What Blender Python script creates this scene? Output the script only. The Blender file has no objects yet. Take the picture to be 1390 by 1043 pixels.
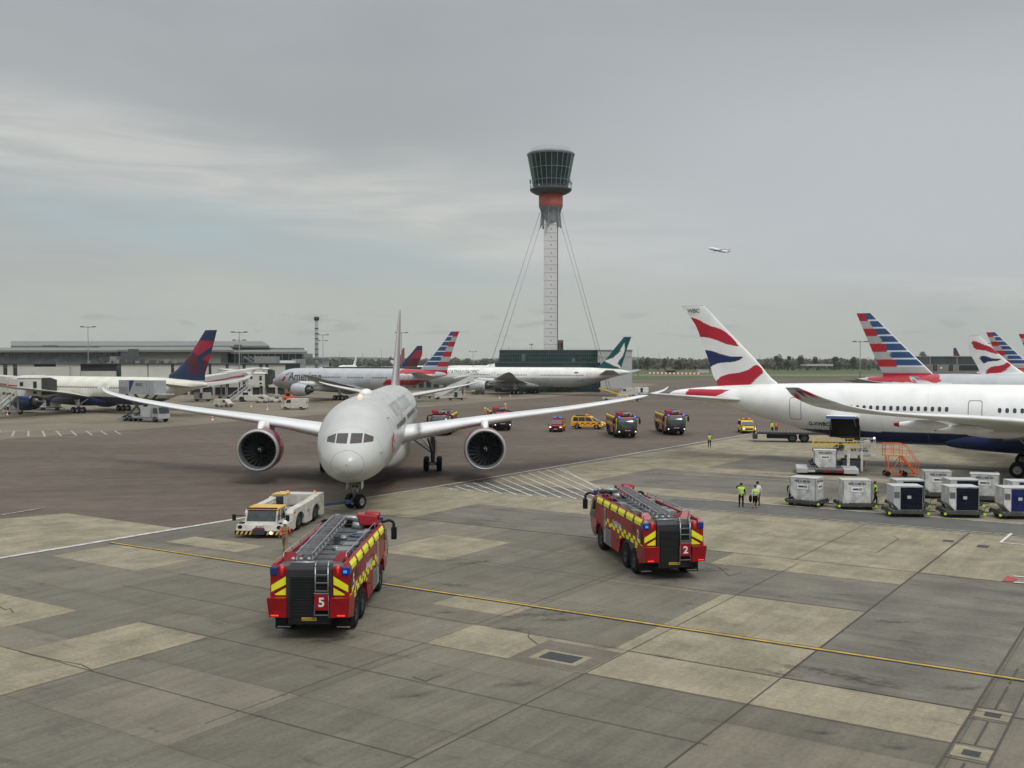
HAZE = 0.00006
import bpy, bmesh, math, random
import numpy as np
from mathutils import Vector, Matrix
R = math.radians
random.seed(7)
scene = bpy.context.scene
COL = scene.collection
CAMH, FPX = 10.6, 1400.0
PITCH = math.atan(31.5/1400)

# ---------------------------------------------------------------- camera
cd = bpy.data.cameras.new('camera'); cam = bpy.data.objects.new('camera', cd); COL.objects.link(cam)
cam.location = (0, 0, CAMH); cam.rotation_euler = (math.pi/2-PITCH, 0, 0)
cd.sensor_width = 36; cd.lens = 36*FPX/1390; cd.clip_start = .5; cd.clip_end = 30000
scene.camera = cam

def ray(px, py):
    u = (px-695)/FPX; v = (py-521.5)/FPX
    return Vector((u, math.cos(PITCH)-v*math.sin(PITCH), -math.sin(PITCH)-v*math.cos(PITCH)))
def G(px, py, z=0):            # where the sight line of a photo point meets the ground
    d = ray(px, py); t = (z-CAMH)/d.z
    return Vector((d.x*t, d.y*t, z))
def PT(px, py, Y):             # the point on that sight line Y metres out
    d = ray(px, py); t = Y/d.y
    return Vector((d.x*t, Y, CAMH+d.z*t))
def XA(px, Y): return (px-695)/FPX*Y
def ZA(py, Y): return PT(695, py, Y).z
GA = math.atan2(.835, .55)     # the slab grid's first axis
EA = Vector((.55, .835, 0)).normalized(); EB = Vector((.835, -.55, 0)).normalized()
def AB(a, b, z=0): return EA*a + EB*b + Vector((0, 0, z))

# ---------------------------------------------------------------- materials
MATS = {}
def mat(name, base=(.5, .5, .5), rough=.5, metal=0., var=.12, scale=1.5, emit=None, estr=1., attr=False, coat=0., bump=0., spec=.5):
    if name in MATS: return MATS[name]
    m = bpy.data.materials.new(name); m.use_nodes = True; MATS[name] = m
    nt = m.node_tree; N = nt.nodes; Lk = nt.links; b = N['Principled BSDF']
    b.inputs['Roughness'].default_value = rough; b.inputs['Metallic'].default_value = metal
    b.inputs['Specular IOR Level'].default_value = spec
    if coat: b.inputs['Coat Weight'].default_value = coat; b.inputs['Coat Roughness'].default_value = .08
    tc = N.new('ShaderNodeTexCoord'); nz = N.new('ShaderNodeTexNoise')
    nz.inputs['Scale'].default_value = scale; nz.inputs['Detail'].default_value = 5
    Lk.new(tc.outputs['Object'], nz.inputs['Vector'])
    mr = N.new('ShaderNodeMapRange'); mr.inputs['From Min'].default_value = .3; mr.inputs['From Max'].default_value = .7
    mr.inputs['To Min'].default_value = 1-var; mr.inputs['To Max'].default_value = 1+var*.4
    Lk.new(nz.outputs['Fac'], mr.inputs['Value'])
    mx = N.new('ShaderNodeVectorMath'); mx.operation = 'SCALE'
    if attr:
        at = N.new('ShaderNodeAttribute'); at.attribute_name = 'paint'; Lk.new(at.outputs['Color'], mx.inputs[0])
    else: mx.inputs[0].default_value = base
    Lk.new(mr.outputs['Result'], mx.inputs['Scale']); Lk.new(mx.outputs['Vector'], b.inputs['Base Color'])
    if bump:
        bp = N.new('ShaderNodeBump'); bp.inputs['Strength'].default_value = bump; bp.inputs['Distance'].default_value = .05
        n2 = N.new('ShaderNodeTexNoise'); n2.inputs['Scale'].default_value = scale*6; Lk.new(tc.outputs['Object'], n2.inputs['Vector'])
        Lk.new(n2.outputs['Fac'], bp.inputs['Height']); Lk.new(bp.outputs['Normal'], b.inputs['Normal'])
    if emit:
        b.inputs['Emission Color'].default_value = (*emit, 1); b.inputs['Emission Strength'].default_value = estr
    return m
PAINT = mat('aircraft_paint', rough=.3, var=.13, scale=.45, attr=True, coat=.12, spec=.4)
PAINTM = mat('painted_surface', rough=.45, var=.12, scale=.8, attr=True)
WHITE = mat('white_paint', (.78, .78, .76), .4)
VWHITE = mat('vehicle_white', (.56, .54, .48), .4, var=.28, scale=2)
GREYM = mat('grey_metal', (.32, .33, .34), .4, .6)
LGREY = mat('light_grey_paint', (.45, .46, .46), .45)
ALU = mat('aluminium', (.40, .41, .42), .36, .8, var=.2)
DARK = mat('dark_rubber', (.013, .013, .014), .85, var=.3, spec=.2)
BLACK = mat('black_plastic', (.010, .010, .011), .55, var=.2, spec=.25)
DGREY = mat('dark_grey_paint', (.045, .048, .052), .6, spec=.3)
GLASS = mat('dark_glass', (.02, .028, .03), .08, var=.2, spec=.8)
GLASSG = mat('green_glass', (.008, .026, .027), .12, var=.5, scale=.25, spec=.6)
WINM = mat('cabin_window', (.05, .06, .075), .2)
COCKG = mat('cockpit_glass', (.045, .03, .028), .15, var=.5, scale=3, spec=.5)
REDV = mat('fire_red', (.26, .004, .010), .36, coat=.08, var=.2, spec=.35)
YELV = mat('hivis_yellow', (.78, .8, .02), .45)
HIVIS = mat('hivis_vest', (.5, .75, .03), .7)
ORANGE = mat('orange_paint', (.72, .13, .03), .45)
YELLOW = mat('yellow_paint', (.72, .5, .03), .4)
AMBERP = mat('tractor_yellow', (.62, .38, .07), .5)
BLUEP = mat('dark_blue_paint', (.02, .035, .14), .4)
BLUEM = mat('blue_painted_steel', (.06, .13, .2), .5)
NAVY = mat('navy_curtain', (.007, .010, .022), .8, var=.5, scale=3, spec=.15)
BCURT = mat('blue_curtain', (.012, .022, .12), .75, var=.5, scale=3, spec=.2)
ULDW = mat('container_white', (.56, .565, .55), .5, var=.4, scale=2.2, bump=.4)
BLUEL = mat('blue_beacon_lit', (.02, .1, .5), .3, emit=(.03, .25, 1), estr=.9)
BLUELO = mat('blue_beacon_lens', (.01, .03, .16), .2)
REDL = mat('red_lamp_lit', (.5, .02, .02), .3, emit=(1, .06, .03), estr=.8)
WHITEL = mat('white_lamp_lit', (.8, .8, .8), .3, emit=(1, .97, .9), estr=1.5)
AMBL = mat('amber_beacon', (.8, .2, .02), .25, emit=(1, .3, .03), estr=.35)
SKIN = mat('skin', (.42, .25, .18), .6)
CLOTHB = mat('black_cloth', (.008, .008, .01), .9, spec=.1)
CLOTHW = mat('white_cloth', (.65, .65, .65), .85)
TANC = mat('tan_firefighter_cloth', (.24, .17, .09), .9)
PINKR = mat('red_reflective_cloth', (.7, .12, .09), .8)
ORC = mat('orange_cloth', (.55, .2, .09), .85)
HAIR = mat('dark_hair', (.02, .013, .01), .7)
LINEW = mat('white_line_paint', (.52, .52, .49), .7, var=.45, scale=2.5)
LINEWF = mat('worn_white_line_paint', (.36, .34, .3), .8, var=.6, scale=3)
LINEY = mat('yellow_line_paint', (.5, .32, .05), .7, var=.35, scale=2.)
LINEK = mat('black_line_edge', (.035, .035, .035), .8, var=.3)
REDG = mat('red_ground_paint', (.4, .05, .06), .7, var=.4, scale=3)
PLATEY = mat('yellow_number_plate', (.45, .33, .03), .5, var=.5, scale=14)

# ---------------------------------------------------------------- mesh helpers
def finish(me, name, mats, parent, smooth=False, bevel=0.):
    for m in mats: me.materials.append(m)
    if smooth: me.shade_smooth() if hasattr(me, 'shade_smooth') else None
    o = bpy.data.objects.new(name, me); COL.objects.link(o)
    if parent: o.parent = parent
    if bevel:
        md = o.modifiers.new('bevel', 'BEVEL'); md.width = bevel; md.segments = 2; md.limit_method = 'ANGLE'; md.angle_limit = R(40)
    return o
class MB:
    def __init__(s): s.v = []; s.f = []; s.m = []; s.sm = []
    def add(s, vs, fs, m=0, sm=False, M=None):
        k = len(s.v)
        for p in vs:
            p = Vector(p)
            if M is not None: p = M @ p
            s.v.append(tuple(p))
        for f in fs: s.f.append(tuple(i+k for i in f)); s.m.append(m); s.sm.append(sm)
        return s
    def box(s, x0, x1, y0, y1, z0, z1, m=0, M=None):
        vs = [(x, y, z) for z in (z0, z1) for y in (y0, y1) for x in (x0, x1)]
        return s.add(vs, [(0, 2, 3, 1), (4, 5, 7, 6), (0, 1, 5, 4), (2, 6, 7, 3), (0, 4, 6, 2), (1, 3, 7, 5)], m, False, M)
    def hexa(s, lo, hi, m=0, M=None):   # lo, hi: four points each
        return s.add(list(lo)+list(hi), [(3, 2, 1, 0), (4, 5, 6, 7), (0, 1, 5, 4), (1, 2, 6, 5), (2, 3, 7, 6), (3, 0, 4, 7)], m, False, M)
    def prism(s, poly, a, b, axis='y', m=0, M=None):  # poly in the two other axes
        n = len(poly)
        def P(p, t): return {'y': (p[0], t, p[1]), 'x': (t, p[0], p[1]), 'z': (p[0], p[1], t)}[axis]
        vs = [P(p, a) for p in poly]+[P(p, b) for p in poly]
        fs = [tuple(range(n-1, -1, -1)), tuple(range(n, 2*n))]+[(i, (i+1) % n, n+(i+1) % n, n+i) for i in range(n)]
        return s.add(vs, fs, m, False, M)
    def tube(s, p0, p1, r0, r1=None, n=8, m=0, cap=True, M=None):
        r1 = r0 if r1 is None else r1
        p0 = Vector(p0); p1 = Vector(p1); d = (p1-p0).normalized()
        a = d.orthogonal().normalized(); b = d.cross(a)
        vs = []
        for p, r in ((p0, r0), (p1, r1)):
            for i in range(n):
                t = 2*math.pi*i/n; vs.append(p+(a*math.cos(t)+b*math.sin(t))*r)
        k = len(s.v); s.add(vs, [(i, (i+1) % n, n+(i+1) % n, n+i) for i in range(n)], m, True, M)
        if cap: s.f += [tuple(k+i for i in range(n-1, -1, -1)), tuple(k+n+i for i in range(n))]; s.m += [m, m]; s.sm += [False, False]
        return s
    def path(s, pts, r, n=6, m=0, M=None):
        for a, b in zip(pts, pts[1:]): s.tube(a, b, r, r, n, m, True, M)
        return s
    def bar(s, p0, p1, w, h, m=0, M=None):
        p0 = Vector(p0); p1 = Vector(p1); d = (p1-p0).normalized()
        up = Vector((0, 0, 1)) if abs(d.z) < .95 else Vector((1, 0, 0))
        a = d.cross(up).normalized()*(w/2); b = a.cross(d).normalized()*(h/2)
        return s.hexa([p0-a-b, p0+a-b, p0+a+b, p0-a+b], [p1-a-b, p1+a-b, p1+a+b, p1-a+b], m, M)
    def lathe(s, prof, n=24, axis='x', c=(0, 0, 0), m=0, M=None, ms=None):
        vs = []; fs = []; c = Vector(c)
        for (t, r) in prof:
            for i in range(n):
                q = 2*math.pi*i/n; u, v = r*math.cos(q), r*math.sin(q)
                vs.append(c+Vector({'x': (t, u, v), 'y': (u, t, v), 'z': (u, v, t)}[axis]))
        for j in range(len(prof)-1):
            fs = [(j*n+i, j*n+(i+1) % n, (j+1)*n+(i+1) % n, (j+1)*n+i) for i in range(n)]
            if j == 0: k0 = len(s.v); s.add(vs, fs, ms[j] if ms else m, True, M)
            else:
                for f in fs: s.f.append(tuple(k0+i for i in f)); s.m.append(ms[j] if ms else m); s.sm.append(True)
        return s
    def sphere(s, c, r, m=0, n=10, sc=(1, 1, 1), M=None):
        prof = [(-math.cos(math.pi*k/n)*r, max(1e-4, math.sin(math.pi*k/n)*r)) for k in range(n+1)]
        b = MB().lathe(prof, 12, 'z')
        return s.add([(c[0]+p[0]*sc[0], c[1]+p[1]*sc[1], c[2]+p[2]*sc[2]) for p in b.v], b.f, m, True, M)
    def build(s, name, mats, parent=None, bevel=0., smooth=None):
        me = bpy.data.meshes.new(name); me.from_pydata(s.v, [], s.f)
        for p, mi, sm in zip(me.polygons, s.m, s.sm): p.material_index = mi; p.use_smooth = sm if smooth is None else smooth
        if not isinstance(mats, (list, tuple)): mats = [mats]
        me.update()
        return finish(me, name, mats, parent, False, bevel)
def grid_mesh(name, P, mats, parent, wrapu=False, wrapv=False, col=None, keep=None, smooth=True, caps=False):
    nu, nv = P.shape[:2]
    idx = np.arange(nu*nv).reshape(nu, nv)
    A = idx if not wrapu else np.vstack([idx, idx[:1]])
    A = A if not wrapv else np.hstack([A, A[:, :1]])
    F = np.stack([A[:-1, :-1], A[:-1, 1:], A[1:, 1:], A[1:, :-1]], -1).reshape(-1, 4)
    if keep is not None:
        cc = P.reshape(-1, 3)[F].mean(1); F = F[keep(cc)]
    fl = F.tolist()
    if caps: fl += [idx[0].tolist(), idx[-1][::-1].tolist()]
    me = bpy.data.meshes.new(name); me.from_pydata(P.reshape(-1, 3).tolist(), [], fl)
    if col is not None:
        ca = me.color_attributes.new('paint', 'FLOAT_COLOR', 'POINT')
        c4 = np.ones((nu*nv, 4), np.float32); c4[:, :3] = col.reshape(-1, 3); ca.data.foreach_set('color', c4.ravel())
    me.polygons.foreach_set('use_smooth', [smooth]*len(me.polygons)); me.update()
    if not isinstance(mats, (list, tuple)): mats = [mats]
    return finish(me, name, mats, parent)
def empty(name, loc=(0, 0, 0), rz=0., label=None, cat=None, group=None):
    o = bpy.data.objects.new(name, None); COL.objects.link(o); o.location = loc; o.rotation_euler = (0, 0, rz); o.empty_display_size = .3
    return tag(o, label, cat, group)
def tag(o, label=None, cat=None, group=None, kind=None):
    if label: o['label'] = label
    if cat: o['category'] = cat
    if group: o['group'] = group
    if kind: o['kind'] = kind
    return o
def copy_tree(o, loc=None, rz=None, label=None, parent=None, skip=()):
    c = o.copy(); COL.objects.link(c)
    if parent: c.parent = parent
    if loc is not None: c.location = loc
    if rz is not None: c.rotation_euler[2] = rz
    if label: c['label'] = label
    for ch in list(o.children): copy_tree(ch, parent=c)
    return c
def text_bm(s, size, font_bold=.0, ext=0.):
    cu = bpy.data.curves.new('t', 'FONT'); cu.body = s; cu.size = size; cu.offset = font_bold; cu.resolution_u = 3; cu.extrude = ext
    ob = bpy.data.objects.new('t', cu); COL.objects.link(ob); bpy.context.view_layer.update()
    me = ob.evaluated_get(bpy.context.evaluated_depsgraph_get()).to_mesh()
    bm = bmesh.new(); bm.from_mesh(me)
    bpy.data.objects.remove(ob); bpy.data.curves.remove(cu)
    return bm
def text_flat(name, s, size, M, material, parent, bold=.0, sx=1., center=True):
    bm = text_bm(s, size, bold*size)
    if center:
        xs = [v.co.x for v in bm.verts]; ys = [v.co.y for v in bm.verts]; cx, cy = (min(xs)+max(xs))/2, (min(ys)+max(ys))/2
    else: cx = cy = 0
    for v in bm.verts: v.co = Vector(((v.co.x-cx)*sx, v.co.y-cy, v.co.z))
    bm.transform(M); me = bpy.data.meshes.new(name); bm.to_mesh(me); bm.free()
    return finish(me, name, [material], parent)
def frame(o, ex, ey):      # matrix placing local x on ex, local y on ey, at o
    ex = Vector(ex).normalized(); ey = Vector(ey).normalized(); ez = ex.cross(ey)
    return Matrix((( ex.x, ey.x, ez.x, o[0]), (ex.y, ey.y, ez.y, o[1]), (ex.z, ey.z, ez.z, o[2]), (0, 0, 0, 1)))
def pchip(x, xp, yp):
    xp = np.asarray(xp, float); yp = np.asarray(yp, float); x = np.clip(np.asarray(x, float), xp[0], xp[-1])
    h = np.diff(xp); d = np.diff(yp)/h; m = np.zeros_like(yp)
    for i in range(1, len(xp)-1):
        if d[i-1]*d[i] > 0:
            w1 = 2*h[i]+h[i-1]; w2 = h[i]+2*h[i-1]; m[i] = (w1+w2)/(w1/d[i-1]+w2/d[i])
    m[0] = d[0]; m[-1] = d[-1]
    i = np.clip(np.searchsorted(xp, x)-1, 0, len(h)-1); t = (x-xp[i])/h[i]
    return (1+2*t)*(1-t)**2*yp[i]+t*(1-t)**2*h[i]*m[i]+t*t*(3-2*t)*yp[i+1]+t*t*(t-1)*h[i]*m[i+1]
def inpoly(X, Y, poly):
    r = np.zeros(X.shape, bool); n = len(poly)
    for i in range(n):
        x1, y1 = poly[i]; x2, y2 = poly[(i+1) % n]
        c = ((y1 > Y) != (y2 > Y)) & (X < (x2-x1)*(Y-y1)/((y2-y1) or 1e-9)+x1)
        r ^= c
    return r
# ---------------------------------------------------------------- airliners (local: x aft from the nose tip, -y port, z up)
class Fus:
    def __init__(s, L, W, H, zc, Lt, nose=None):
        s.L, s.W, s.H, s.zc, s.Lt = L, W, H, zc, Lt; D = 2*H; s.Ln = 1.9*D
        q = np.sqrt(np.array([0, .02, .08, .2, .4, .7, 1., 1.4, 1.9])/1.9)
        s.q = q
        s.nt = [-.26, -.12, 0., .13, .32, .66, .86, .965, 1] if nose is None else nose
        s.nb = [-.26, -.42, -.54, -.69, -.83, -.94, -.985, -1, -1]
        s.nh = [0, .17, .33, .51, .69, .86, .94, .99, 1]
        s.tt = [0, .15, .3, .5, .7, .85, .95, .985, 1]
        s.ttop = [1, 1, .99, .95, .88, .79, .7, .64, .56]
        s.tb = [-1, -.93, -.75, -.38, .0, .24, .38, .42, .46]
        s.th = [1, .985, .93, .75, .5, .3, .17, .12, .04]
    def tbh(s, x):
        x = np.asarray(x, float); q = np.sqrt(np.clip(x, 0, s.Ln)/s.Ln); t = np.clip((x-(s.L-s.Lt))/s.Lt, 0, 1)
        nose = x < s.Ln; tail = x > s.L-s.Lt
        top = np.where(nose, pchip(q, s.q, s.nt), np.where(tail, pchip(t, s.tt, s.ttop), 1.))
        bot = np.where(nose, pchip(q, s.q, s.nb), np.where(tail, pchip(t, s.tt, s.tb), -1.))
        hw = np.where(nose, pchip(q, s.q, s.nh), np.where(tail, pchip(t, s.tt, s.th), 1.))
        return s.zc+top*s.H, s.zc+bot*s.H, hw*s.W
    def y(s, x, z):
        t, b, h = s.tbh(x); c = (t+b)/2; r = np.maximum((t-b)/2, 1e-3)
        return h*np.sqrt(np.clip(1-((z-c)/r)**2, 0, 1))
    def xfront(s, y, z):            # first station whose section holds (y, z)
        lo, hi = 0., s.Ln
        for _ in range(40):
            m = (lo+hi)/2; t, b, h = s.tbh(m); c = (t+b)/2; r = max(float(t-b)/2, 1e-4)
            if (y/max(float(h), 1e-4))**2+((z-float(c))/r)**2 < 1: hi = m
            else: lo = m
        return hi
    def mesh(s, parent, paint, nx=150, nt=64, keep=None):
        xs = np.concatenate([(np.linspace(0, 1, max(20, nx//5))**2)*s.Ln, np.linspace(s.Ln, s.L-s.Lt, nx//2)[1:], np.linspace(s.L-s.Lt, s.L, max(30, nx//3))[1:]])
        t, b, h = s.tbh(xs); th = np.linspace(0, 2*np.pi, nt, endpoint=False)
        P = np.zeros((len(xs), nt, 3)); P[:, :, 0] = xs[:, None]
        P[:, :, 1] = h[:, None]*np.sin(th)[None]; P[:, :, 2] = ((t+b)/2)[:, None]+((t-b)/2)[:, None]*np.cos(th)[None]
        return grid_mesh('fuselage', P, PAINT, parent, wrapv=True, col=paint(P), keep=keep, caps=True)
    def wrap(s, name, bm, side, off, material, parent):   # bm in (x, z) drawn as (x, 0, z)
        zs = [v.co.z for v in bm.verts]; z = math.floor(min(zs)*4)/4
        while z < max(zs):
            bmesh.ops.bisect_plane(bm, geom=bm.verts[:]+bm.edges[:]+bm.faces[:], plane_co=(0, 0, z), plane_no=(0, 0, 1)); z += .25
        for v in bm.verts: v.co.y = side*(float(s.y(v.co.x, v.co.z))+off)
        me = bpy.data.meshes.new(name); bm.to_mesh(me); bm.free()
        return finish(me, name, [material], parent)
    def poly(s, name, poly, side, material, parent, off=.012, hole=None):
        bm = bmesh.new()
        if hole is None:
            bm.faces.new([bm.verts.new((x, 0, z)) for x, z in poly])
        else:
            a = [bm.verts.new((x, 0, z)) for x, z in poly]; b = [bm.verts.new((x, 0, z)) for x, z in hole]; n = len(a)
            for i in range(n): bm.faces.new([a[i], a[(i+1) % n], b[(i+1) % n], b[i]])
        return s.wrap(name, bm, side, off, material, parent)
    def title(s, name, text, size, x0, z0, side, material, parent, bold=0., sx=1., shear=0.):
        bm = text_bm(text, size, bold*size); d = -side   # port (-1) reads aft, starboard reads forward
        for v in bm.verts: v.co = Vector((x0+d*(v.co.x*sx+v.co.y*shear), 0, z0+v.co.y))
        return s.wrap(name, bm, side, .02, material, parent)
def rrect(cx, cz, w, h, r=.45, n=4):
    p = []; rr = min(w, h)*r
    for k, (sx, sz) in enumerate(((1, 1), (-1, 1), (-1, -1), (1, -1))):
        for i in range(n+1):
            t = R(90*k+90*i/n); p.append((cx+sx*(w/2-rr)+rr*math.cos(t), cz+sz*(h/2-rr)+rr*math.sin(t)))
    return p
def loft(name, st, parent, paint, n=40, nc=11, tc=(.12, .09), material=None, twist=(0, 0), camber=0.):
    """st: stations (x_le, y, z, chord) from root to tip"""
    st = np.array(st, float); d = np.concatenate([[0], np.cumsum(np.linalg.norm(np.diff(st[:, :3], axis=0), axis=1))]); t = d/d[-1]
    tt = np.unique(np.concatenate([np.linspace(0, 1, n), t])); S = np.stack([pchip(tt, t, st[:, k]) for k in range(4)], 1)
    T = np.gradient(S[:, 1:3], axis=0); T /= np.linalg.norm(T, axis=1)[:, None]+1e-9
    nrm = np.stack([np.zeros(len(tt)), -T[:, 1], T[:, 0]], 1)
    if st[-1, 1] < st[0, 1]-.5: nrm = -nrm
    c = (1-np.cos(np.linspace(0, np.pi, nc)))/2
    yt = 5*(.2969*np.sqrt(c)-.126*c-.3516*c**2+.2843*c**3-.1036*c**4)
    u = np.concatenate([c, c[::-1][1:-1]]); w = np.concatenate([yt, -yt[::-1][1:-1]]); k = np.interp(tt, [0, 1], tc)
    cam_ = camber*4*u*(1-u); tw = np.interp(tt, [0, 1], twist)
    P = np.zeros((len(tt), len(u), 3))
    P[:, :, 0] = S[:, :1]+S[:, 3:]*u[None]
    off = S[:, 3:]*(w[None]*k[:, None]+cam_[None]-(u[None]-.3)*np.tan(np.radians(tw))[:, None])
    P[:, :, 1] = S[:, 1:2]+nrm[:, 1:2]*off; P[:, :, 2] = S[:, 2:3]+nrm[:, 2:3]*off
    U = np.broadcast_to(u[None], P.shape[:2])
    return grid_mesh(name, P, material or PAINT, parent, wrapv=True, col=paint(P, U, tt), caps=True)
def flat_paint(c):
    def f(P, *a):
        o = np.zeros(P.shape); o[:] = c; return o
    return f
def wheel_mb(r, w, n=20):     # axle along y
    b = MB(); b.lathe([(-w/2+.02, r*.52), (-w/2, r*.6), (-w/2, r*.86), (-w/2+w*.16, r*.97), (-w*.12, r), (w*.12, r), (w/2-w*.16, r*.97), (w/2, r*.86), (w/2, r*.6), (w/2-.02, r*.52)], n, 'y')
    for s_ in (-1, 1):
        b.lathe([(s_*(w/2-.02), r*.54), (s_*(w/2-.01), r*.5), (s_*(w/2-.08), r*.42), (s_*(w/2-.09), r*.2), (s_*(w/2-.02), r*.16), (s_*(w/2-.02), .001)], n, 'y', m=1)
    return b
RIM = mat('wheel_rim_grey', (.3, .3, .3), .4, .3)
def engine(parent, x, y, z, r, ln, col, lipcol=(.5, .5, .5), wingz=0., hi=True, wingx=6., wlen=4.5):
    n = 48 if hi else 20
    prof = [(0.02, r*.86), (-.02, r*.895), (.03, r*.93), (.13, r*.955), (.3, r*.975), (ln*.25, r), (ln*.55, r*.98), (ln*.8, r*.87), (ln, r*.76), (ln-.01, r*.73), (ln*.8, r*.72)]
    b = MB(); k = [1, 1, 1, 1] + [0]*9; b.lathe(prof, n, 'x', (x, y, z), ms=k)
    b.lathe([(0.02, r*.86), (.25, r*.8), (.7, r*.79), (1.25, r*.8)], n, 'x', (x, y, z), m=2)
    e = b.build('engine', [mat('nacelle_%d_%d_%d' % tuple(int(c*99) for c in col), col, .3, coat=.3, var=.12), mat('intake_lip_metal', (.42, .42, .42), .42, .5), mat('intake_liner', (.1, .105, .11), .5)], parent)
    f = MB(); nb = 22 if hi else 14
    for i in range(nb):
        t0 = 2*math.pi*i/nb; vs = []
        for j in range(5):
            rr = r*(.24+.55*j/4); a0 = t0+.25*j/4; wd = .16+.02*j
            for q, dx in ((-1, 0), (1, .28)):
                vs.append((x+1.1+dx, y+rr*math.cos(a0+q*wd/(1+j*.5)), z+rr*math.sin(a0+q*wd/(1+j*.5))))
        f.add(vs, [(2*j, 2*j+1, 2*j+3, 2*j+2) for j in range(4)], 0, True)
    f.lathe([(1.5, r*.8), (1.5, .01)], n, 'x', (x, y, z), m=1)
    f.build('fan', [mat('fan_blade_metal', (.13, .14, .15), .3, .7, spec=1), BLACK], e)
    s = MB(); s.lathe([(.72, .01), (.75, r*.05), (.85, r*.13), (1.05, r*.2), (1.2, r*.24)], 20, 'x', (x, y, z))
    if hi:
        pts = [(.7+.35*t-.012, r*(.03+.14*t)) for t in np.linspace(0, 1, 22)]
        vs = [(x+q[0]-.03, y+q[1]*math.cos(9*i/21.), z+q[1]*math.sin(9*i/21.)) for i, q in enumerate(pts)]
        s.path(vs, .022, 5, 1)
    s.build('spinner', [BLACK, LGREY], e)
    c = MB(); c.lathe([(ln*.55, r*.62), (ln*.9, r*.58), (ln*1.1, r*.5), (ln*1.28, r*.4), (ln*1.27, r*.34), (ln*1.15, r*.3), (ln*1.35, r*.2), (ln*1.6, .02)], 24, 'x', (x, y, z))
    c.build('exhaust_cone', [mat('exhaust_metal', (.12, .115, .11), .35, .7)], e)
    py = MB(); zt = wingz
    lo = [(x+ln*.16, z+r*.9), (x+ln*.3, z+r*.96), (x+wingx, z+r*.5), (x+wingx+wlen, zt-.3)]; hi_ = [(x+ln*.18, z+r*1.03), (x+ln*.5, z+r*1.3), (x+wingx, zt+.15), (x+wingx+wlen, zt+.1)]
    wd = [.12, .34, .36, .1]
    vs = []
    for (a, b_, w) in zip(lo, hi_, wd): vs += [(a[0], y-w, a[1]), (a[0], y+w, a[1]), (b_[0], y+w*.8, b_[1]), (b_[0], y-w*.8, b_[1])]
    fs = [(0, 1, 2, 3), (15, 14, 13, 12)]
    for k_ in range(3):
        for q in range(4): fs.append((4*k_+q, 4*k_+4+q, 4*k_+4+(q+1) % 4, 4*k_+(q+1) % 4))
    py.add(vs, fs, 0, True); py.build('pylon', [WHITE], e)
    if hi:
        for s_ in ((-1,) if y > 0 else (1,)):
            sk = MB(); a = R(38)
            for (q0, q1, h) in ((.28, .55, .5),):
                cy, cz = y+s_*r*math.cos(a), z+r*math.sin(a); dy, dz = s_*math.cos(a)*h, math.sin(a)*h
                sk.hexa([(x+ln*q0, cy*1.0-.02, cz), (x+ln*q0, cy+.02, cz), (x+ln*q1, cy+.02, cz), (x+ln*q1, cy-.02, cz)], [(x+ln*(q1-.06), cy+dy-.02, cz+dz), (x+ln*(q1-.06), cy+dy+.02, cz+dz), (x+ln*q1, cy+dy+.02, cz+dz), (x+ln*q1, cy+dy-.02, cz+dz)])
            sk.build('nacelle_strake', [mat('nacelle_%d_%d_%d' % tuple(int(c*99) for c in col))], e)
    return e
def main_gear(parent, x, y, ztop, rows, r, w=.5, track=1.25, pitch=1.5):
    b = MB(); s_ = 1 if y > 0 else -1
    b.tube((x, y, r), (x, y, ztop), .2, .26, 14); b.tube((x, y, r+.05), (x, y, r+1.1), .12, .12, 10, 1)
    b.bar((x, y, ztop*.5), (x, y-s_*2.2, ztop*.98), .16, .16); b.bar((x, y, ztop*.45), (x-2.0, y-s_*.4, ztop*.98), .16, .16)
    b.bar((x-.1, y, ztop*.55), (x+1.5, y-s_*1.2, ztop*.97), .12, .12)
    b.bar((x-(rows-1)*pitch/2-.1, y, r), (x+(rows-1)*pitch/2+.1, y, r), .28, .3)
    b.box(x-.5, x+.5, y+s_*.3, y+s_*.36, r+.9, ztop*.92, 2)
    for i in range(rows):
        xx = x+(i-(rows-1)/2)*pitch; b.tube((xx, y-track/2, r), (xx, y+track/2, r), .1, .1, 8)
    g = b.build('main_gear', [GREYM, ALU, LGREY], parent)
    wm = None
    for i in range(rows):
        for q in (-1, 1):
            xx = x+(i-(rows-1)/2)*pitch
            if wm is None: wm = wheel_mb(r, w).build('wheel', [DARK, RIM], g)
            else: c = wm.copy(); COL.objects.link(c); wm_ = c
            (wm if i == 0 and q == -1 else c).location = (xx, y+q*track/2, r)
    return g
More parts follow.
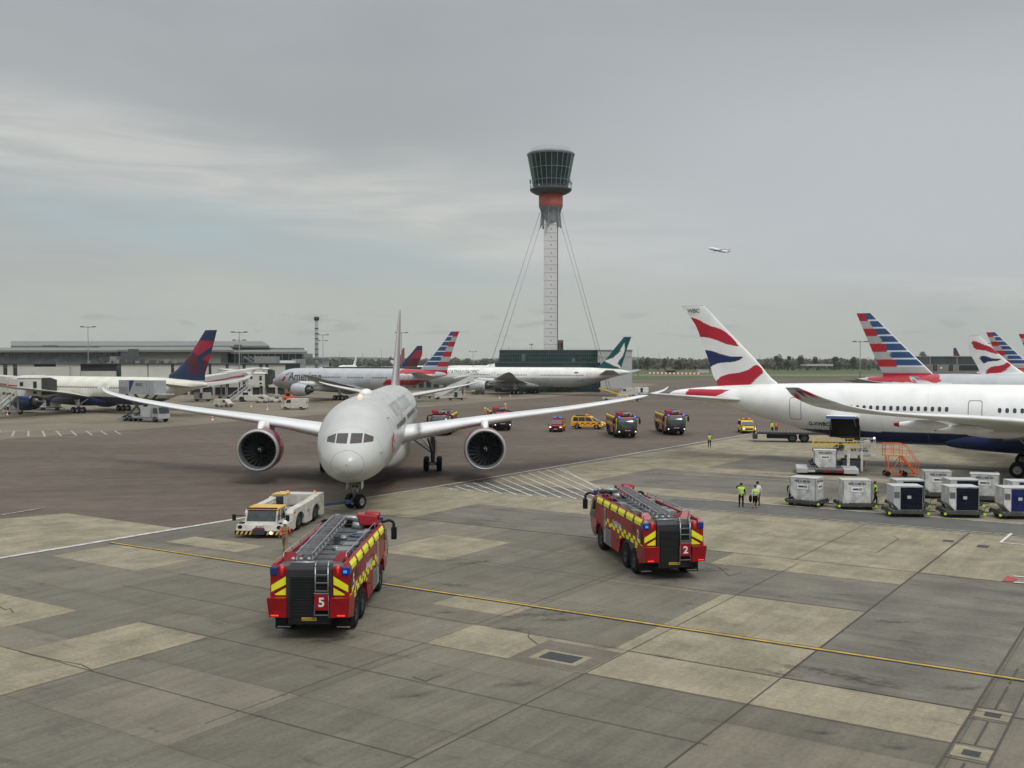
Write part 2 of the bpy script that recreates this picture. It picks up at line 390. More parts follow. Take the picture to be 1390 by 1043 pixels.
def nose_gear(parent, x, ztop, r=.5, w=.4, steer=0.):
    b = MB(); b.tube((x, 0, r), (x, 0, ztop), .2, .26, 12); b.tube((x, 0, r), (x, 0, r+.8), .09, .09, 10, 1)
    b.bar((x, 0, ztop*.6), (x-1.5, 0, ztop), .12, .12); b.bar((x, .1, r+.9), (x, .45, ztop), .07, .07); b.bar((x, -.1, r+.9), (x, -.45, ztop), .07, .07)
    b.tube((x, -.4, r), (x, .4, r), .07, .07, 8); b.box(x-.22, x-.05, -.3, .3, ztop*.62, ztop*.75)
    b.sphere((x-.26, -.16, ztop*.68), .09, 3); b.sphere((x-.26, .16, ztop*.68), .09, 3)
    for s_ in (-1, 1): b.box(x-.9, x+.5, s_*.5, s_*.53, ztop*.62, ztop+.3, 2)
    b.bar((x-.2, 0, r+.1), (x-.45, 0, r+.5), .08, .1); b.bar((x-.45, 0, r+.5), (x-.1, 0, r+.95), .08, .1)
    g = b.build('nose_gear', [GREYM, ALU, WHITE, GLASS], parent)
    for q in (-1, 1): o = wheel_mb(r, w).build('wheel', [DARK, RIM], g); o.location = (x-q*.42*math.sin(steer), q*.42*math.cos(steer), r); o.rotation_euler[2] = steer
def fairing(parent, F, x0, x1, drop, paint, wide=1.04):
    n, nt = 40, 32; t = np.linspace(0, 1, n); sh = np.sin(np.pi*np.clip(t, 0, 1))**.55; th = np.linspace(0, 2*np.pi, nt, endpoint=False)
    P = np.zeros((n, nt, 3)); P[:, :, 0] = (x0+(x1-x0)*t)[:, None]
    hw = F.W*(.55+(wide-.55)*sh); bt = F.zc-F.H+.1-drop*sh-.05; tp = F.zc-F.H*(.8-.62*sh)
    e = .62
    P[:, :, 1] = hw[:, None]*(np.sign(np.sin(th))*np.abs(np.sin(th))**e)[None]
    P[:, :, 2] = ((bt+tp)/2)[:, None]+((tp-bt)/2)[:, None]*(np.sign(np.cos(th))*np.abs(np.cos(th))**e)[None]
    return grid_mesh('belly_fairing', P, PAINT, parent, wrapv=True, col=paint(P), caps=True)
def airliner(name, label, F, pos, hdg, wing, fin, stab, engs, gears, fpaint, finpaint, wingpaint, stabpaint, group=None, windows=(), doors=(), winz=.65, sides=(-1,), hi=False, nx=150, nt=64, keep=None, engcol=(.6, .6, .6), wz=None, cock=True, drop=.55, pos_z=0., winsize=(.3, .44), fair=True, fairpaint=None, twist=(3, -1), doorh=1.9, ng=True, steer=0):
    """hdg: direction of local +x (aft) in the world"""
    root = empty(name, (pos[0], pos[1], pos_z), hdg, label, 'aeroplane', group)
    F.mesh(root, fpaint, nx, nt, keep)
    for s_ in (-1, 1):
        loft('wing', [(a, s_*b, c, d) for a, b, c, d in wing], root, wingpaint, 60 if hi else 26, 13 if hi else 9, (.12, .08), twist=twist, camber=.006)
        loft('tailplane', [(a, s_*b, c, d) for a, b, c, d in stab], root, stabpaint, 30 if hi else 12, 11 if hi else 7, (.1, .08))
        for (ex, ey, ez, er, el) in engs:
            st = np.array(wing); zz = np.interp(ey, st[:, 1], st[:, 2]); xx = np.interp(ey, st[:, 1], st[:, 0])
            engine(root, ex, s_*ey, ez, er, el, engcol, wingz=zz, hi=hi, wingx=xx-ex+.6)
    loft('tail_fin', fin, root, finpaint, 170 if hi else 90, 41 if hi else 25, (.085, .07))
    wst = np.array(wing)
    if fair: fairing(root, F, wst[0, 0]-3.2, wst[0, 0]+wst[0, 3]+4, drop, fairpaint or fpaint)
    for (gx, gy, rows, r) in gears:
        for s_ in (-1, 1): main_gear(root, gx, s_*gy, F.zc-F.H*.55, rows, r)
    if ng: nose_gear(root, 5.8, F.zc-F.H*.86, .53 if hi else .5, .42, R(steer))
    zw = F.zc+(winz if wz is None else wz)
    for s_ in sides:
        base = None
        for (xa, xb, p) in windows:
            k = 0
            while xa+k*p <= xb+1e-6:
                x = xa+k*p; k += 1
                if s_*1. and base is not None and F.Ln < x < F.L-F.Lt and base[1] == s_:
                    o = base[0].copy(); COL.objects.link(o); o.location.x = x-base[2]; continue
                o = F.poly('window', rrect(x, zw, *winsize), s_, WINM, root, .02)
                if F.Ln < x < F.L-F.Lt: base = (o, s_, x)
        for (xd, w, h) in doors:
            F.poly('door', rrect(xd, zw-.25, w, h, .18), s_, mat('door_outline', (.17, .17, .17), .5), root, .012, hole=rrect(xd, zw-.25, w-.12, h-.12, .18))
    if cock:
        H, W = F.H, F.W
        for s_ in (-1, 1):
            for (y0, y1, za, zb, zc_, zd) in ((.035, .30, .245, .235, .035, .04), (.335, .545, .235, .15, .04, .05)):
                n = 7; P = np.zeros((n, n, 3))
                for i in range(n):
                    for j in range(n):
                        a, b = i/(n-1), j/(n-1); y = (y0+(y1-y0)*a)*W; top = za+(zb-za)*a; bot = zc_+(zd-zc_)*a
                        z = F.zc+H*(bot+(top-bot)*b)
                        P[i, j] = (F.xfront(y, z)-.02, s_*y*1.0, z+.01)
                grid_mesh('cockpit_window', P, COCKG, root)
    return root
# ---------------------------------------------------------------- the aeroplanes in the photo
def place(nose, aft):
    a = Vector((aft[0], aft[1], 0)).normalized(); return (nose[0], nose[1]), math.atan2(a.y, a.x), a
def plane_xz(px, py, nose, a, off=0.):        # where a sight line meets the aeroplane's own upright middle plane
    d = ray(px, py); n = Vector((-a.y, a.x, 0)); o = Vector((nose[0], nose[1], 0))+n*off
    t = (o.dot(n)-0)/d.dot(n); p = d*t
    return (Vector((p.x, p.y, 0))-o).dot(a), CAMH+p.z
def fin_px(rows, nose, a, root=1.0, tiptrim=.0):
    st = []
    for le, te, py in rows:
        x0, z0 = plane_xz(le, py, nose, a); x1, z1 = plane_xz(te, py, nose, a); st.append((x0, 0, (z0+z1)/2, x1-x0))
    st.sort(key=lambda q: q[2]); b = st[0]; st.insert(0, (b[0]-.3, 0, b[2]-root, b[3]+.3)); return st
SW = (.80, .80, .78); BRED = (.42, .012, .03); BBLUE = (.012, .022, .10); SILV = (.40, .41, .42)
def stripes_aa(F, fin):
    z0, z1 = fin[1][2], fin[-1][2]; RED = (.42, .018, .03); BL = (.022, .075, .19); GR = (.42, .42, .43); WH = (.68, .68, .68)
    def f(P, U, tt):
        v = (z1-P[..., 2])/(z1-z0); c = np.zeros(P.shape); c[:] = GR; k = np.floor(v/.1276); fr = v/.1276-k
        sp = .5+.11*v+.06*(fr-.5); te = U > sp
        c[te & (k % 2 == 0) & (k < 7)] = RED; c[te & (k % 2 == 1)] = GR
        le = ~te & (k < 7); c[le & (fr < .8)] = BL; c[le & (fr >= .8)] = WH
        c[v > .985] = RED; c[(U < .035)] = WH; c[(abs(U-.78+.0*v) < .008) & te & (v < .98)] = WH
        return c
    return f
def aa_fus(L, W, zc, H):
    def f(P):
        c = np.zeros(P.shape); c[:] = (.46, .475, .49); X, Z = P[..., 0], P[..., 2]; q = X-L
        RED = (.42, .02, .035)
        c[(Z > zc+.56*H) & (q > -13.8+(zc+H-Z)*-.4) & (q < -3)] = RED
        c[(Z < zc+.56*H) & (Z > zc+.42*H) & (q > -16)] = (.7, .7, .7)
        c[(Z < zc+.05*H) & (Z > zc-.4*H) & (q > -18+(zc-Z)*-1.) & (q < -5)] = RED
        return c
    return f
def two_tone(up, low, zb, slope=0., L=0):
    def f(P):
        c = np.zeros(P.shape); c[:] = up; c[P[..., 2] < zb+slope*(P[..., 0]-L)] = low; return c
    return f

def ring(F, x, name, w, m, parent):
    b = MB(); t, bt, h = [float(q) for q in F.tbh(x)]; pts = []
    for i in range(65):
        a = 2*math.pi*i/64; pts.append((x, (h+.002)*math.sin(a), (t+bt)/2+(t-bt)/2*math.cos(a)))
    b.path(pts, w, 5); return b.build(name, [m], parent)
# --- the white airliner nose-on in the middle
VN = (-10.96, 68.1); vp, vh, va = place(VN, (-.051, 1))
FV = Fus(62.8, 2.89, 2.97, 4.93, 21, nose=[-.42, -.29, -.15, .03, .26, .64, .86, .965, 1]); FV.nb = [-.42, -.58, -.69, -.80, -.90, -.96, -.99, -1, -1]
finV = [(47., 0, 7., 13), (49.3, 0, 8.0, 10.6), (51.5, 0, 9.5, 9.0), (56.5, 0, 13.5, 6.3), (60.2, 0, 16.6, 3.4), (61., 0, 17., 2.2)]
wingV = [(17.9, 1.5, 4.0, 13.6), (19.9, 4., 4.3, 12.0), (24.2, 9.7, 5.08, 8.0), (31, 19.5, 6.05, 5.1), (37.3, 27, 7.0, 2.9), (40.3, 29.4, 7.5, 1.4), (42, 30.1, 7.8, .4)]
stabV = [(52.6, .8, 6.3, 6.6), (55.6, 5, 7.0, 4.4), (59.2, 9.4, 7.85, 2.2), (60, 9.9, 8.0, 1.2)]
def wing_grey(P, U, tt):
    c = np.zeros(P.shape); c[:] = (.70, .71, .71); c[U < .09] = (.76, .76, .76); c[(U > .70) & (U < .712)] = (.2, .2, .2); c[(U > .1) & (U < .106)] = (.28, .28, .28)
    return c
virgin = airliner('airliner', 'white airliner facing the camera in the middle, red engines, nose gear on a tow bar', FV, vp, vh, wingV, finV, stabV,
    [(20.0, 9.7, 2.95, 1.86, 4.6)], [(31.3, 4.9, 2, .66)], flat_paint((.5, .505, .485)), lambda P, U, tt: np.where((U < .05)[..., None], np.array((.36, .33, .33)), np.array((.20, .14, .145)))+np.zeros(P.shape), wing_grey, flat_paint((.6, .61, .6)),
    windows=[(9.5, 21, .62), (24, 38.5, .62), (41, 51, .62)], doors=[(6.9, 1.2, 2.3), (21.9, 1.2, 2.3), (39.7, 1.2, 2.3)], hi=True, nx=230, nt=112, engcol=(.2, .018, .04), sides=(-1,), winsize=(.28, .46), steer=-32)
FV.title('title', 'virgin atlantic', 2.4, 11.5, 6.15, -1, mat('title_grey', (.24, .23, .25), .4), virgin, bold=-.02, sx=1.95)
for x_ in (2.9, 8.9, 13.2, 18.4, 40., 46.): ring(FV, x_, 'skin_seam', .007, mat('seam_faint', (.33, .33, .32)), virgin)
for s_ in (-1, 1):
    b = MB(); y_ = float(FV.y(2.6, 4.3)); b.bar((2.5, s_*(y_-.02), 4.3), (2.7, s_*(y_+.14), 4.3), .05, .03); b.bar((2.7, s_*(y_+.14), 4.3), (2.4, s_*(y_+.16), 4.3), .03, .03); b.build('probe', [GREYM], virgin)
    FV.poly('data_panel', rrect(4.2, 3.6, .5, .35, .1), s_, mat('data_grey', (.35, .35, .34)), virgin, .01)
VM = mat('emblem_red', (.45, .03, .03), .45)
for s_ in (-1, 1):
    for poly in ([(5.2, 4.75), (5.5, 5.25), (5.75, 5.1), (5.6, 4.75), (5.9, 4.45), (5.55, 4.2), (5.35, 4.35)], [(5.9, 5.2), (6.5, 5.45), (6.7, 5.2), (6.3, 5.05), (6.6, 4.7), (6.2, 4.75), (6.0, 4.95)], [(5.8, 4.1), (6.4, 4.3), (6.9, 4.0), (6.4, 4.1), (6.1, 3.8)]):
        FV.poly('emblem', poly, s_, VM, virgin, .02)
b = MB(); b.sphere((0, 0, 0), 1, 0, 12, (1.1, .55, .42)); d_ = b.build('satellite_dome', [WHITE], virgin); d_.location = (14.6, 0, 7.95)
b = MB(); b.sphere((0, 0, 0), .16); o = b.build('beacon', [mat('aircraft_beacon', (.8, .1, .05), .3, emit=(1, .12, .08), estr=8)], virgin); o.location = (9.6, 0, 7.93)
b = MB(); b.hexa([(0, -.02, 0), (.5, -.02, 0), (.5, .02, 0), (0, .02, 0)], [(.25, -.02, -.45), (.55, -.02, -.45), (.55, .02, -.45), (.25, .02, -.45)]); o = b.build('antenna', [WHITE], virgin); o.location = (11.5, -.4, 2.02)
# radome seam
ring(FV, .62, 'radome_seam', .012, mat('seam_grey', (.2, .2, .2)), virgin)
b = MB()
for s_ in (-1, 1):
    x0 = FV.xfront(.12, 4.93)-.03; b.bar((x0, s_*.05, 4.86), (FV.xfront(.7, 5.02)-.05, s_*.55, 5.03), .035, .035)
b.build('windscreen_wipers', [BLACK], virgin)

# --- the big white tail on the right
BA_A = (-.877, .48); BN = (35.0+54.1*.877, 106-54.1*.48); bp, bh, ba = place(BN, BA_A)
FB = Fus(73.8, 2.98, 3.04, 5.27, 23.5)
finB = fin_px([(1056, 973.5, 521), (1047, 969, 513), (1030, 963, 493), (1003, 953, 465), (977, 942, 438), (962, 930.5, 422), (955, 924, 415.3)], BN, ba, 1.2)
def px_polys(polys, nose, a, ox, oy, sc, off=0.):
    return [([plane_xz(ox+x/sc, oy+y/sc, nose, a, off) for x, y in p], c) for p, c in polys]
BAP = [([(340, 150), (440, 165), (520, 215), (620, 240), (690, 300), (740, 362), (725, 362), (640, 345), (560, 310), (480, 295), (400, 295)], BRED),
       ([(455, 390), (540, 388), (620, 420), (700, 437), (785, 433), (720, 470), (650, 474), (580, 482), (530, 512), (510, 512)], BBLUE),
       ([(560, 610), (575, 610), (610, 570), (680, 552), (760, 545), (820, 520), (860, 480), (920, 538), (880, 572), (830, 625), (780, 655), (700, 664), (600, 665), (560, 680)], BRED)]
def ba_fin(polys):
    def f(P, U, tt):
        c = np.zeros(P.shape); c[:] = SW
        for p, col in polys: c[inpoly(P[..., 0], P[..., 2], p)] = col
        return c
    return f
polB_ = px_polys(BAP, BN, ba, 860, 400, 5.148)
def chaikin(p, n=2):
    for _ in range(n):
        q = []
        for i in range(len(p)):
            a, b_ = np.array(p[i]), np.array(p[(i+1) % len(p)]); q += [tuple(a*.75+b_*.25), tuple(a*.25+b_*.75)]
        p = q
    return p
polB = [(chaikin(p), c) for p, c in polB_]
def ba_wing(P, U, tt):
    c = wing_grey(P, U, tt); T = np.broadcast_to(tt[:, None], U.shape); w = T > .925; c[w] = (.5, .5, .5)
    q = U+(T-.96)*6
    c[w & (T > .955) & (T < .995) & (q > .1) & (q < .4)] = BRED; c[w & (T > .95) & (T < .985) & (q > .5) & (q < .66)] = BBLUE; c[w & (T > .935) & (T < .975) & (q > .72) & (q < .95)] = BRED
    return c
wingB = [(26.5, 2., 3.9, 14.5), (29.4, 6., 4.4, 11.4), (33, 10.5, 4.95, 8.9), (39.8, 20.5, 6.0, 5.6), (46.2, 29, 6.75, 3.3), (47.9, 30.6, 7.1, 3.1), (50.1, 31.7, 7.8, 2.3), (52.0, 32.3, 8.6, 1.0)]
stabB = [(64.3, .6, 6.35, 6.6), (68, 5, 6.75, 4.4), (71.4, 9.0, 7.15, 2.4), (72.4, 9.4, 7.2, 1.3)]
def sx(px, off=2.95, Z=6.0): return plane_xz(px, 553, BN, ba, -off if False else off)[0]
BD3, BD4 = 42.3, 59.3
CD0, CD1 = 52.9, 55.75
keepB = lambda cc: ~((cc[:, 0] > CD0) & (cc[:, 0] < CD1) & (cc[:, 1] > 0) & (cc[:, 2] > 2.95) & (cc[:, 2] < 4.85))
def fusB(P):
    c = two_tone((.86, .86, .84), BBLUE, 3.55, .0)(P); c[(P[..., 0] > 66.6+(7.5-P[..., 2])*2.) & (P[..., 0] < 72.2-(P[..., 2]-6.3)*.6) & (P[..., 2] < 7.5) & (P[..., 2] > 6.3)] = BRED
    return c
ba_plane = airliner('airliner', 'big white airliner on the right with waved tail and G-XWBC on its side', FB, bp, bh, wingB, finB, stabB,
    [(23.8, 10.5, 2.9, 1.9, 5.0)], [(37.0, 5.35, 3, .7)], fusB, ba_fin(polB), ba_wing, flat_paint((.58, .58, .58)),
    windows=[(44.8, 55.6, .635), (33.2, 40.2, .635)], doors=[(BD3, 1.25, 2.3), (BD4, 1.25, 2.3)], hi=True, nx=330, nt=144, sides=(1,), wz=.67, winsize=(.31, .47), keep=keepB, cock=False, drop=.6)
FB.title('registration', 'G-XWBC', .52, 58.0, 3.98, 1, mat('registration_black', (.03, .03, .04), .5), ba_plane, bold=.035, sx=1.0)
for s_ in (1,):
    x0, z0 = plane_xz(942, 421, BN, ba); bm_t = frame((x0, .2, z0-.1), (-1, 0, 0), (0, 0, 1)); text_flat('fin_lettering', 'WBC', .6, bm_t, mat('registration_black'), ba_plane, .02)
b = MB(); yi = .9      # hold behind the open cargo door
b.box(CD0-.02, CD1+.02, .9, 1.0, 2.9, 4.9); b.box(CD0-.06, CD0, .95, 2.7, 2.9, 4.9); b.box(CD1, CD1+.06, .95, 2.7, 2.9, 4.9); b.box(CD0, CD1, .95, 2.6, 2.86, 2.94); b.box(CD0, CD1, .95, 2.7, 4.86, 4.9)
b.build('cargo_hold', [mat('hold_lining', (.05, .055, .045), .8)], ba_plane)
b = MB()
for i in range(6):
    a0, a1 = i/6, (i+1)/6; f = lambda a: (2.93+1.75*a, 4.86+.62*a-.5*a*a)
    (ya, za), (yb, zb) = f(a0), f(a1); b.hexa([(CD0, ya, za), (CD1, ya, za), (CD1, yb, zb), (CD0, yb, zb)], [(CD0, ya, za+.12), (CD1, ya, za+.12), (CD1, yb, zb+.12), (CD0, yb, zb+.12)])
b.box(CD0, CD1, 4.66, 4.74, 4.85, 5.12, 1); b.bar((CD0+.3, 2.9, 4.0), (CD0+.3, 4.2, 5.0), .07, .07, 2)
b.build('cargo_door', [WHITE, mat('door_edge_blue', (.08, .13, .3), .4), GREYM], ba_plane)
for i, (yy, ln) in enumerate(((8.5, 5.6), (14.5, 5.0), (20.5, 4.2))):
    st = np.array(wingB); xl = np.interp(yy, st[:, 1], st[:, 0]); ch = np.interp(yy, st[:, 1], st[:, 3]); zz = np.interp(yy, st[:, 1], st[:, 2])
    b = MB(); b.lathe([(0, .02), (.3, .14), (ln*.3, .34), (ln*.6, .33), (ln*.9, .17)], 14, 'x'); b.lathe([(ln*.9, .17), (ln, .1), (ln+.02, .01)], 14, 'x', m=1)
    wg = [c for c in ba_plane.children if c.name.startswith('wing')][1]
    o = b.build('flap_fairing', [WHITE, REDV], wg); o.location = (xl+ch-ln+1.6, yy, zz-.62); o.scale = (1, 1, 1.25)
ring(FB, 46.5, 'skin_seam', .008, mat('seam_light', (.45, .45, .45)), ba_plane)

# --- airliners parked behind, port side towards us
def f777(L): return Fus(L, 3.1, 3.1, 5.45, 20)
AN = (-69.2, 300); AAFT = (.823, -.568); ap, ah, aa = place(AN, AAFT); FA = f777(63.7)
finA = fin_px([(571, 607.5, 503.5), (585, 611.5, 486), (600, 617.5, 467), (612, 623.4, 450.3)], AN, aa, 1.)
w777 = [(20.5, 2, 3.9, 14.), (27, 10.5, 5.0, 8.6), (35, 20.5, 6.0, 5.2), (42.5, 30.4, 7.2, 1.9)]
s777 = lambda L: [(L-10.2, .8, 6.4, 7.2), (L-6.4, 6, 7.1, 4.8), (L-3.2, 10.7, 7.8, 2.6)]
silver_wing = flat_paint((.4, .41, .42))
am1 = airliner('airliner', 'silver airliner lettered American with a striped tail, parked behind the white one', FA, ap, ah, w777, finA, s777(63.7),
    [(18.6, 9.6, 2.75, 1.8, 5.2)], [(31.8, 5.5, 3, .68)], aa_fus(63.7, 3.1, 5.45, 3.1), stripes_aa(FA, finA), silver_wing, flat_paint((.4, .4, .41)),
    windows=[(21.5, 29.5, .56), (32, 38, .56), (41, 46.5, .56)], doors=[(5.6, 1.1, 2.1), (15.5, 1.1, 2.1), (39.5, 1.1, 2.1), (52.5, 1.1, 2.1)], group='airliners parked on the far stands', engcol=(.42, .44, .46), winsize=(.3, .42))
FA.title('title', 'American', 3.3, 9.2, 5.15, -1, mat('title_slate', (.035, .045, .06), .5), am1, bold=.012, sx=1.02)
FA.poly('emblem', [(6.1, 4.9), (7.3, 6.3), (8.2, 5.9), (7.4, 5.0)], -1, mat('emblem_crimson', (.4, .02, .05), .4), am1, .03)
FA.poly('emblem', [(7.5, 6.6), (9.2, 7.4), (9.9, 7.45), (8.1, 6.4)], -1, mat('emblem_blue', (.03, .11, .3), .4), am1, .03)

CN = (-28.3, 349); cp, ch, ca = place(CN, (.866, -.5)); FC = f777(73.9)
finC = fin_px([(811, 843.5, 501.5), (824, 847.5, 486), (836, 852, 471), (847, 857, 457.6)], CN, ca, 1.)
CPOL = px_polys([([(1088, 145), (1090, 200), (1075, 250), (1030, 310), (1060, 340), (1058, 350), (1000, 325), (930, 290), (1000, 265), (1050, 220)], SW)], CN, ca, 660, 440, 5.79)
def cx_fin(P, U, tt):
    c = np.zeros(P.shape); c[:] = (.004, .085, .085)
    for p, col in CPOL: c[inpoly(P[..., 0], P[..., 2], p)] = col
    c[P[..., 2] < 8.2] = SW
    return c
wC = [(25.8, 2, 3.9, 14.), (32.3, 10.5, 5.0, 8.6), (40.3, 20.5, 6.0, 5.2), (46.8, 29, 6.9, 2.7), (50, 32.3, 7.3, .7)]
cx = airliner('airliner', 'white airliner lettered CATHAY PACIFIC with a dark green tail before the control tower', FC, cp, ch, wC, finC, s777(73.9),
    [(23.5, 9.6, 2.75, 1.95, 5.6)], [(37.1, 5.5, 3, .68)], two_tone((.80, .80, .76), (.45, .47, .48), 5.35), cx_fin, flat_paint((.33, .34, .33)), flat_paint((.33, .34, .33)),
    windows=[(17, 26, .56), (29, 40, .56), (45, 60, .56)], doors=[(5.6, 1.1, 2.1), (27.5, 1.1, 2.1), (42, 1.1, 2.1), (61.5, 1.1, 2.1)], group='airliners parked on the far stands', engcol=(.5, .52, .54), winsize=(.28, .4))
FC.title('title', 'CATHAY PACIFIC', 1.5, 9.8, 6.5, -1, mat('title_green', (.005, .03, .03), .5), cx, bold=.015, sx=1.02)
FC.poly('title_rule', [(10, 6.35), (23, 6.35), (23, 6.28), (10, 6.28)], -1, mat('title_green'), cx, .02)
FC.poly('flag', [(56.5, 6.7), (57.8, 6.7), (57.8, 7.2), (56.5, 7.2)], -1, mat('emblem_crimson'), cx, .02)
FC.title('registration', 'B-KPQ', .8, 57.5, 4.2, -1, mat('registration_black'), cx)

DN = (-111, 229.7); dp, dh, da = place(DN, (.839, -.545)); FD = Fus(63.7, 2.82, 2.82, 4.55, 20)
finD = fin_px([(230, 278.4, 509.5), (238, 279.5, 504), (246, 282, 496), (255, 285, 485), (267, 290, 467), (278.6, 294.7, 448.3)], DN, da, 1.)
DDR = (.09, .012, .025); DBR = (.36, .015, .05)
DPOL = px_polys([([(470, 160), (640, 160), (622, 205), (485, 300), (420, 245)], DBR), ([(525, 325), (620, 262), (600, 370), (588, 362)], DBR),
    ([(420, 245), (485, 300), (480, 480), (430, 480), (400, 400), (373, 320)], DDR), ([(525, 328), (588, 362), (610, 375), (560, 480), (518, 480)], DDR)], DN, da, 200, 440, 6.95)
def dl_fin(P, U, tt):
    c = np.zeros(P.shape); c[:] = (.012, .03, .085)
    for p, col in DPOL: c[inpoly(P[..., 0], P[..., 2], p)] = col
    return c
wD = [(19.5, 2, 3.5, 11.8), (26.3, 9.4, 4.4, 7.8), (33, 19, 5.3, 5.2), (40.6, 28.4, 6.5, 2.6), (42.6, 29.6, 7.4, 1.4), (43.8, 30, 8.6, .7)]
sD = [(54.2, .8, 5.6, 6.2), (57.5, 5, 6.0, 4.4), (60.4, 9.7, 6.5, 2.4)]
dl = airliner('airliner', 'cream white airliner with dark blue engines and blue and red tail at the left', FD, dp, dh, wD, finD, sD,
    [(17.7, 9.4, 2.25, 1.85, 5.4)], [(31.4, 5.3, 2, .66)], two_tone((.74, .73, .63), (.015, .03, .10), 3.25), dl_fin, flat_paint((.46, .46, .42)), flat_paint((.4, .4, .38)),
    windows=[(14, 18, .53), (20, 34, .53), (38, 45, .53)], doors=[(36, 1.1, 2.), (53, 1.1, 2.)], group='airliners parked on the far stands', engcol=(.012, .03, .10), winsize=(.26, .4), drop=.5)

# --- tails in a row on the right
def aa_right(px, py, Z, label, wn=True):
    X = XA(px, Z); a = Vector((-.877, .48, 0)).normalized(); n = (X-a.x*62.7, Z-a.y*62.7); p, h, _ = place(n, (-.877, .48)); F = f777(63.7)
    fin = [(49.9, 0, 7.4, 8.2), (50.85, 0, 8.5, 7.7), (54.1, 0, 11.8, 5.9), (57.3, 0, 15.1, 4.05), (60.45, 0, 18.4, 2.25)]
    return airliner('airliner', label, F, p, h, w777, fin, s777(63.7), [(18.6, 9.6, 2.75, 1.8, 5.2)], [(31.8, 5.5, 3, .68)], aa_fus(63.7, 3.1, 5.45, 3.1), stripes_aa(F, fin), silver_wing, flat_paint((.4, .4, .41)), group='airliners parked behind the big white one on the right', nx=260, nt=90, cock=False)
aa_right(1162, 429, 170, 'silver airliner with the large striped red and blue tail right behind the big white fuselage')
aa_right(1338, 451, 283, 'silver airliner whose striped tail rises at the right behind the smaller white waved tail')
aa_right(1382, 454, 300, 'silver airliner whose striped tail is cut off by the right edge of the photo')
def small(name_label, px, py, Z, aft, L=60, H=2.9, zc=4.9, finh=17., paint=None, finp=None, cat=None, pz=0., pitch=0., group='airliners far off beyond the stands', tail_at_px=True):
    a = Vector((aft[0], aft[1], 0)).normalized(); X = XA(px, Z); xt = (L-1.) if tail_at_px else L/2; n = (X-a.x*xt, Z-a.y*xt); p, h, _ = place(n, aft); F = Fus(L, H, H, zc, L*.32); k = L/62.8
    fin = [(L-15.*k, 0, zc+H*.7, 13*k), (L-12.8*k, 0, zc+H+.3, 10.*k), (L-6.5*k, 0, zc+H+(finh-zc-H)*.6, 6.2*k), (L-2.8*k, 0, finh, 2.6*k)]
    w = [((a_)*k, b*k, zc-1.1+(c-4.0)*k, d*k) for a_, b, c, d in wingV]; s = [((a_-62.8)*k+L, b*k, zc+H*.4+(c-6.3)*k, d*k) for a_, b, c, d in stabV]
    return airliner('airliner', name_label, F, p, h, w, fin, s, [(20*k, 9.7*k, zc-2*k, 1.75*k, 4.6*k)], [] if pz else [(31.3*k, 4.9*k, 2, .66)], paint or flat_paint(SW), finp or flat_paint(SW), flat_paint((.55, .55, .55)), flat_paint((.55, .55, .55)), group=group, nx=60, nt=24, cock=False, pos_z=pz, fair=False, ng=not pz)
def waves(zb, zt):
    def f(P, U, tt):
        c = np.zeros(P.shape); c[:] = SW; k = (16.8-8.)/(zt-zb); X_ = 72.9-(P[..., 0].max()-P[..., 0])*k; Z_ = 8.+(P[..., 2]-zb)*k
        for p, col in polB: c[inpoly(X_, Z_, p)] = col
        return c
    return f
def deltaf(P, U, tt):
    c = np.zeros(P.shape); c[:] = (.012, .03, .085); v = (P[..., 2]-8)/9; c[(v > .25) & (v < .8) & (U > .25)] = (.30, .015, .04); c[(v > .0) & (v < .4) & (U > .35)] = DDR
    return c
small('white airliner with a smaller red and blue waved tail near the right edge', 1319, 457, 262, (-.877, .48), paint=two_tone((.66, .66, .66), BBLUE, 3.4), finp=waves(8, 17))
small('far airliner whose small blue and red tail stands over the grey building on the right', 1295, 473, 640, (-.2, .98), finp=deltaf, finh=18.6)
small('far airliner with a narrow red, white and blue waved tail beside the terminal glass', 417, 473, 510, (.12, .99), finp=waves(8, 17))
small('far airliner with a dark blue and red tail left of the silver striped tail', 571, 470, 440, (.9, -.43), finp=deltaf)
small('far airliner whose dark red tail shows just right of the tall thin fin', 548.5, 474, 520, (.25, .97), finp=flat_paint((.2, .015, .03)))
small('far white airliner with a white tail over the silver fuselage, left of the tall fin', 484, 480, 700, (.08, .99), L=50, finh=15)
small('far white airliner with a thin white tail beside the tall round mast', 440, 481, 640, (.25, .97), L=45, finh=14, finp=waves(8, 14))
small('far white airliner whose fuselage lies low left of the dark green tower building', 676, 492, 620, (.95, .3), L=38, finh=9.5)
small('far white airliner parked low just right of the tall fin', 532, 486, 600, (-.9, .43), L=45, finh=11)
# the one climbing away
fl = small('white airliner with a dark belly climbing in the sky right of the control tower', 976, 340, 1900, (.97, .24), L=43, H=2.5, zc=0., finh=8.4, paint=two_tone((.85, .85, .85), (.1, .09, .1), -1.3), finp=waves(2.5, 8.4), pz=ZA(340, 1900), group='aircraft in the air', tail_at_px=False)
fl.rotation_euler = (0, R(11), fl.rotation_euler[2]); fl.location.z += 4
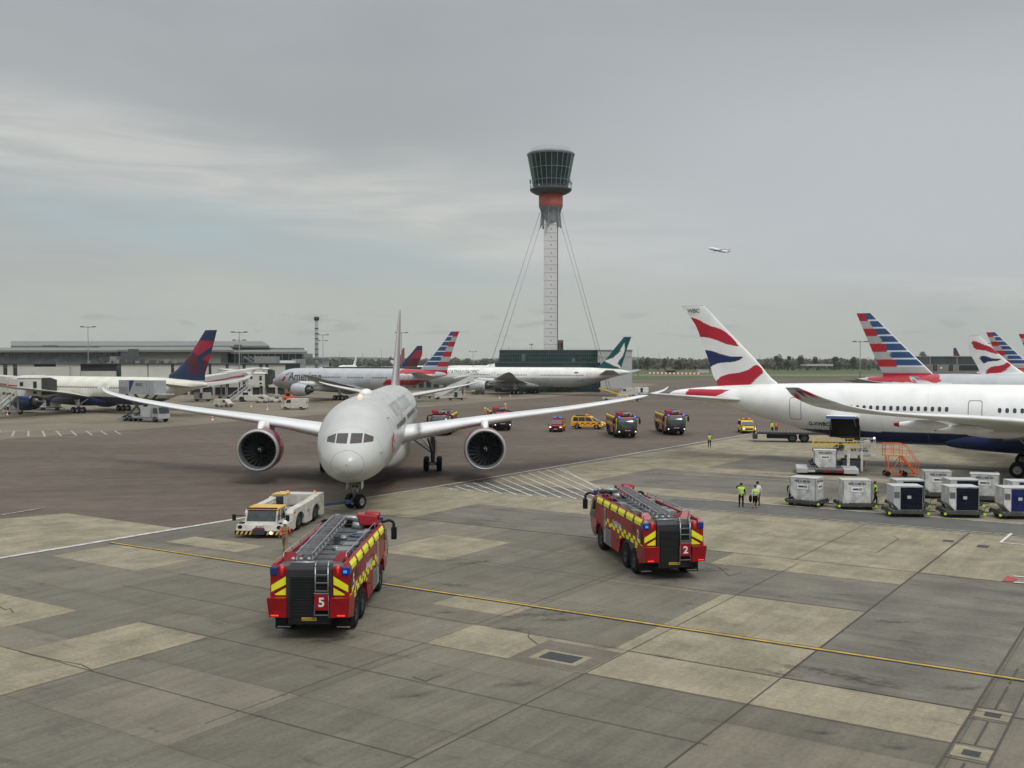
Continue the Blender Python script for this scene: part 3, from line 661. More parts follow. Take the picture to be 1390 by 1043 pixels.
# ---------------------------------------------------------------- airport fire engines (local: +x forward, +y left)
def superell(xb, xf, hw, n=28, p=4.5, a0=-90, a1=90):
    r = []
    for i in range(n+1):
        a = R(a0+(a1-a0)*i/n); c, s_ = math.cos(a), math.sin(a)
        r.append((xb+(xf-xb)*abs(c)**(2/p), hw*math.copysign(abs(s_)**(2/p), s_)))
    return r
def tyre_set(root, spots, r, w, name='wheel', rim=None):
    first = None
    for (x, y) in spots:
        if first is None: o = first = wheel_mb(r, w, 22).build(name, [DARK, rim or DGREY], root)
        else: o = first.copy(); COL.objects.link(o)
        o.location = (x, y, r+.012)
def fire_engine(loc, hdg, label, num, lit=True, monitor='right', crew=False):
    t = empty('fire_engine', (loc[0], loc[1], 0), hdg, label, 'fire engine', 'airport fire engines'); t.scale = (1, 1, .95)
    wz = .68; wx = (-3.75, -2.2, 2.8)
    # red hull with wheel arches cut into each side
    def side_profile():
        p = [(-5.75, 1.0), (-4.75, .98)]
        for c in (-2.975,):
            for i in range(13): a = math.pi-math.pi*i/12; p.append((c+1.62*math.cos(a), .98+.66*math.sin(a)**.55))
        p += [(-1.2, .62), (1.75, .62)]
        for i in range(13): a = math.pi-math.pi*i/12; p.append((2.8+.84*math.cos(a), .92+.66*math.sin(a)**.7))
        p += [(3.72, .8), (3.72, 2.95), (-5.6, 2.9)]
        return p
    b = MB()
    for s_ in (-1, 1):
        b.prism(side_profile(), s_*1.32, s_*1.5, 'y')
        b.hexa([(-5.6, s_*1.5, 2.9), (3.72, s_*1.5, 2.95), (3.72, s_*1.25, 2.95), (-5.6, s_*1.25, 2.9)], [(-5.5, s_*1.42, 3.08), (3.6, s_*1.42, 3.12), (3.6, s_*1.27, 3.12), (-5.5, s_*1.27, 3.08)])
        b.hexa([(-6.0, s_*.82, 1.0), (-5.0, s_*.82, .82), (-5.0, s_*1.55, .82), (-5.9, s_*1.5, 1.0)], [(-6.05, s_*.82, 1.78), (-5.0, s_*.82, 1.78), (-5.0, s_*1.58, 1.78), (-6.0, s_*1.56, 1.78)])
        b.hexa([(-5.6, s_*.85, 1.0), (-5.0, s_*.85, 1.0), (-5.0, s_*1.5, 1.0), (-5.6, s_*1.5, 1.0)], [(-5.66, s_*.85, 2.9), (-5.0, s_*.85, 2.9), (-5.0, s_*1.5, 2.9), (-5.66, s_*1.5, 2.9)])
        b.hexa([(-4.6, s_*1.25, 2.92), (-3.4, s_*1.25, 2.92), (-3.4, s_*.62, 2.92), (-4.6, s_*.62, 2.92)], [(-4.4, s_*1.25, 3.3), (-3.6, s_*1.2, 3.1), (-3.6, s_*.9, 3.1), (-4.4, s_*.9, 3.3)])
        # yellow along the roof edge and the checker band
        for i in range(6):
            x0 = -5.3+i*1.5; b.hexa([(x0, s_*1.503, 2.74), (x0+1.18, s_*1.503, 2.75), (x0+1.18, s_*1.515, 2.75), (x0, s_*1.515, 2.74)], [(x0, s_*1.503, 2.93), (x0+1.18, s_*1.503, 2.93), (x0+1.18, s_*1.51, 2.93), (x0, s_*1.51, 2.93)], 1)
            b.hexa([(x0, s_*1.5, 2.93), (x0+1.18, s_*1.5, 2.93), (x0+1.18, s_*1.515, 2.93), (x0, s_*1.515, 2.93)], [(x0, s_*1.43, 3.085), (x0+1.18, s_*1.43, 3.09), (x0+1.18, s_*1.44, 3.09), (x0, s_*1.44, 3.085)], 1)
            b.box(x0+1.22, x0+1.38, s_*1.5, s_*1.56, 2.8, 2.9, 2)
        for i in range(17):
            x0 = -5.55+i*.42; zb = 1.62+(x0+5.5)*.018
            if -.3 < x0 < .1: zb = 1.62
            z0 = zb+(.2 if i % 2 else 0); x1 = x0+.42
            if x1 > 3.6: break
            b.box(x0, x1, s_*1.502, s_*1.509, z0, z0+.2, 1)
        for i in range(5): # on the arch edge
            a = R(150-30*i); x0 = -2.975+1.66*math.cos(a); z0 = 1.0+.68*math.sin(a)**.55
            b.box(x0-.18, x0+.12, s_*1.502, s_*1.511, z0+.02, z0+.14, 1)
        # chevrons at the back
        y0, y1 = s_*.9, s_*1.46
        b.hexa([(-5.665, y0, 2.25), (-5.665, y1, 1.95), (-5.68, y1, 1.95), (-5.68, y0, 2.25)], [(-5.67, y0, 2.58), (-5.67, y1, 2.22), (-5.685, y1, 2.22), (-5.685, y0, 2.58)], 1)
        b.hexa([(-5.655, y0, 1.82), (-5.655, y1, 1.82), (-5.672, y1, 1.82), (-5.672, y0, 1.82)], [(-5.66, y0, 2.12), (-5.66, y1-s_*.07, 1.83), (-5.677, y1-s_*.07, 1.83), (-5.677, y0, 2.12)], 1)
        # louvres and panel lines behind
        for k in range(6): b.box(-4.4, -3.6, s_*1.502, s_*1.52, 2.2+k*.07, 2.225+k*.07, 2)
        for xx in (-5.05, -3.2, -.35, 1.3): b.box(xx, xx+.025, s_*1.5, s_*1.506, .98 if xx < -1.5 else .65, 2.72, 2)
        b.box(-5.3, -5.08, s_*1.5, s_*1.51, 2.0, 2.4, 2)
    b.build('hull', [REDV, YELV, DGREY], t, .02)
    b = MB(); b.box(-5.55, 3.7, -1.3, 1.3, 1.0, 2.96); b.box(-5.0, 3.5, -1.05, 1.05, .5, 1.0, 1)
    for k in range(7): b.box(-4.2+k*1.05, -4.17+k*1.05, -1.2, 1.2, 2.96, 2.985, 1)
    for k, (x, y, w, l, h) in enumerate(((-3.2, -.75, .5, .9, .18), (-1.6, -.8, .6, .6, .12), (-.3, .95, .4, .8, .2), (.8, -.9, .45, .5, .22), (-2.5, .9, .4, .6, .15))): b.box(x, x+l, y-w/2, y+w/2, 2.96, 2.96+h, 2)
    b.build('roof_deck', [mat('deck_grey', (.09, .094, .098), .6, var=.4, scale=1.5), BLACK, mat('deck_box_grey', (.2, .205, .21), .5, var=.25)], t)
    b = MB(); b.box(-5.78, -5.5, -.86, .86, .95, 2.86)
    for k in range(26): b.hexa([(-5.86, -.7, 1.08+k*.06), (-5.78, -.7, 1.05+k*.06), (-5.78, .7, 1.05+k*.06), (-5.86, .7, 1.08+k*.06)], [(-5.83, -.7, 1.11+k*.06), (-5.78, -.7, 1.09+k*.06), (-5.78, .7, 1.09+k*.06), (-5.83, .7, 1.11+k*.06)], 1)
    b.hexa([(-5.78, -.86, 2.7), (-5.3, -.86, 2.7), (-5.3, .86, 2.7), (-5.78, .86, 2.7)], [(-5.6, -.8, 3.02), (-5.2, -.8, 3.02), (-5.2, .8, 3.02), (-5.6, .8, 3.02)])
    b.box(-5.8, -5.1, -.8, .8, .7, .98, 1)
    b.build('rear_grille', [mat('charcoal_panel', (.03, .033, .036), .5, spec=.3), BLACK], t)
    for s_ in (-1, 1):
        b = MB(); b.box(-5.7, -5.15, s_*1.2, s_*1.52, 2.6, 2.96, 0); b.build('beacon_pod', [BLUELO], t, .06)
        b = MB(); b.box(-5.72, -5.69, s_*1.28, s_*1.42, 2.72, 2.83)
        if lit and s_ == -1 or lit and num != '5': b.build('rear_beacon', [BLUEL if s_ == (-1 if num == '5' else 1) else BLUELO], t)
        b = MB(); b.tube((-5.62, s_*1.06, 2.58), (-5.62, s_*1.06, 3.02), .085, .085, 12); b.build('tail_lamp_post', [mat('red_lens', (.5, .01, .015), .25, emit=(1, .05, .05), estr=.1)], t)
        b = MB(); b.box(-6.07, -6.03, s_*1.1, s_*1.4, 1.08, 1.13); b.build('tail_lamp', [REDL], t)
        b = MB(); b.box(-5.0, -4.95, s_*.85, s_*1.48, .3, .9); b.box(-5.01, -4.99, s_*.9, s_*1.4, .36, .4, 1); b.build('mud_flap', [BLACK, LGREY], t)
        # roller shutters and crew door
        b = MB(); b.box(1.38, 1.78, s_*1.5, s_*1.52, .68, 2.65); b.box(1.42, 1.72, s_*1.515, s_*1.528, 2.0, 2.55, 1); b.build('crew_door', [mat('door_grey', (.3, .3, .3), .45), mat('door_glass', (.12, .13, .14), .2)], t)
        b = MB(); b.box(.25, 1.3, s_*1.5, s_*1.52, .66, 1.55)
        for k in range(11): b.box(.25, 1.3, s_*1.515, s_*1.525, .7+k*.075, .72+k*.075, 1)
        b.build('roller_shutter', [mat('shutter_grey', (.27, .27, .27), .5, .3), DGREY], t)
        M = frame((-.9, s_*1.512, 2.18), (-s_, 0, 0), (0, 0, 1)); text_flat('door_lettering', 'Heathrow', .42, M, CLOTHW, t, .02, .95)
        M = frame((-.9, s_*1.512, 1.98), (-s_, 0, 0), (0, 0, 1)); text_flat('small_lettering', 'Airport Fire Service', .17, M, CLOTHW, t, .01)
        M = frame((-4.75, s_*1.512, 2.2), (-s_, 0, 0), (0, 0, 1)); text_flat('side_number', num, .8, M, CLOTHW, t, .03, .8)
        # mirrors
        b = MB(); b.path([(4.9, s_*1.2, 3.0), (5.1, s_*1.55, 3.08), (5.15, s_*1.75, 2.95), (5.1, s_*1.76, 2.7)], .08, 8); b.box(5.0, 5.22, s_*1.64, s_*1.9, 2.1, 2.72)
        b.build('mirror', [BLACK], t, .04)
        b = MB(); b.box(5.25, 5.5, s_*.95, s_*1.2, 2.98, 3.2); b.build('front_beacon', [BLUEL if lit and num not in '52' else BLUELO], t, .03)
        b = MB(); b.sphere((5.76, s_*1.12, 1.0), .085); b.build('headlight', [WHITEL], t)
    b = MB(); b.box(-5.0, 3.6, -.95, .95, .55, .9); b.build('chassis', [BLACK], t)
    tyre_set(t, [(x, s_*1.2) for x in wx for s_ in (-1, 1)], wz, .52)
    # cab: stacked plan outlines
    lv = [(.62, 5.3, 1.42), (.9, 5.72, 1.48), (1.35, 5.86, 1.5), (1.9, 5.84, 1.5), (2.4, 5.7, 1.47), (2.8, 5.45, 1.4), (3.02, 5.15, 1.3), (3.12, 4.7, 1.1), (3.14, 4.2, .6)]
    P = np.array([[(x, y, z) for x, y in superell(3.6, xf, hw, 40)] for z, xf, hw in lv])
    c = np.zeros(P.shape); c[:] = (.36, .012, .02)
    c[P[..., 2] < 1.3] = (.02, .02, .022); c[(P[..., 0] > 4.6) & (P[..., 2] < 2.9) & (P[..., 2] > 1.3)] = (.03, .035, .035)
    grid_mesh('cab', P, mat('cab_paint', rough=.3, attr=True, coat=.4), t, col=c, caps=False)
    b = MB(); b.prism([(3.55, .6), (4.9, .6), (4.9, 3.06), (3.55, 3.1)], -1.2, 1.2, 'y'); b.build('cab_interior', [BLACK], t)
    zz = np.linspace(1.45, 2.88, 12); L_ = np.array(lv)
    xf = np.interp(zz, L_[:, 0], L_[:, 1])+.015; hw = np.interp(zz, L_[:, 0], L_[:, 2])+.012
    P = np.array([[(x, y, z) for x, y in superell(3.6, a, h, 30, 4.5, -58, 58)] for z, a, h in zip(zz, xf, hw)])
    grid_mesh('windscreen', P, mat('windscreen_glass', (.035, .05, .05), .08, var=.6, scale=2, spec=.8), t)
    for s_ in (-1, 1):
        zz2 = np.linspace(1.3, 2.9, 10); P = np.array([[(x, y, z) for x, y in superell(3.6, float(np.interp(z, L_[:, 0], L_[:, 1]))+.03, float(np.interp(z, L_[:, 0], L_[:, 2]))+.03, 5, 4.5, min(s_*57, s_*67), max(s_*57, s_*67))] for z in zz2])
        grid_mesh('yellow_pillar', P, YELV, t)
        b = MB(); b.hexa([(3.85, s_*1.47, 1.75), (5.0, s_*1.49, 1.75), (5.0, s_*1.53, 1.75), (3.85, s_*1.53, 1.75)], [(3.9, s_*1.44, 2.75), (4.8, s_*1.4, 2.75), (4.8, s_*1.44, 2.75), (3.9, s_*1.46, 2.75)]); b.build('side_window', [GLASS], t)
    b = MB(); b.hexa([(5.5, -.9, 1.0), (5.95, -.8, 1.0), (5.95, .8, 1.0), (5.5, .9, 1.0)], [(5.5, -.9, 1.3), (5.9, -.8, 1.3), (5.9, .8, 1.3), (5.5, .9, 1.3)]); b.box(5.9, 5.97, -.35, .35, 1.12, 1.24, 1)
    b.build('front_bumper', [BLACK, LGREY], t, .02)
    b = MB(); b.tube((5.75, .05, 1.35), (6.15, .05, 1.42), .12, .09, 10); b.box(5.7, 5.95, -.1, .2, 1.28, 1.48); b.build('bumper_monitor', [REDV], t)
    # roof ladder boom
    y0 = .32; b = MB()
    A = [(-5.15, 3.12), (2.3, 3.5)]
    for dy in (-.3, .3):
        for dz in (0, .26): b.bar((A[0][0], y0+dy, A[0][1]+dz), (A[1][0], y0+dy, A[1][1]+dz), .05, .05)
    n = 24
    for k in range(n+1):
        f = k/n; x = A[0][0]+(A[1][0]-A[0][0])*f; z = A[0][1]+(A[1][1]-A[0][1])*f; b.bar((x, y0-.3, z+.26), (x, y0+.3, z+.26), .035, .035)
        if k < n:
            x2 = A[0][0]+(A[1][0]-A[0][0])*(k+1)/n; z2 = A[0][1]+(A[1][1]-A[0][1])*(k+1)/n
            for dy in (-.3, .3): b.bar((x, y0+dy, z+(.26 if k % 2 else 0)), (x2, y0+dy, z2+(0 if k % 2 else .26)), .025, .025)
            b.bar((x, y0-.3, z+.26), (x2, y0+.3, z2+.26), .02, .02)
    for xx in (-5.0, -1.2, 1.9): b.bar((xx, y0-.25, 2.95), (xx, y0-.25, 3.3), .06, .06); b.bar((xx, y0+.25, 2.95), (xx, y0+.25, 3.3), .06, .06)
    b.box(-.9, -.3, y0-.5, y0-.32, 2.95, 3.3, 1); b.tube((-5.3, y0-.45, 3.05), (-5.3, y0+.45, 3.05), .07, .07, 8, 2)
    for q in (-.2, .1, .4): b.sphere((-5.25, y0+q, 3.18), .09, 2)
    b.build('roof_boom', [ALU, DGREY, GREYM], t)
    b = MB(); ys = -.5
    for q in (-.24, .24): b.path([(-5.55, ys+q, 3.06), (-5.72, ys+q, 3.18), (-5.9, ys+q, 3.0), (-5.93, ys+q, 1.9), (-5.95, ys+q*1.15, 1.0)], .028, 6)
    for k in range(6): b.bar((-5.93, ys-.25, 1.1+k*.32), (-5.93, ys+.25, 1.1+k*.32), .035, .03)
    b.build('rear_ladder', [ALU], t)
    b = MB(); b.box(-5.99, -5.96, ys-.26, ys+.26, 1.3, 1.95); b.box(-5.995, -5.97, ys-.28, ys+.28, 1.95, 1.99, 1); b.build('number_board', [REDV, ALU], t)
    text_flat('number', num, .5, frame((-5.994, ys, 1.62), (0, -1, 0), (0, 0, 1)), CLOTHW, t, .03)
    b = MB(); b.box(-5.83, -5.8, -.28, .28, .84, .97); b.build('number_plate', [PLATEY], t)
    text_flat('plate_lettering', 'HX15 KZA' if num == '5' else 'HX15 KZD', .1, frame((-5.835, 0, .905), (0, -1, 0), (0, 0, 1)), BLACK, t)
    # roof monitor and hatches
    mx, my = 3.3, (-.35 if monitor == 'right' else .35)
    b = MB(); b.tube((mx, my, 2.96), (mx, my, 3.3), .34, .26, 16); b.tube((mx, my, 3.3), (mx, my, 3.52), .2, .2, 12)
    b.tube((mx-.1, my, 3.46), (mx+.15, my+.85, 3.48), .13, .1, 12); b.tube((mx+.15, my+.85, 3.48), (mx+.22, my+1.1, 3.48), .13, .16, 12)
    b.build('monitor', [GREYM], t)
    b = MB(); b.hexa([(mx-.35, my-.95, 3.15), (mx+.6, my-.95, 3.15), (mx+.6, my-.1, 3.15), (mx-.35, my-.1, 3.15)], [(mx-.25, my-.9, 3.62), (mx+.5, my-.85, 3.62), (mx+.45, my+.1, 3.7), (mx-.2, my+.05, 3.7)])
    b.tube((mx+.1, my-1.0, 3.55), (mx+.1, my-.3, 3.62), .2, .22, 14); b.build('monitor_housing', [REDV], t, .06)
    b = MB(); b.box(4.0, 4.9, -.95, .35, 3.08, 3.3); b.build('roof_box', [BLACK], t, .03)
    b = MB(); b.box(4.1, 4.8, .45, 1.05, 3.06, 3.26); b.build('air_intake', [BLACK], t, .03)
    b = MB(); b.tube((2.4, .95, 2.96), (2.4, .95, 3.1), .36, .36, 18, 0); b.tube((2.4, .95, 3.1), (2.4, .95, 3.16), .3, .28, 18, 1); b.build('hatch', [BLACK, REDV], t)
    b = MB(); b.path([(1.2+.4*math.cos(a), -.7+.35*math.sin(a), 3.02) for a in np.linspace(0, 6.0, 14)], .05, 6); b.build('hose', [BLUEM], t)
    b = MB(); b.path([(3.9, .3, 3.3), (3.7, .8, 3.42), (3.3, 1.05, 3.35), (2.9, 1.1, 3.1)], .06, 6); b.build('hose', [BLACK], t)
    b = MB(); b.path([(-4.9+.9*k, -1.12+.03*(k % 2), 3.0+.1*(k % 2)) for k in range(9)], .025, 5); b.build('cable_run', [BLACK], t)
    for y_ in (-1.22, 1.22): b = MB(); b.path([(-4.8, y_, 3.1), (-4.7, y_, 3.32), (2.6, y_, 3.36), (2.7, y_, 3.12)], .022, 6); [b.bar((-4.7+k*1.46, y_, 3.08), (-4.7+k*1.46, y_, 3.34), .03, .03) for k in range(6)]; b.build('grab_rail', [ALU], t)
    for k, (x_, y_) in enumerate(((-4.2, .85), (-2.2, -.35), (.3, -.2), (2.0, -.95))): b = MB(); b.tube((x_, y_, 2.97), (x_, y_, 3.12), .16, .14, 14); b.tube((x_, y_, 3.12), (x_, y_, 3.15), .1, .1, 10); b.build('filler_cap', [GREYM], t)
    for s_ in (-1, 1):
        for x_, z_ in ((-4.75, 1.85), (-1.0, 1.25), (.1, 2.3), (.75, 1.62), (1.58, 1.5), (3.3, 1.6)): b = MB(); b.box(x_-.09, x_+.09, s_*1.52, s_*1.545, z_-.02, z_+.03); b.build('handle', [BLACK], t)
    b = MB(); b.tube((3.95, .75, 3.28), (3.95, .75, 3.42), .11, .08, 12); b.build('amber_beacon', [AMBL], t)
    return t
fire_engine((-7.55, 44.5), R(90-1.0), 'red and yellow fire engine numbered 5, seen from behind beside the white tractor', '5')
fire_engine((6.85, 55.1), R(90+9.5), 'red and yellow fire engine numbered 2, seen from behind right of the middle', '2', monitor='left')
E5 = G(841, 596); E6 = G(910, 592)
fire_engine((E5.x+.9, E5.y+6), R(-96+8), 'fire engine facing the camera with two blue lamps, right of the yellow off-roader', '3')
fire_engine((E6.x+.9, E6.y+6), R(-94+4), 'fire engine facing the camera, nearest the big white tail', '4')
fire_engine((XA(599, 146), 151), R(-92), 'fire engine half hidden by the wing, just right of the white nose-on fuselage', '1', lit=False)
e7 = fire_engine((XA(677, 156), 161), R(-84), 'fire engine behind the wing with a firefighter standing up on its side', '6', lit=False)

# ---------------------------------------------------------------- cars and vans
def car(loc, hdg, label, L, W, H, prof, glass, paint, kind='car', wr=.38, wheelx=None, bands=(), roofbar=True, name='car', group=None, beacon=True, trim=None, tumble=.14):
    """prof: side outline (x, z); glass: list of side-window quads [(x,z)...]"""
    t = empty(name, (loc[0], loc[1], 0), hdg, label, kind, group)
    def yw(z): return W/2-max(0, z-H*.55)/(H*.45)*tumble
    b = MB(); n = len(prof)
    vs = [(x, yw(z), z) for x, z in prof]+[(x, -yw(z), z) for x, z in prof]
    b.add(vs, [tuple(range(n)), tuple(range(2*n-1, n-1, -1))]+[(i, n+i, n+(i+1) % n, (i+1) % n) for i in range(n)])
    for (x0, x1, z0, z1, m) in bands:
        for s_ in (-1, 1): b.box(x0, x1, s_*(W/2-.01), s_*(W/2+.006), z0, z1, m)
    b.box(-L/2+.05, L/2-.05, -W/2+.08, W/2-.08, .28, .5, 1)
    b.build('body', [paint, BLACK, YELV, REDV, ORANGE], t, .035)
    for g in glass:
        for s_ in (-1, 1):
            b = MB(); b.add([(x, s_*(yw(z)+.008), z) for x, z in g], [tuple(range(len(g)))]); b.build('side_window', [GLASS], t)
    # windscreen: follow the steep part of the outline at the front
    fr = [p for p in prof if p[1] > H*.5 and p[0] > 0]
    fr.sort(key=lambda p: p[1]); (xa, za), (xb, zb) = fr[0], fr[-1]
    lerp = lambda f: (xa+(xb-xa)*f+.012, za+(zb-za)*f+.01)
    (x0, z0), (x1, z1) = lerp(.12), lerp(.9)
    b = MB(); b.add([(x0, -yw(z0)+.08, z0), (x0, yw(z0)-.08, z0), (x1, yw(z1)-.08, z1), (x1, -yw(z1)+.08, z1)], [(0, 1, 2, 3)]); b.build('windscreen', [GLASS], t)
    b = MB(); xr = -L/2-.008; b.add([(xr, -W/2+.2, H*.62), (xr, W/2-.2, H*.62), (xr+.03, W/2-.25, H*.85), (xr+.03, -W/2+.25, H*.85)], [(0, 1, 2, 3)]); b.build('rear_window', [GLASS], t)
    b = MB(); b.box(L/2-.05, L/2+.04, -W*.28, W*.28, H*.33, H*.42); b.box(L/2-.08, L/2+.05, -W/2+.05, W/2-.05, .3, H*.24, 0); b.box(L/2+.03, L/2+.055, -.26, .26, H*.22, H*.28, 1)
    b.build('grille', [BLACK, LGREY], t)
    for s_ in (-1, 1):
        b = MB(); b.box(L/2-.05, L/2+.02, s_*W*.33, s_*W*.46, H*.36, H*.44); b.build('headlight', [WHITEL if beacon else mat('headlamp_glass', (.6, .62, .62), .15)], t)
        b = MB(); b.box(-L/2-.02, -L/2+.03, s_*W*.38, s_*W*.47, H*.35, H*.55); b.build('tail_light', [mat('red_lens')], t)
        b = MB(); b.box(xa-.12, xa+.02, s_*(W/2+.02), s_*(W/2+.2), za-.02, za+.14); b.build('door_mirror', [BLACK], t, .02)
    if roofbar:
        b = MB(); b.box(-.5, .1, -W/2+.25, W/2-.25, H+.02, H+.1); b.box(-1.4, -1.2, -W/2+.25, W/2-.25, H+.01, H+.08, 1); b.box(-1.9, -.6, -W/2+.4, W/2-.6, H, H+.12, 1); b.build('roof_rack', [DGREY, BLACK], t)
        for s_ in (-1, 1): b = MB(); b.box(-.35, -.05, s_*.25, s_*.62, H+.1, H+.24); b.build('roof_beacon', [BLUEL if roofbar == 'blue' else AMBL], t, .03)
    tyre_set(t, [(x, s_*(W/2-.13)) for x in (wheelx or (-L*.31, L*.31)) for s_ in (-1, 1)], wr, .26, rim=RIM)
    return t
def suv_prof(L, H): return [(-L/2, .45), (-L/2, H*.55), (-L/2+.06, H*.93), (-L/2+.2, H), (L*.02, H), (L*.1, H*.98), (L*.235, H*.62), (L*.44, H*.56), (L/2, H*.5), (L/2, .4), (L*.31+.45, .4), (L*.31+.3, .72), (L*.31-.3, .72), (L*.31-.48, .38), (-L*.31+.48, .38), (-L*.31+.3, .72), (-L*.31-.3, .72), (-L*.31-.46, .45)]
def suv_glass(L, H): return [[(-L*.44, H*.63), (-L*.27, H*.63), (-L*.27, H*.92), (-L*.42, H*.92)], [(-L*.255, H*.63), (-L*.06, H*.63), (-L*.06, H*.93), (-L*.255, H*.93)], [(-L*.045, H*.63), (L*.19, H*.63), (L*.1, H*.92), (-L*.045, H*.93)]]
chk = [(-2.2+i*.44, -2.2+(i+1)*.44, .72+(.17 if i % 2 else 0), .9+(.17 if i % 2 else 0), 3) for i in range(10)]
g = G(755, 587); car((g.x+.3, g.y+2.3), R(-100), 'dark red off-roader with yellow checks and roof lamps, left of the yellow one', 4.8, 1.95, 1.9, suv_prof(4.8, 1.9), suv_glass(4.8, 1.9), REDV, 'car', .4, name='fire_service_car', group='fire service off-roaders', roofbar='blue', bands=[(a, b_, c, d_, 2) for a, b_, c, d_, _ in chk])
g = G(799, 583); car((g.x, g.y+1), R(-18), 'yellow off-roader with orange checks, side on between the dark red one and a fire engine', 5.0, 2.0, 2.0, suv_prof(5., 2.), suv_glass(5., 2.), mat('warm_yellow_paint', (.75, .42, .06), .4), 'car', .42, name='fire_service_car', group='fire service off-roaders', bands=[(a, b_, c-.05, d_-.05, 3 if i % 2 else 4) for i, (a, b_, c, d_, _) in enumerate(chk)])
g = G(1018, 589); car((g.x, g.y+2.3), R(-93), 'bright yellow off-roader with amber roof lamps under the white tail', 4.8, 1.95, 1.85, suv_prof(4.8, 1.85), suv_glass(4.8, 1.85), YELLOW, 'car', .4, name='airfield_car')
def van_prof(L, H): return [(-L/2, .4), (-L/2, H*.97), (-L/2+.1, H), (L*.18, H), (L*.26, H*.95), (L*.38, H*.58), (L*.48, H*.5), (L/2, H*.38), (L/2, .35), (L*.33+.42, .35), (L*.33+.3, .62), (L*.33-.3, .62), (L*.33-.42, .35), (-L*.3+.42, .35), (-L*.3+.3, .62), (-L*.3-.3, .62), (-L*.3-.42, .35)]
def van(loc, hdg, label, L=4.4, W=1.85, H=1.85, grp=None):
    t = car(loc, hdg, label, L, W, H, van_prof(L, H), [[(L*.1, H*.6), (L*.31, H*.6), (L*.25, H*.88), (L*.1, H*.9)]], VWHITE, 'van', .33, (-L*.3, L*.33), roofbar=False, name='van', beacon=False, tumble=.08); return t
g = G(302, 553); van((g.x, g.y+1), R(-25), 'small white van, nose to the right, by the foot of the jet bridge stairs')
g = G(399, 556.5); van((g.x, g.y+1), R(172), 'longer white van with its nose to the left, below the American aeroplane', 5.6, 2.0, 2.45)
g = G(1143-283, 538); van((XA(853, 305), 305), R(165), 'white box van by the green-tailed aeroplane', 5.5, 2.1, 2.6)

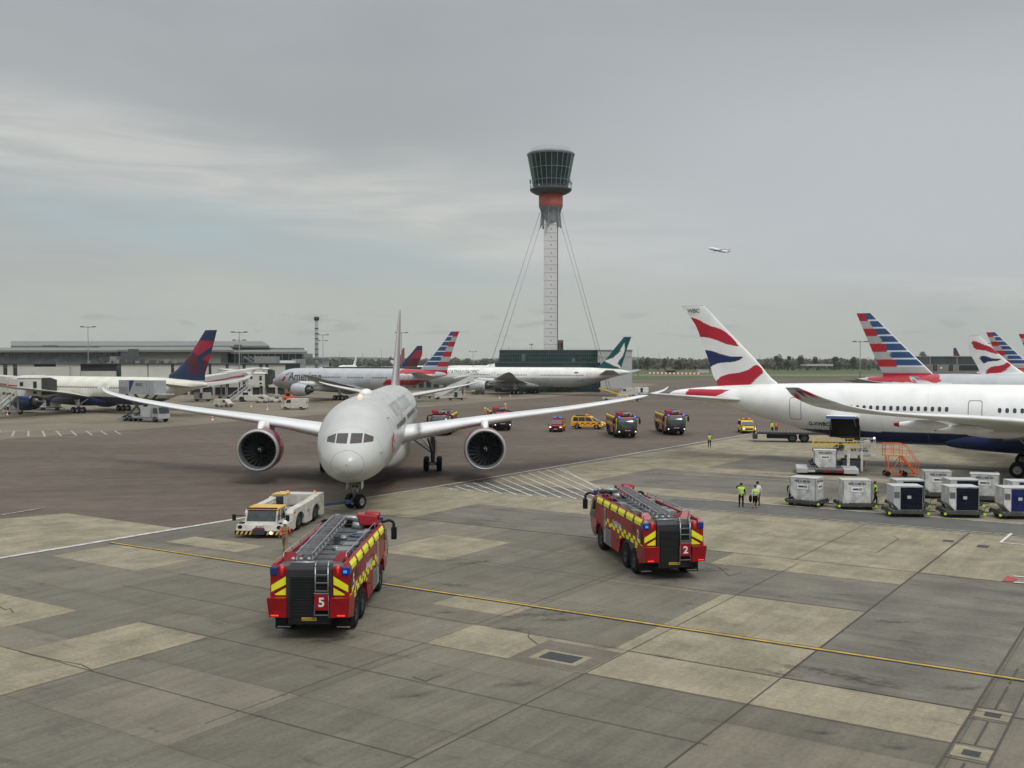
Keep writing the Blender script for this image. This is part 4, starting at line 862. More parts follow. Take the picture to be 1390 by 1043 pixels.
# ---------------------------------------------------------------- pushback tractor and tow bar
def tractor():
    f = G(352, 731); hd = math.atan2(-8.1, -.95+.15)
    c = Vector((f.x, f.y, 0))-Vector((math.cos(hd), math.sin(hd), 0))*4.25
    t = empty('pushback_tractor', (c.x, c.y, 0), hd, 'cream white low aircraft tractor with a yellow cab roof and black and yellow striped bumper', 'tractor')
    L, W, zt = 8.6, 3.05, 1.62
    b = MB()
    for s_ in (-1, 1):
        p = [(-4.3, .3), (-3.55, .3)]
        def arch(cx): return [(cx+.95*math.cos(a), .35+.98*math.sin(a)**.8) for a in [math.pi-math.pi*i/10 for i in range(11)]]
        p += arch(-2.45)+[(-1.35, .3), (-.1, .3)]+arch(1.05)+[(2.15, .3), (2.55, .3), (2.55, 1.45), (2.3, 1.68), (-1.9, 1.82), (-1.95, 1.9), (-4.3, 1.98)]
        b.prism(p, s_*1.05, s_*1.52, 'y')
        b.box(-1.9, 2.5, s_*1.0, s_*1.04, .5, 1.6)
    b.box(-4.32, -3.1, -1.3, 1.3, .4, 1.96); b.box(-3.1, 2.4, -1.06, 1.06, .3, 1.15, 1); b.box(-1.2, -.1, -1.0, 1.0, 1.15, 1.3, 1)
    for k in range(9): b.box(-1.1+k*.12, -1.05+k*.12, -.7, .7, 1.3, 1.33, 2)
    b.hexa([(2.5, -1.5, .42), (4.3, -1.45, .42), (4.3, 1.45, .42), (2.5, 1.5, .42)], [(2.5, -1.5, .95), (4.15, -1.42, .92), (4.15, 1.42, .92), (2.5, 1.5, .95)])
    b.build('body', [VWHITE, DGREY, GREYM], t, .04)
    b = MB()   # cab
    b.hexa([(2.3, -.98, .9), (4.05, -.98, .9), (4.05, .98, .9), (2.3, .98, .9)], [(2.3, -.98, 1.1), (3.95, -.98, 1.1), (3.95, .98, 1.1), (2.3, .98, 1.1)])
    for x, s_ in ((2.35, -1), (2.35, 1), (3.2, -1), (3.2, 1)): b.bar((x, s_*.95, 1.0), (x, s_*.93, 1.9), .08, .08)
    for s_ in (-1, 1): b.bar((3.93, s_*.95, 1.05), (3.62, s_*.92, 1.92), .09, .09)
    b.build('cab', [VWHITE], t, .015)
    b = MB(); b.hexa([(3.9, -.9, 1.1), (3.92, -.9, 1.1), (3.92, .9, 1.1), (3.9, .9, 1.1)], [(3.62, -.88, 1.86), (3.64, -.88, 1.86), (3.64, .88, 1.86), (3.62, .88, 1.86)]); b.build('windscreen', [mat('windscreen_glass')], t)
    for s_ in (-1, 1): b = MB(); b.hexa([(2.4, s_*.95, 1.1), (3.85, s_*.95, 1.1), (3.85, s_*.96, 1.1), (2.4, s_*.96, 1.1)], [(2.4, s_*.93, 1.86), (3.6, s_*.92, 1.86), (3.6, s_*.93, 1.86), (2.4, s_*.94, 1.86)]); b.build('side_window', [GLASS], t)
    b = MB(); b.hexa([(2.2, -1.0, 1.9), (3.75, -1.0, 1.88), (3.75, 1.0, 1.88), (2.2, 1.0, 1.9)], [(2.2, -1., 2.02), (3.7, -.98, 1.98), (3.7, .98, 1.98), (2.2, 1.0, 2.02)]); b.bar((3.72, -.95, 2.0), (3.72, .95, 2.0), .1, .06, 1); b.build('cab_roof', [AMBERP, BLACK], t, .02)
    b = MB(); b.box(-3.0, -2.0, -1.3, -.45, 1.1, 2.05); b.box(-3.05, -1.95, -1.33, -.42, 2.05, 2.12, 1); b.box(-1.99, -1.97, -1.2, -.55, 1.3, 1.95, 2); b.build('rear_cab', [VWHITE, AMBERP, GLASS], t, .02)
    b = MB(); b.box(4.2, 4.36, -1.48, 1.48, .25, .52)
    for k in range(11):
        y = -1.42+k*.27
        if -.45 < y+.1 < .45: continue
        b.hexa([(4.362, y, .27), (4.368, y, .27), (4.368, y+.13, .27), (4.362, y+.13, .27)], [(4.362, y+.1, .5), (4.368, y+.1, .5), (4.368, y+.23, .5), (4.362, y+.23, .5)], 1)
    b.box(4.3, 4.5, -.35, .35, .3, .66, 2); b.box(4.15, 4.33, -.3, .3, .62, .72, 3)
    b.build('front_bumper', [BLACK, AMBERP, DGREY, REDV], t)
    b = MB(); b.sphere((4.36, -.55 if False else .75, .4), .1); b.build('headlight', [WHITEL], t)
    for s_ in (-1, 1):
        b = MB(); b.path([(3.9, s_*.95, 1.5), (4.0, s_*1.6, 1.5)], .03); b.box(3.9, 4.05, s_*1.55, s_*1.75, 1.15, 1.58); b.build('mirror', [BLACK], t, .02)
        b = MB(); b.box(3.55, 3.95, s_*1.1, s_*1.35, .93, 1.0, 0); b.tube((4.2, s_*1.2, .75), (4.24, s_*1.2, .75), .14, .14, 12); b.build('headlamp_ring', [BLACK], t)
        text_flat('side_lettering', 'ASIG', .3, frame((-.7, s_*1.525, 1.15), (-s_, 0, 0), (0, 0, 1)), BLUEP, t, .01)
        b = MB(); b.box(2.0, 2.3, s_*1.5, s_*1.53, 1.4, 1.5); b.build('marker_lamp', [mat('red_lens')], t)
    text_flat('front_lettering', 'ASIG', .26, frame((4.24, 0, .78), (0, 1, 0), (-.2, 0, 1)), BLUEP, t, .01)
    for y in (-.9, .95): b = MB(); b.tube((-4.0, y, 1.96), (-4.0, y, 2.1), .09, .07, 10); b.build('beacon', [AMBL], t)
    tyre_set(t, [(x, s_*1.2) for x in (-2.45, 1.05) for s_ in (-1, 1)], .78, .5)
    t.scale = (1, 1, .87); return t, c, hd
TR, TC, TH = tractor()
p0 = TC-Vector((math.cos(TH), math.sin(TH), 0))*4.3; p1 = Vector((VN[0], VN[1], 0))+va*5.8; dv = (p1-p0); Lb = dv.length-.5
tb = empty('tow_bar', (p0.x, p0.y, 0), math.atan2(dv.y, dv.x), 'blue tow bar with small wheels between the tractor and the nose gear', 'tow bar')
b = MB(); b.bar((0, 0, .62), (Lb*.45, 0, .6), .12, .12); b.bar((Lb*.4, 0, .6), (Lb, 0, .55), .2, .2); b.box(Lb*.85, Lb, -.25, .25, .45, .68); b.bar((.2, 0, .5), (1.0, 0, .3), .08, .08); b.build('bar', [BLUEM], tb)
b = MB(); b.bar((1.0, -.4, .22), (1.0, .4, .22), .08, .08); b.bar((1.0, 0, .22), (1.1, 0, .6), .08, .08); b.build('axle', [DGREY], tb)
tyre_set(tb, [(1.0, -.42), (1.0, .42)], .2, .14)
# ---------------------------------------------------------------- containers, dollies, loaders
def uld(loc, rz, label, z0, left=ULDW, right=ULDW, frontc=None, W=2.0, D=1.55, H=1.62, cut=True, letters=True, group='baggage containers', side=None):
    """local: x along the long side, -y the face seen; the lower left corner is cut away"""
    t = empty('baggage_container', (loc[0], loc[1], z0), rz, label, 'container', group)
    p = [(-W/2+.45, 0), (W/2, 0), (W/2, H), (-W/2, H), (-W/2, .5)] if cut else [(-W/2, 0), (W/2, 0), (W/2, H), (-W/2, H)]
    b = MB(); b.prism(p, -D/2, D/2, 'y'); b.box(-W/2-.02, W/2+.02, -D/2-.02, D/2+.02, H, H+.03, 2)
    for x in (-W/2, W/2-.05): b.box(x, x+.05, -D/2-.015, -D/2, .5, H, 1)
    b.box(W/2-.05, W/2, -D/2-.015, -D/2, 0, .5, 1); b.box(-W/2+.45, W/2, -D/2-.015, -D/2, 0, .06, 1)
    if not frontc:
        for k in range(3): b.box(-W/2+.05+k*W*.33, -W/2+.08+k*W*.33, -D/2-.01, -D/2, .55, H-.05, 1)
        for k in range(4): b.box(W/2, W/2+.01, -D/2+.05+k*D*.3, -D/2+.08+k*D*.3, .05, H-.05, 1)
    if side: b.box(W/2, W/2+.03, -D/2, D/2, 0, H, 3)
    b.build('shell', [right, ALU, mat('container_roof', (.5, .51, .49), .5), side or right], t, .01)
    if frontc:
        b = MB(); b.box(-W/2+.52, W/2-.05, -D/2-.03, -D/2-.002, .06, H-.06)
        for k in range(5): b.box(-W/2+.52, W/2-.05, -D/2-.04, -D/2-.03, .3+k*.27, .32+k*.27, 1)
        b.box(-.05, .2, -D/2-.045, -D/2-.03, .8, 1.0, 2); b.build('curtain', [frontc, BLACK, LGREY], t)
        b = MB(); b.box(-W/2+.1, -W/2+.45, -D/2-.02, -D/2-.002, .85, 1.25); b.build('label_pocket', [mat('pocket_grey', (.12, .12, .13), .5)], t)
    elif letters:
        for (fx, o, ex) in ((0, (0, -D/2-.016, H-.22), (1, 0, 0)), (1, (W/2+.012, 0, H-.22), (0, 1, 0))):
            text_flat('lettering', 'AKE 31405 BA', .2, frame(o, ex, (0, 0, 1)), BLACK, t, .02)
            b = MB(); M = frame((o[0], o[1], H-.62), ex, (0, 0, 1)); b.box(-.42, .42, -.2, .2, .001, .006, 0, M); b.box(-.3, .1, -.06, .06, .006, .01, 1, M); b.box(.12, .35, -.1, .1, .006, .01, 2, M); b.build('placard', [WHITE, BLUEP, mat('placard_grey', (.3, .3, .3))], t)
    return t
def dolly(loc, rz, label, L=2.6, W=1.9):
    t = empty('container_dolly', (loc[0], loc[1], 0), rz, label, 'dolly', 'container dollies')
    b = MB(); b.box(-L/2, L/2, -W/2, W/2, .3, .38)
    for s_ in (-1, 1): b.box(-L/2, L/2, s_*W/2-.04, s_*W/2+.04, .26, .46)
    for k in range(9): b.tube((-L/2+.15+k*(L-.3)/8, -W/2+.06, .42), (-L/2+.15+k*(L-.3)/8, W/2-.06, .42), .045, .045, 6, 1)
    for x in (-L/2+.12, L/2-.12): b.box(x-.05, x+.05, -W/2-.05, W/2+.05, .4, .55, 0)
    b.build('deck', [mat('dolly_steel', (.06, .065, .05), .6, var=.4), GREYM], t)
    b = MB(); b.bar((L/2, 0, .32), (L/2+.75, 0, .3), .08, .06); b.bar((L/2, -.3, .32), (L/2+.4, 0, .3), .05, .05); b.bar((L/2, .3, .32), (L/2+.4, 0, .3), .05, .05)
    b.path([(L/2+.3, 0, .3), (L/2+.4, .05, .65), (L/2+.6, .05, .7)], .02); b.build('drawbar', [DGREY], t)
    for x in (-L/2+.02, L/2-.02): b = MB(); b.tube((x, -W/2-.06, .3), (x, -W/2-.09, .3), .09, .09, 12); b.build('reflector', [HIVIS], t)
    tyre_set(t, [(x, s_*(W/2-.15)) for x in (-L/2+.45, L/2-.45) for s_ in (-1, 1)], .2, .14)
    return t
rows = [(1100, 689, R(-38), 'white baggage container with two lettered faces, leftmost beside the man in the yellow vest', ULDW, None, 1.45),
        (1166, 693, R(-6), 'white lettered baggage container standing square to the camera, second from the left', ULDW, None, 1.),
        (1235, 703, R(-5), 'navy curtained baggage container, third from the left in the front row', LGREY, NAVY, 1.),
        (1311, 704, R(-5), 'navy curtained baggage container with a white top, fourth from the left in front', ULDW, NAVY, 1.),
        (1386, 706, R(-5), 'baggage container with a bright blue curtain at the right edge, front row', ULDW, BCURT, 1.)]
for i, (px, py, rz, lab, m, cur, q) in enumerate(rows):
    g = G(px, py); c = g+Vector((0, .95, 0))
    dolly(c, rz, 'dark container dolly under the %s container of the front row' % ('leftmost', 'second', 'third', 'fourth', 'rightmost')[i])
    uld(c, rz, lab, .47, right=m, frontc=cur, cut=(i in (0, 2, 3, 4)))
back = [(1278, 678, R(-14), 'tall white lettered baggage container in the back row, left of the other white one', ULDW, None),
        (1344, 683, R(-24), 'white baggage container with a slanted lower corner in the back row beside the aeroplane wheel', ULDW, None),
        (1238, 693, R(-5), 'grey topped baggage container mostly hidden behind the navy curtained one', LGREY, NAVY),
        (1311, 692, R(-5), 'grey topped navy container between the front row and the white back row', LGREY, NAVY),
        (1396, 695, R(-5), 'white topped blue container behind the one at the right edge', ULDW, BCURT)]
for i, (px, py, rz, lab, m, cur) in enumerate(back):
    g = G(px, py); c = g+Vector((0, .95, 0)); dolly(c, rz, 'dark container dolly in the back row under the %s' % ('left white container', 'right white container', 'hidden grey container', 'hidden navy container', 'hidden blue container')[i]); uld(c, rz, lab, .47, right=m, frontc=cur)

GA_ = bh   # the big aeroplane's aft direction
# cargo loader at the open hold
c0 = G(1124, 643)
def loader():
    t = empty('cargo_loader', (c0.x, c0.y, 0), R(-14), 'cargo loader with a low grey platform and yellow railed upper bridge under the open hold', 'loader')
    b = MB(); b.box(-2.9, 2.6, -1.9, 1.9, .3, .5); b.box(-2.9, -1.9, -1.95, 1.95, .22, .62, 1); b.box(1.3, 2.6, -1.95, 1.95, .22, .62, 1)
    for k in range(14): b.tube((-1.8+k*.23, -1.7, .53), (-1.8+k*.23, 1.7, .53), .06, .06, 6, 2)
    [b.box(q-.35, q+.35, -2.0, -1.9, .3, .5, 3 if abs(q) < 1.2 else 1) for q in (-1.6, -.2, .9)]; b.box(-2.8, 2.5, -1.3, -1.2, .5, .62, 2); b.box(-2.8, 2.5, 1.2, 1.3, .5, .62, 2)
    b.build('main_platform', [DGREY, LGREY, GREYM, REDV], t, .01)
    b = MB()
    for s_ in (-1, 1):
        b.bar((1.8, s_*1.7+1.5, .4), (1.8, s_*1.7+1.5, 2.6), .22, .25); b.bar((3.0, s_*1.7+1.5, .3), (3.0, s_*1.7+1.5, 2.2), .16, .2)
        b.bar((-1.5, 2.2+s_*.9, .6), (1.5, 4.2+s_*.9, 2.5), .16, .22, 1); b.bar((-1.5, 4.2+s_*.9, .6), (1.5, 2.2+s_*.9, 2.5), .16, .22, 1)
    b.box(1.4, 3.4, 1.6, 4.2, .5, 1.1, 1); b.box(-1.5, 3.2, 2.1, 5.2, .45, .75, 1)
    b.build('lift_frame', [VWHITE, DGREY], t)
    b = MB(); b.box(-2.3, 2.9, 2.0, 6.3, 2.45, 2.65); b.box(-2.3, 2.9, 1.95, 2.02, 2.35, 2.7, 1)
    for k in range(16): b.tube((-2.2+k*.33, 2.1, 2.68), (-2.2+k*.33, 6.2, 2.68), .05, .05, 6, 2)
    b.build('bridge_deck', [DGREY, LGREY, GREYM], t).location = (1.1, 0, -.75)
    b = MB()
    for y in (2.05, 5.6):
        for z in (3.05, 3.35, 3.65): b.bar((-2.3, y, z), (1.6, y, z), .05, .05)
        for k in range(8): b.bar((-2.3+k*.557, y, 2.6), (-2.3+k*.557, y, 3.68), .05, .05)
    for z in (3.05, 3.35, 3.65): b.bar((-2.3, 2.05, z), (-2.3, 5.6, z), .05, .05)
    b.build('railing', [YELLOW], t).location = (1.1, 0, -.75)
    b = MB()
    for x in (2.3, 2.9, 3.5):
        for y in (2.2, 3.6): b.bar((x, y, 2.3), (x, y, 3.9), .06, .06)
    for z in (2.9, 3.4, 3.9):
        for y in (2.2, 3.6): b.bar((2.3, y, z), (3.5, y, z), .05, .05)
        b.bar((3.5, 2.2, z), (3.5, 3.6, z), .05, .05)
    b.box(2.5, 3.1, 2.6, 3.3, 3.0, 3.7); b.box(2.2, 3.6, 2.1, 3.7, 2.25, 2.35)
    b.build('operator_stand', [VWHITE], t).location = (.9, 0, -.75)
    b = MB(); b.sphere((3.4, 2.2, 4.0), .1); b.build('work_lamp', [WHITEL], t).location = (.9, 0, -.75)
    tyre_set(t, [(x, y) for x in (-2.2, 2.2) for y in (-1.6, 3.8)], .22, .2)
    uld((c0.x-.35, c0.y-.1), R(-14)+R(0), 'white baggage container with a blue side standing on the cargo loader platform', .62, right=ULDW, cut=True, side=BLUEP)
    b = MB(); bl = COL
loader()
def transporter():
    g = G(1090, 602); t = empty('container_transporter', (g.x, g.y+2.2, 0), R(-12), 'long dark flat container transporter behind the loader, under the tail', 'transporter')
    b = MB(); b.box(-5.2, 5.0, -1.4, 1.4, 1.05, 1.3); b.box(-4.0, -1.2, -1.2, 1.2, .5, 1.05, 1)
    for k in range(24): b.tube((-5.1+k*.43, -1.35, 1.33), (-5.1+k*.43, 1.35, 1.33), .07, .07, 6, 2)
    b.hexa([(5.0, -1.3, 1.05), (12., -1.3, 2.3), (12., 1.3, 2.3), (5.0, 1.3, 1.05)], [(5.0, -1.3, 1.3), (12., -1.3, 2.55), (12., 1.3, 2.55), (5.0, 1.3, 1.3)])
    b.build('deck', [DGREY, BLACK, mat('roller_tan', (.25, .2, .12), .6)], t)
    b = MB(); b.box(-5.8, -5.2, -1.3, 1.3, .4, 1.0); b.path([(-5.6, -1.2, 1.0), (-5.6, -1.2, 2.0), (-5.6, 1.2, 2.0), (-5.6, 1.2, 1.0)], .04); b.bar((6, -1, .2), (9, -1, 2.0), .15, .2); b.bar((6, 1, .2), (9, 1, 2.0), .15, .2); b.build('frame', [DGREY], t)
    tyre_set(t, [(x, y) for x in (-.8, .7) for y in (-1.1, 1.1)], .62, .4)
    tyre_set(t, [(x, y) for x in (6.3,) for y in (-1.1, 1.1)], .35, .3)
transporter()
def steps(loc, rz, label):
    t = empty('mobile_steps', (loc[0], loc[1], 0), rz, label, 'steps'); O = 0
    b = MB()
    for s_ in (-.5, .5):
        b.bar((-1.3, s_, .25), (1.5, s_, .25), .08, .08); b.bar((-1.1, s_, .25), (-1.1, s_, 1.9), .07, .07); b.bar((1.45, s_, .2), (.1, s_, 1.95), .08, .12); b.bar((.1, s_, .25), (.1, s_, 1.9), .06, .06); b.bar((-1.1, s_, .3), (.1, s_, 1.8), .05, .05)
        for x in (-1.4, -.65, .1): b.bar((x, s_, 1.95), (x, s_, 3.05), .05, .05)
        b.bar((-1.4, s_, 3.05), (.1, s_, 3.05), .06, .06); b.bar((-1.4, s_, 2.5), (.1, s_, 2.5), .04, .04); b.bar((.1, s_, 3.05), (.55, s_, 2.8), .05, .05); b.bar((.55, s_, 2.8), (1.6, s_, 1.3), .05, .05); b.bar((1.6, s_, 1.3), (1.45, s_, .3), .05, .05)
        for f in (.35, .7): b.bar((1.45-1.35*f, s_, .2+1.75*f), (1.75-1.35*f, s_, 1.05+1.75*f), .04, .04)
    for y in (-.5, .5): b.bar((-1.4, y, 2.0), (-1.4, y, 3.05), .05, .05)
    b.bar((-1.4, -.5, 3.05), (-1.4, .5, 3.05), .06, .06); b.bar((-1.4, -.5, 2.5), (-1.4, .5, 2.5), .05, .05)
    b.build('frame', [ORANGE], t)
    for k in range(7): b = MB(); x = 1.4-k*.2; b.box(x-.14, x+.1, -.48, .48, .32+k*.25, .37+k*.25); b.build('tread', [ORANGE], t)
    b = MB(); b.box(-1.45, .15, -.55, .55, 1.9, 2.0); b.build('top_platform', [mat('platform_yellow_orange', (.6, .25, .04), .5)], t)
    tyre_set(t, [(x, y) for x in (-1.15, .35) for y in (-.55, .55)], .26, .14, rim=BLACK)
g = G(1221, 647); steps((g.x, g.y), R(-8), 'orange mobile maintenance steps standing alone beside the white fuselage')
# catering high loader at the left aeroplane
def catering():
    g = G(189, 573); hd = math.atan2(-.5, .86)
    t = empty('catering_truck', (g.x+.5, g.y+1.6, 0), hd, 'grey catering truck with its lettered box raised on scissor legs against the cream aeroplane', 'truck')
    b = MB(); b.box(-4.2, 4.3, -1.15, 1.15, .55, .85); b.box(-4.6, -3.2, -1.5, 1.5, .3, .5); b.box(.3, 2.3, -1.2, 1.2, .85, 2.5, 1); b.build('chassis', [GREYM, LGREY], t)
    b = MB(); b.hexa([(2.7, -1.15, .6), (4.4, -1.15, .6), (4.4, 1.15, .6), (2.7, 1.15, .6)], [(2.7, -1.1, 2.7), (4.0, -1.1, 2.7), (4.0, 1.1, 2.7), (2.7, 1.1, 2.7)]); b.build('cab', [mat('cab_grey', (.33, .33, .33), .5)], t, .05)
    b = MB(); b.hexa([(4.28, -1.0, 1.5), (4.3, -1.0, 1.5), (4.3, 1.0, 1.5), (4.28, 1.0, 1.5)], [(4.04, -.95, 2.5), (4.1, -.95, 2.5), (4.1, .95, 2.5), (4.04, .95, 2.5)]); b.add([(3.0, -1.17, 1.5), (4.1, -1.17, 1.5), (3.9, -1.13, 2.4), (3.0, -1.13, 2.4)], [(0, 1, 2, 3)]); b.build('cab_glass', [GLASS], t)
    b = MB()
    for s_ in (-1, 1): b.bar((-3.2, s_*.9, .9), (1.8, s_*.9, 4.6), .18, .3); b.bar((1.0, s_*.8, .9), (-3.4, s_*.8, 4.6), .18, .3)
    b.build('scissor_lift', [mat('lift_dark_steel', (.05, .06, .07), .5)], t)
    b = MB(); b.box(-4.6, 3.3, -1.25, 1.25, 4.65, 7.0); b.hexa([(-2.2, -1.256, 5.0), (-2.1, -1.256, 5.0), (-2.1, -1.27, 5.0), (-2.2, -1.27, 5.0)], [(-2.2, -1.256, 6.98), (-1.0, -1.256, 6.98), (-1.0, -1.27, 6.98), (-2.2, -1.27, 6.98)], 1)
    b.box(-4.5, -2.5, -1.28, -1.25, 4.8, 5.9, 2); b.box(1.7, 1.75, -1.27, -1.25, 4.7, 6.9, 2); b.box(2.4, 2.45, -1.27, -1.25, 4.7, 6.9, 2)
    b.build('box_body', [mat('box_grey', (.34, .35, .36), .5), BLUEP, GREYM], t)
    text_flat('box_lettering', 'ASIG', .75, frame((.0, -1.265, 6.3), (1, 0, 0), (0, 0, 1)), DGREY, t, .02)
    b = MB(); b.box(3.3, 5.2, -1.2, 1.2, 4.6, 4.75)
    for x in (3.4, 4.3, 5.2): b.bar((x, -1.2, 4.7), (x, -1.2, 5.8), .06, .06)
    for z in (5.25, 5.8): b.bar((3.3, -1.2, z), (5.2, -1.2, z), .06, .06)
    b.build('front_platform', [LGREY], t)
    tyre_set(t, [(x, y) for x in (-3.4, -2.3, 3.4) for y in (-1., 1.)], .5, .35); t.scale = (1.12, 1.1, 1.03)
catering()
# ---------------------------------------------------------------- people
def person(loc, hdg, label, top, bottoms, arms=None, legs='stand', helmet=None, bag=False, skirt=False, height=1.78, z=0., hairless=False, sleeve=None, group='people on the apron'):
    arms = arms or 'down'; t = empty('person', (loc[0], loc[1], z), hdg, label, 'person', group); k = height/1.78
    V = []; E_ = []; RR = []; MT = []
    def vtx(p, r): V.append(Vector(p)*k); RR.append(r*k); return len(V)-1
    mats = [SKIN, top, bottoms, sleeve or top, BLACK]
    def seg(a, b, m): E_.append((a, b)); MT.append(m)
    pel = vtx((0, 0, .97), (.15)); wa = vtx((0, 0, 1.12), .14); ch = vtx((.01, 0, 1.32), .165); nk = vtx((0, 0, 1.5), .075); hd1 = vtx((.01, 0, 1.60), .085); hd2 = vtx((.015, 0, 1.69), .098); hd3 = vtx((0, 0, 1.745), .07)
    seg(pel, wa, 1); seg(wa, ch, 1); seg(ch, nk, 1); seg(nk, hd1, 0); seg(hd1, hd2, 0); seg(hd2, hd3, 0)
    nose = vtx((.11, 0, 1.65), .014); seg(hd2, nose, 0)
    for s_ in (-1, 1):
        A = arms[0 if s_ > 0 else 1] if isinstance(arms, (list, tuple)) else arms
        sh = vtx((0, s_*.19, 1.43), .075)
        el, wr, fd = {'down': ((-.03, s_*.27, 1.14), (.05, s_*.27, .9), (.02, 0, -1)), 'up': ((.16, s_*.36, 1.45), (.13, s_*.14, 1.62), (0, -s_*1., .15)), 'fwd': ((.12, s_*.26, 1.18), (.36, s_*.17, 1.2), (1, 0, .1)), 'swing': ((-.14, s_*.27, 1.18), (-.05, s_*.29, .95), (.3, 0, -1)), 'swingf': ((.1, s_*.26, 1.17), (.27, s_*.22, .99), (.5, 0, -.8)), 'out': ((.05, s_*.42, 1.25), (.2, s_*.6, 1.3), (.3, s_*.8, .1))}[A]
        e_ = vtx(el, .05); w_ = vtx(wr, .034); seg(ch, sh, 1); seg(sh, e_, 3); seg(e_, w_, 3)
        fd = Vector(fd).normalized(); sd = Vector((1, 0, 0)) if abs(fd.x) < .7 else Vector((0, 0, 1)); pm = vtx(Vector(wr)+fd*.05, .032); seg(w_, pm, 0)
        for q, ln in ((-1.5, .06), (-.5, .075), (.5, .08), (1.5, .07)):
            a_ = vtx(Vector(wr)+fd*.10+sd*q*.018, .009); b_ = vtx(Vector(wr)+fd*(.10+ln*.6)+sd*q*.02, .0085); c_ = vtx(Vector(wr)+fd*(.10+ln)+sd*q*.02+Vector((.008, -s_*.018, 0)), .008); seg(pm, a_, 0); seg(a_, b_, 0); seg(b_, c_, 0)
        a_ = vtx(Vector(wr)+fd*.06+sd*.045, .01); b_ = vtx(Vector(wr)+fd*.10+sd*.062, .009); seg(pm, a_, 0); seg(a_, b_, 0)
        hp = vtx((0, s_*.1, .9), .105)
        if legs == 'walk': kn, an = ((.12*s_+.04, s_*.11, .5), (.22*s_-.1, s_*.1, .1+(.05 if s_ < 0 else 0)))
        else: kn, an = ((.01, s_*.12, .5), (-.02, s_*.13, .1))
        kk = vtx(kn, .07); aa_ = vtx(an, .048); to = vtx((an[0]+.17, an[1]+s_*.02, .04), .04)
        seg(pel, hp, 2); seg(hp, kk, 2 if not skirt else 2); seg(kk, aa_, 2 if not skirt else 0); seg(aa_, to, 4)
    me = bpy.data.meshes.new('body'); me.from_pydata([tuple(v) for v in V], E_, []); o = bpy.data.objects.new('tmp', me); COL.objects.link(o)
    o.modifiers.new('s', 'SKIN'); sv = me.skin_vertices[0].data
    for i, r in enumerate(RR): sv[i].radius = (r, r)
    sv[0].use_root = True; md = o.modifiers.new('d', 'SUBSURF'); md.levels = 1; md.render_levels = 1
    bpy.context.view_layer.update(); m2 = bpy.data.meshes.new_from_object(o.evaluated_get(bpy.context.evaluated_depsgraph_get())); bpy.data.objects.remove(o)
    for m in mats: m2.materials.append(m)
    A_ = np.array([V[a] for a, b_ in E_]); B_ = np.array([V[b_] for a, b_ in E_]); D_ = B_-A_; Rm = np.array([(RR[a]+RR[b_])/2 for a, b_ in E_])
    for p in m2.polygons:
        c = np.array(p.center); tt = np.clip(((c-A_)*D_).sum(1)/(D_*D_).sum(1), 0, 1); dd = np.linalg.norm(A_+D_*tt[:, None]-c, axis=1)-Rm*.6
        mi = MT[int(dd.argmin())]; p.use_smooth = True
        if mi == 0 and c[2] < .3*k and not skirt: mi = 4
        p.material_index = mi
    bo = bpy.data.objects.new('body', m2); COL.objects.link(bo); bo.parent = t
    if helmet:
        b = MB(); b.lathe([(1.66*k, .135*k), (1.70*k, .14*k), (1.76*k, .125*k), (1.81*k, .08*k), (1.83*k, .01)], 16, 'z', (0, 0, 0)); b.lathe([(1.66*k, .135*k), (1.65*k, .17*k), (1.665*k, .17*k), (1.67*k, .135*k)], 16, 'z'); b.build('helmet', [helmet], t)
    elif not hairless:
        b = MB(); b.sphere((-.02*k, 0, 1.72*k), .112*k, 0, 10, (1, .95, .95)); b.build('hair', [HAIR], t)
    for s_ in (-1, 1): b = MB(); b.sphere((.095*k, s_*.032*k, 1.675*k), .012*k, 0, 6); b.build('eye', [BLACK], t)
    if top in (HIVIS, TANC, PINKR):
        for zz in (1.12, 1.3):
            b = MB(); r = .178 if zz < 1.2 else .188; b.lathe([(zz*k, r*k), ((zz+.05)*k, r*k)], 20, 'z', (.005, 0, 0)); o = b.build('reflective_band', [PINKR if top is TANC else mat('silver_reflective', (.6, .6, .55), .4)], t); o.scale = (.93, 1.04, 1)
    if skirt:
        b = MB(); b.lathe([(1.02*k, .16*k), (.8*k, .2*k), (.58*k, .19*k), (.58*k, .15*k)], 18, 'z'); b.build('skirt', [CLOTHB], t)
    if bag:
        b = tag(MB().sphere((0, 0, 0), .2, 0, 10, (.55, 1, 1.35)).build('handbag', [CLOTHB]), 'black bag hanging from the arm of the person in a skirt', 'bag'); b.location = Vector((loc[0], loc[1], 0))+Vector((math.cos(hdg+math.pi/2), math.sin(hdg+math.pi/2), 0))*.36+Vector((0, 0, .72))
    return t
def pp(px, py): g = G(px, py); return (g.x, g.y)
person(pp(1006, 689.5), R(80), 'person in a yellow vest and black trousers raising a hand to the head', HIVIS, CLOTHB, ['up', 'down'], sleeve=CLOTHB)
person(pp(1025, 690.5), R(100), 'person in a yellow vest, white sleeves and dark skirt carrying a black bag', HIVIS, CLOTHB, 'down', bag=True, skirt=True, sleeve=CLOTHW, height=1.66)
person(pp(1028, 687.5), R(95), 'person in a white shirt and black trousers standing close behind the one in a skirt', CLOTHW, CLOTHB, 'down', height=1.8, sleeve=CLOTHW)
person(pp(963, 608), R(-90), 'person in a yellow and orange vest standing alone on the apron below the white tail', HIVIS, CLOTHB, 'down', sleeve=PINKR, height=1.72)
person(pp(1048, 589), R(-60), 'person in a lime yellow vest under the tail, left of the one in red', HIVIS, CLOTHB, 'down', sleeve=HIVIS)
person(pp(1054, 589), R(-120), 'person in a red vest under the tail beside the one in lime', PINKR, CLOTHB, 'down', sleeve=PINKR)
person(pp(1074, 684), R(70), 'person in a yellow vest standing left of the leftmost white container', HIVIS, CLOTHB, 'down', sleeve=CLOTHB)
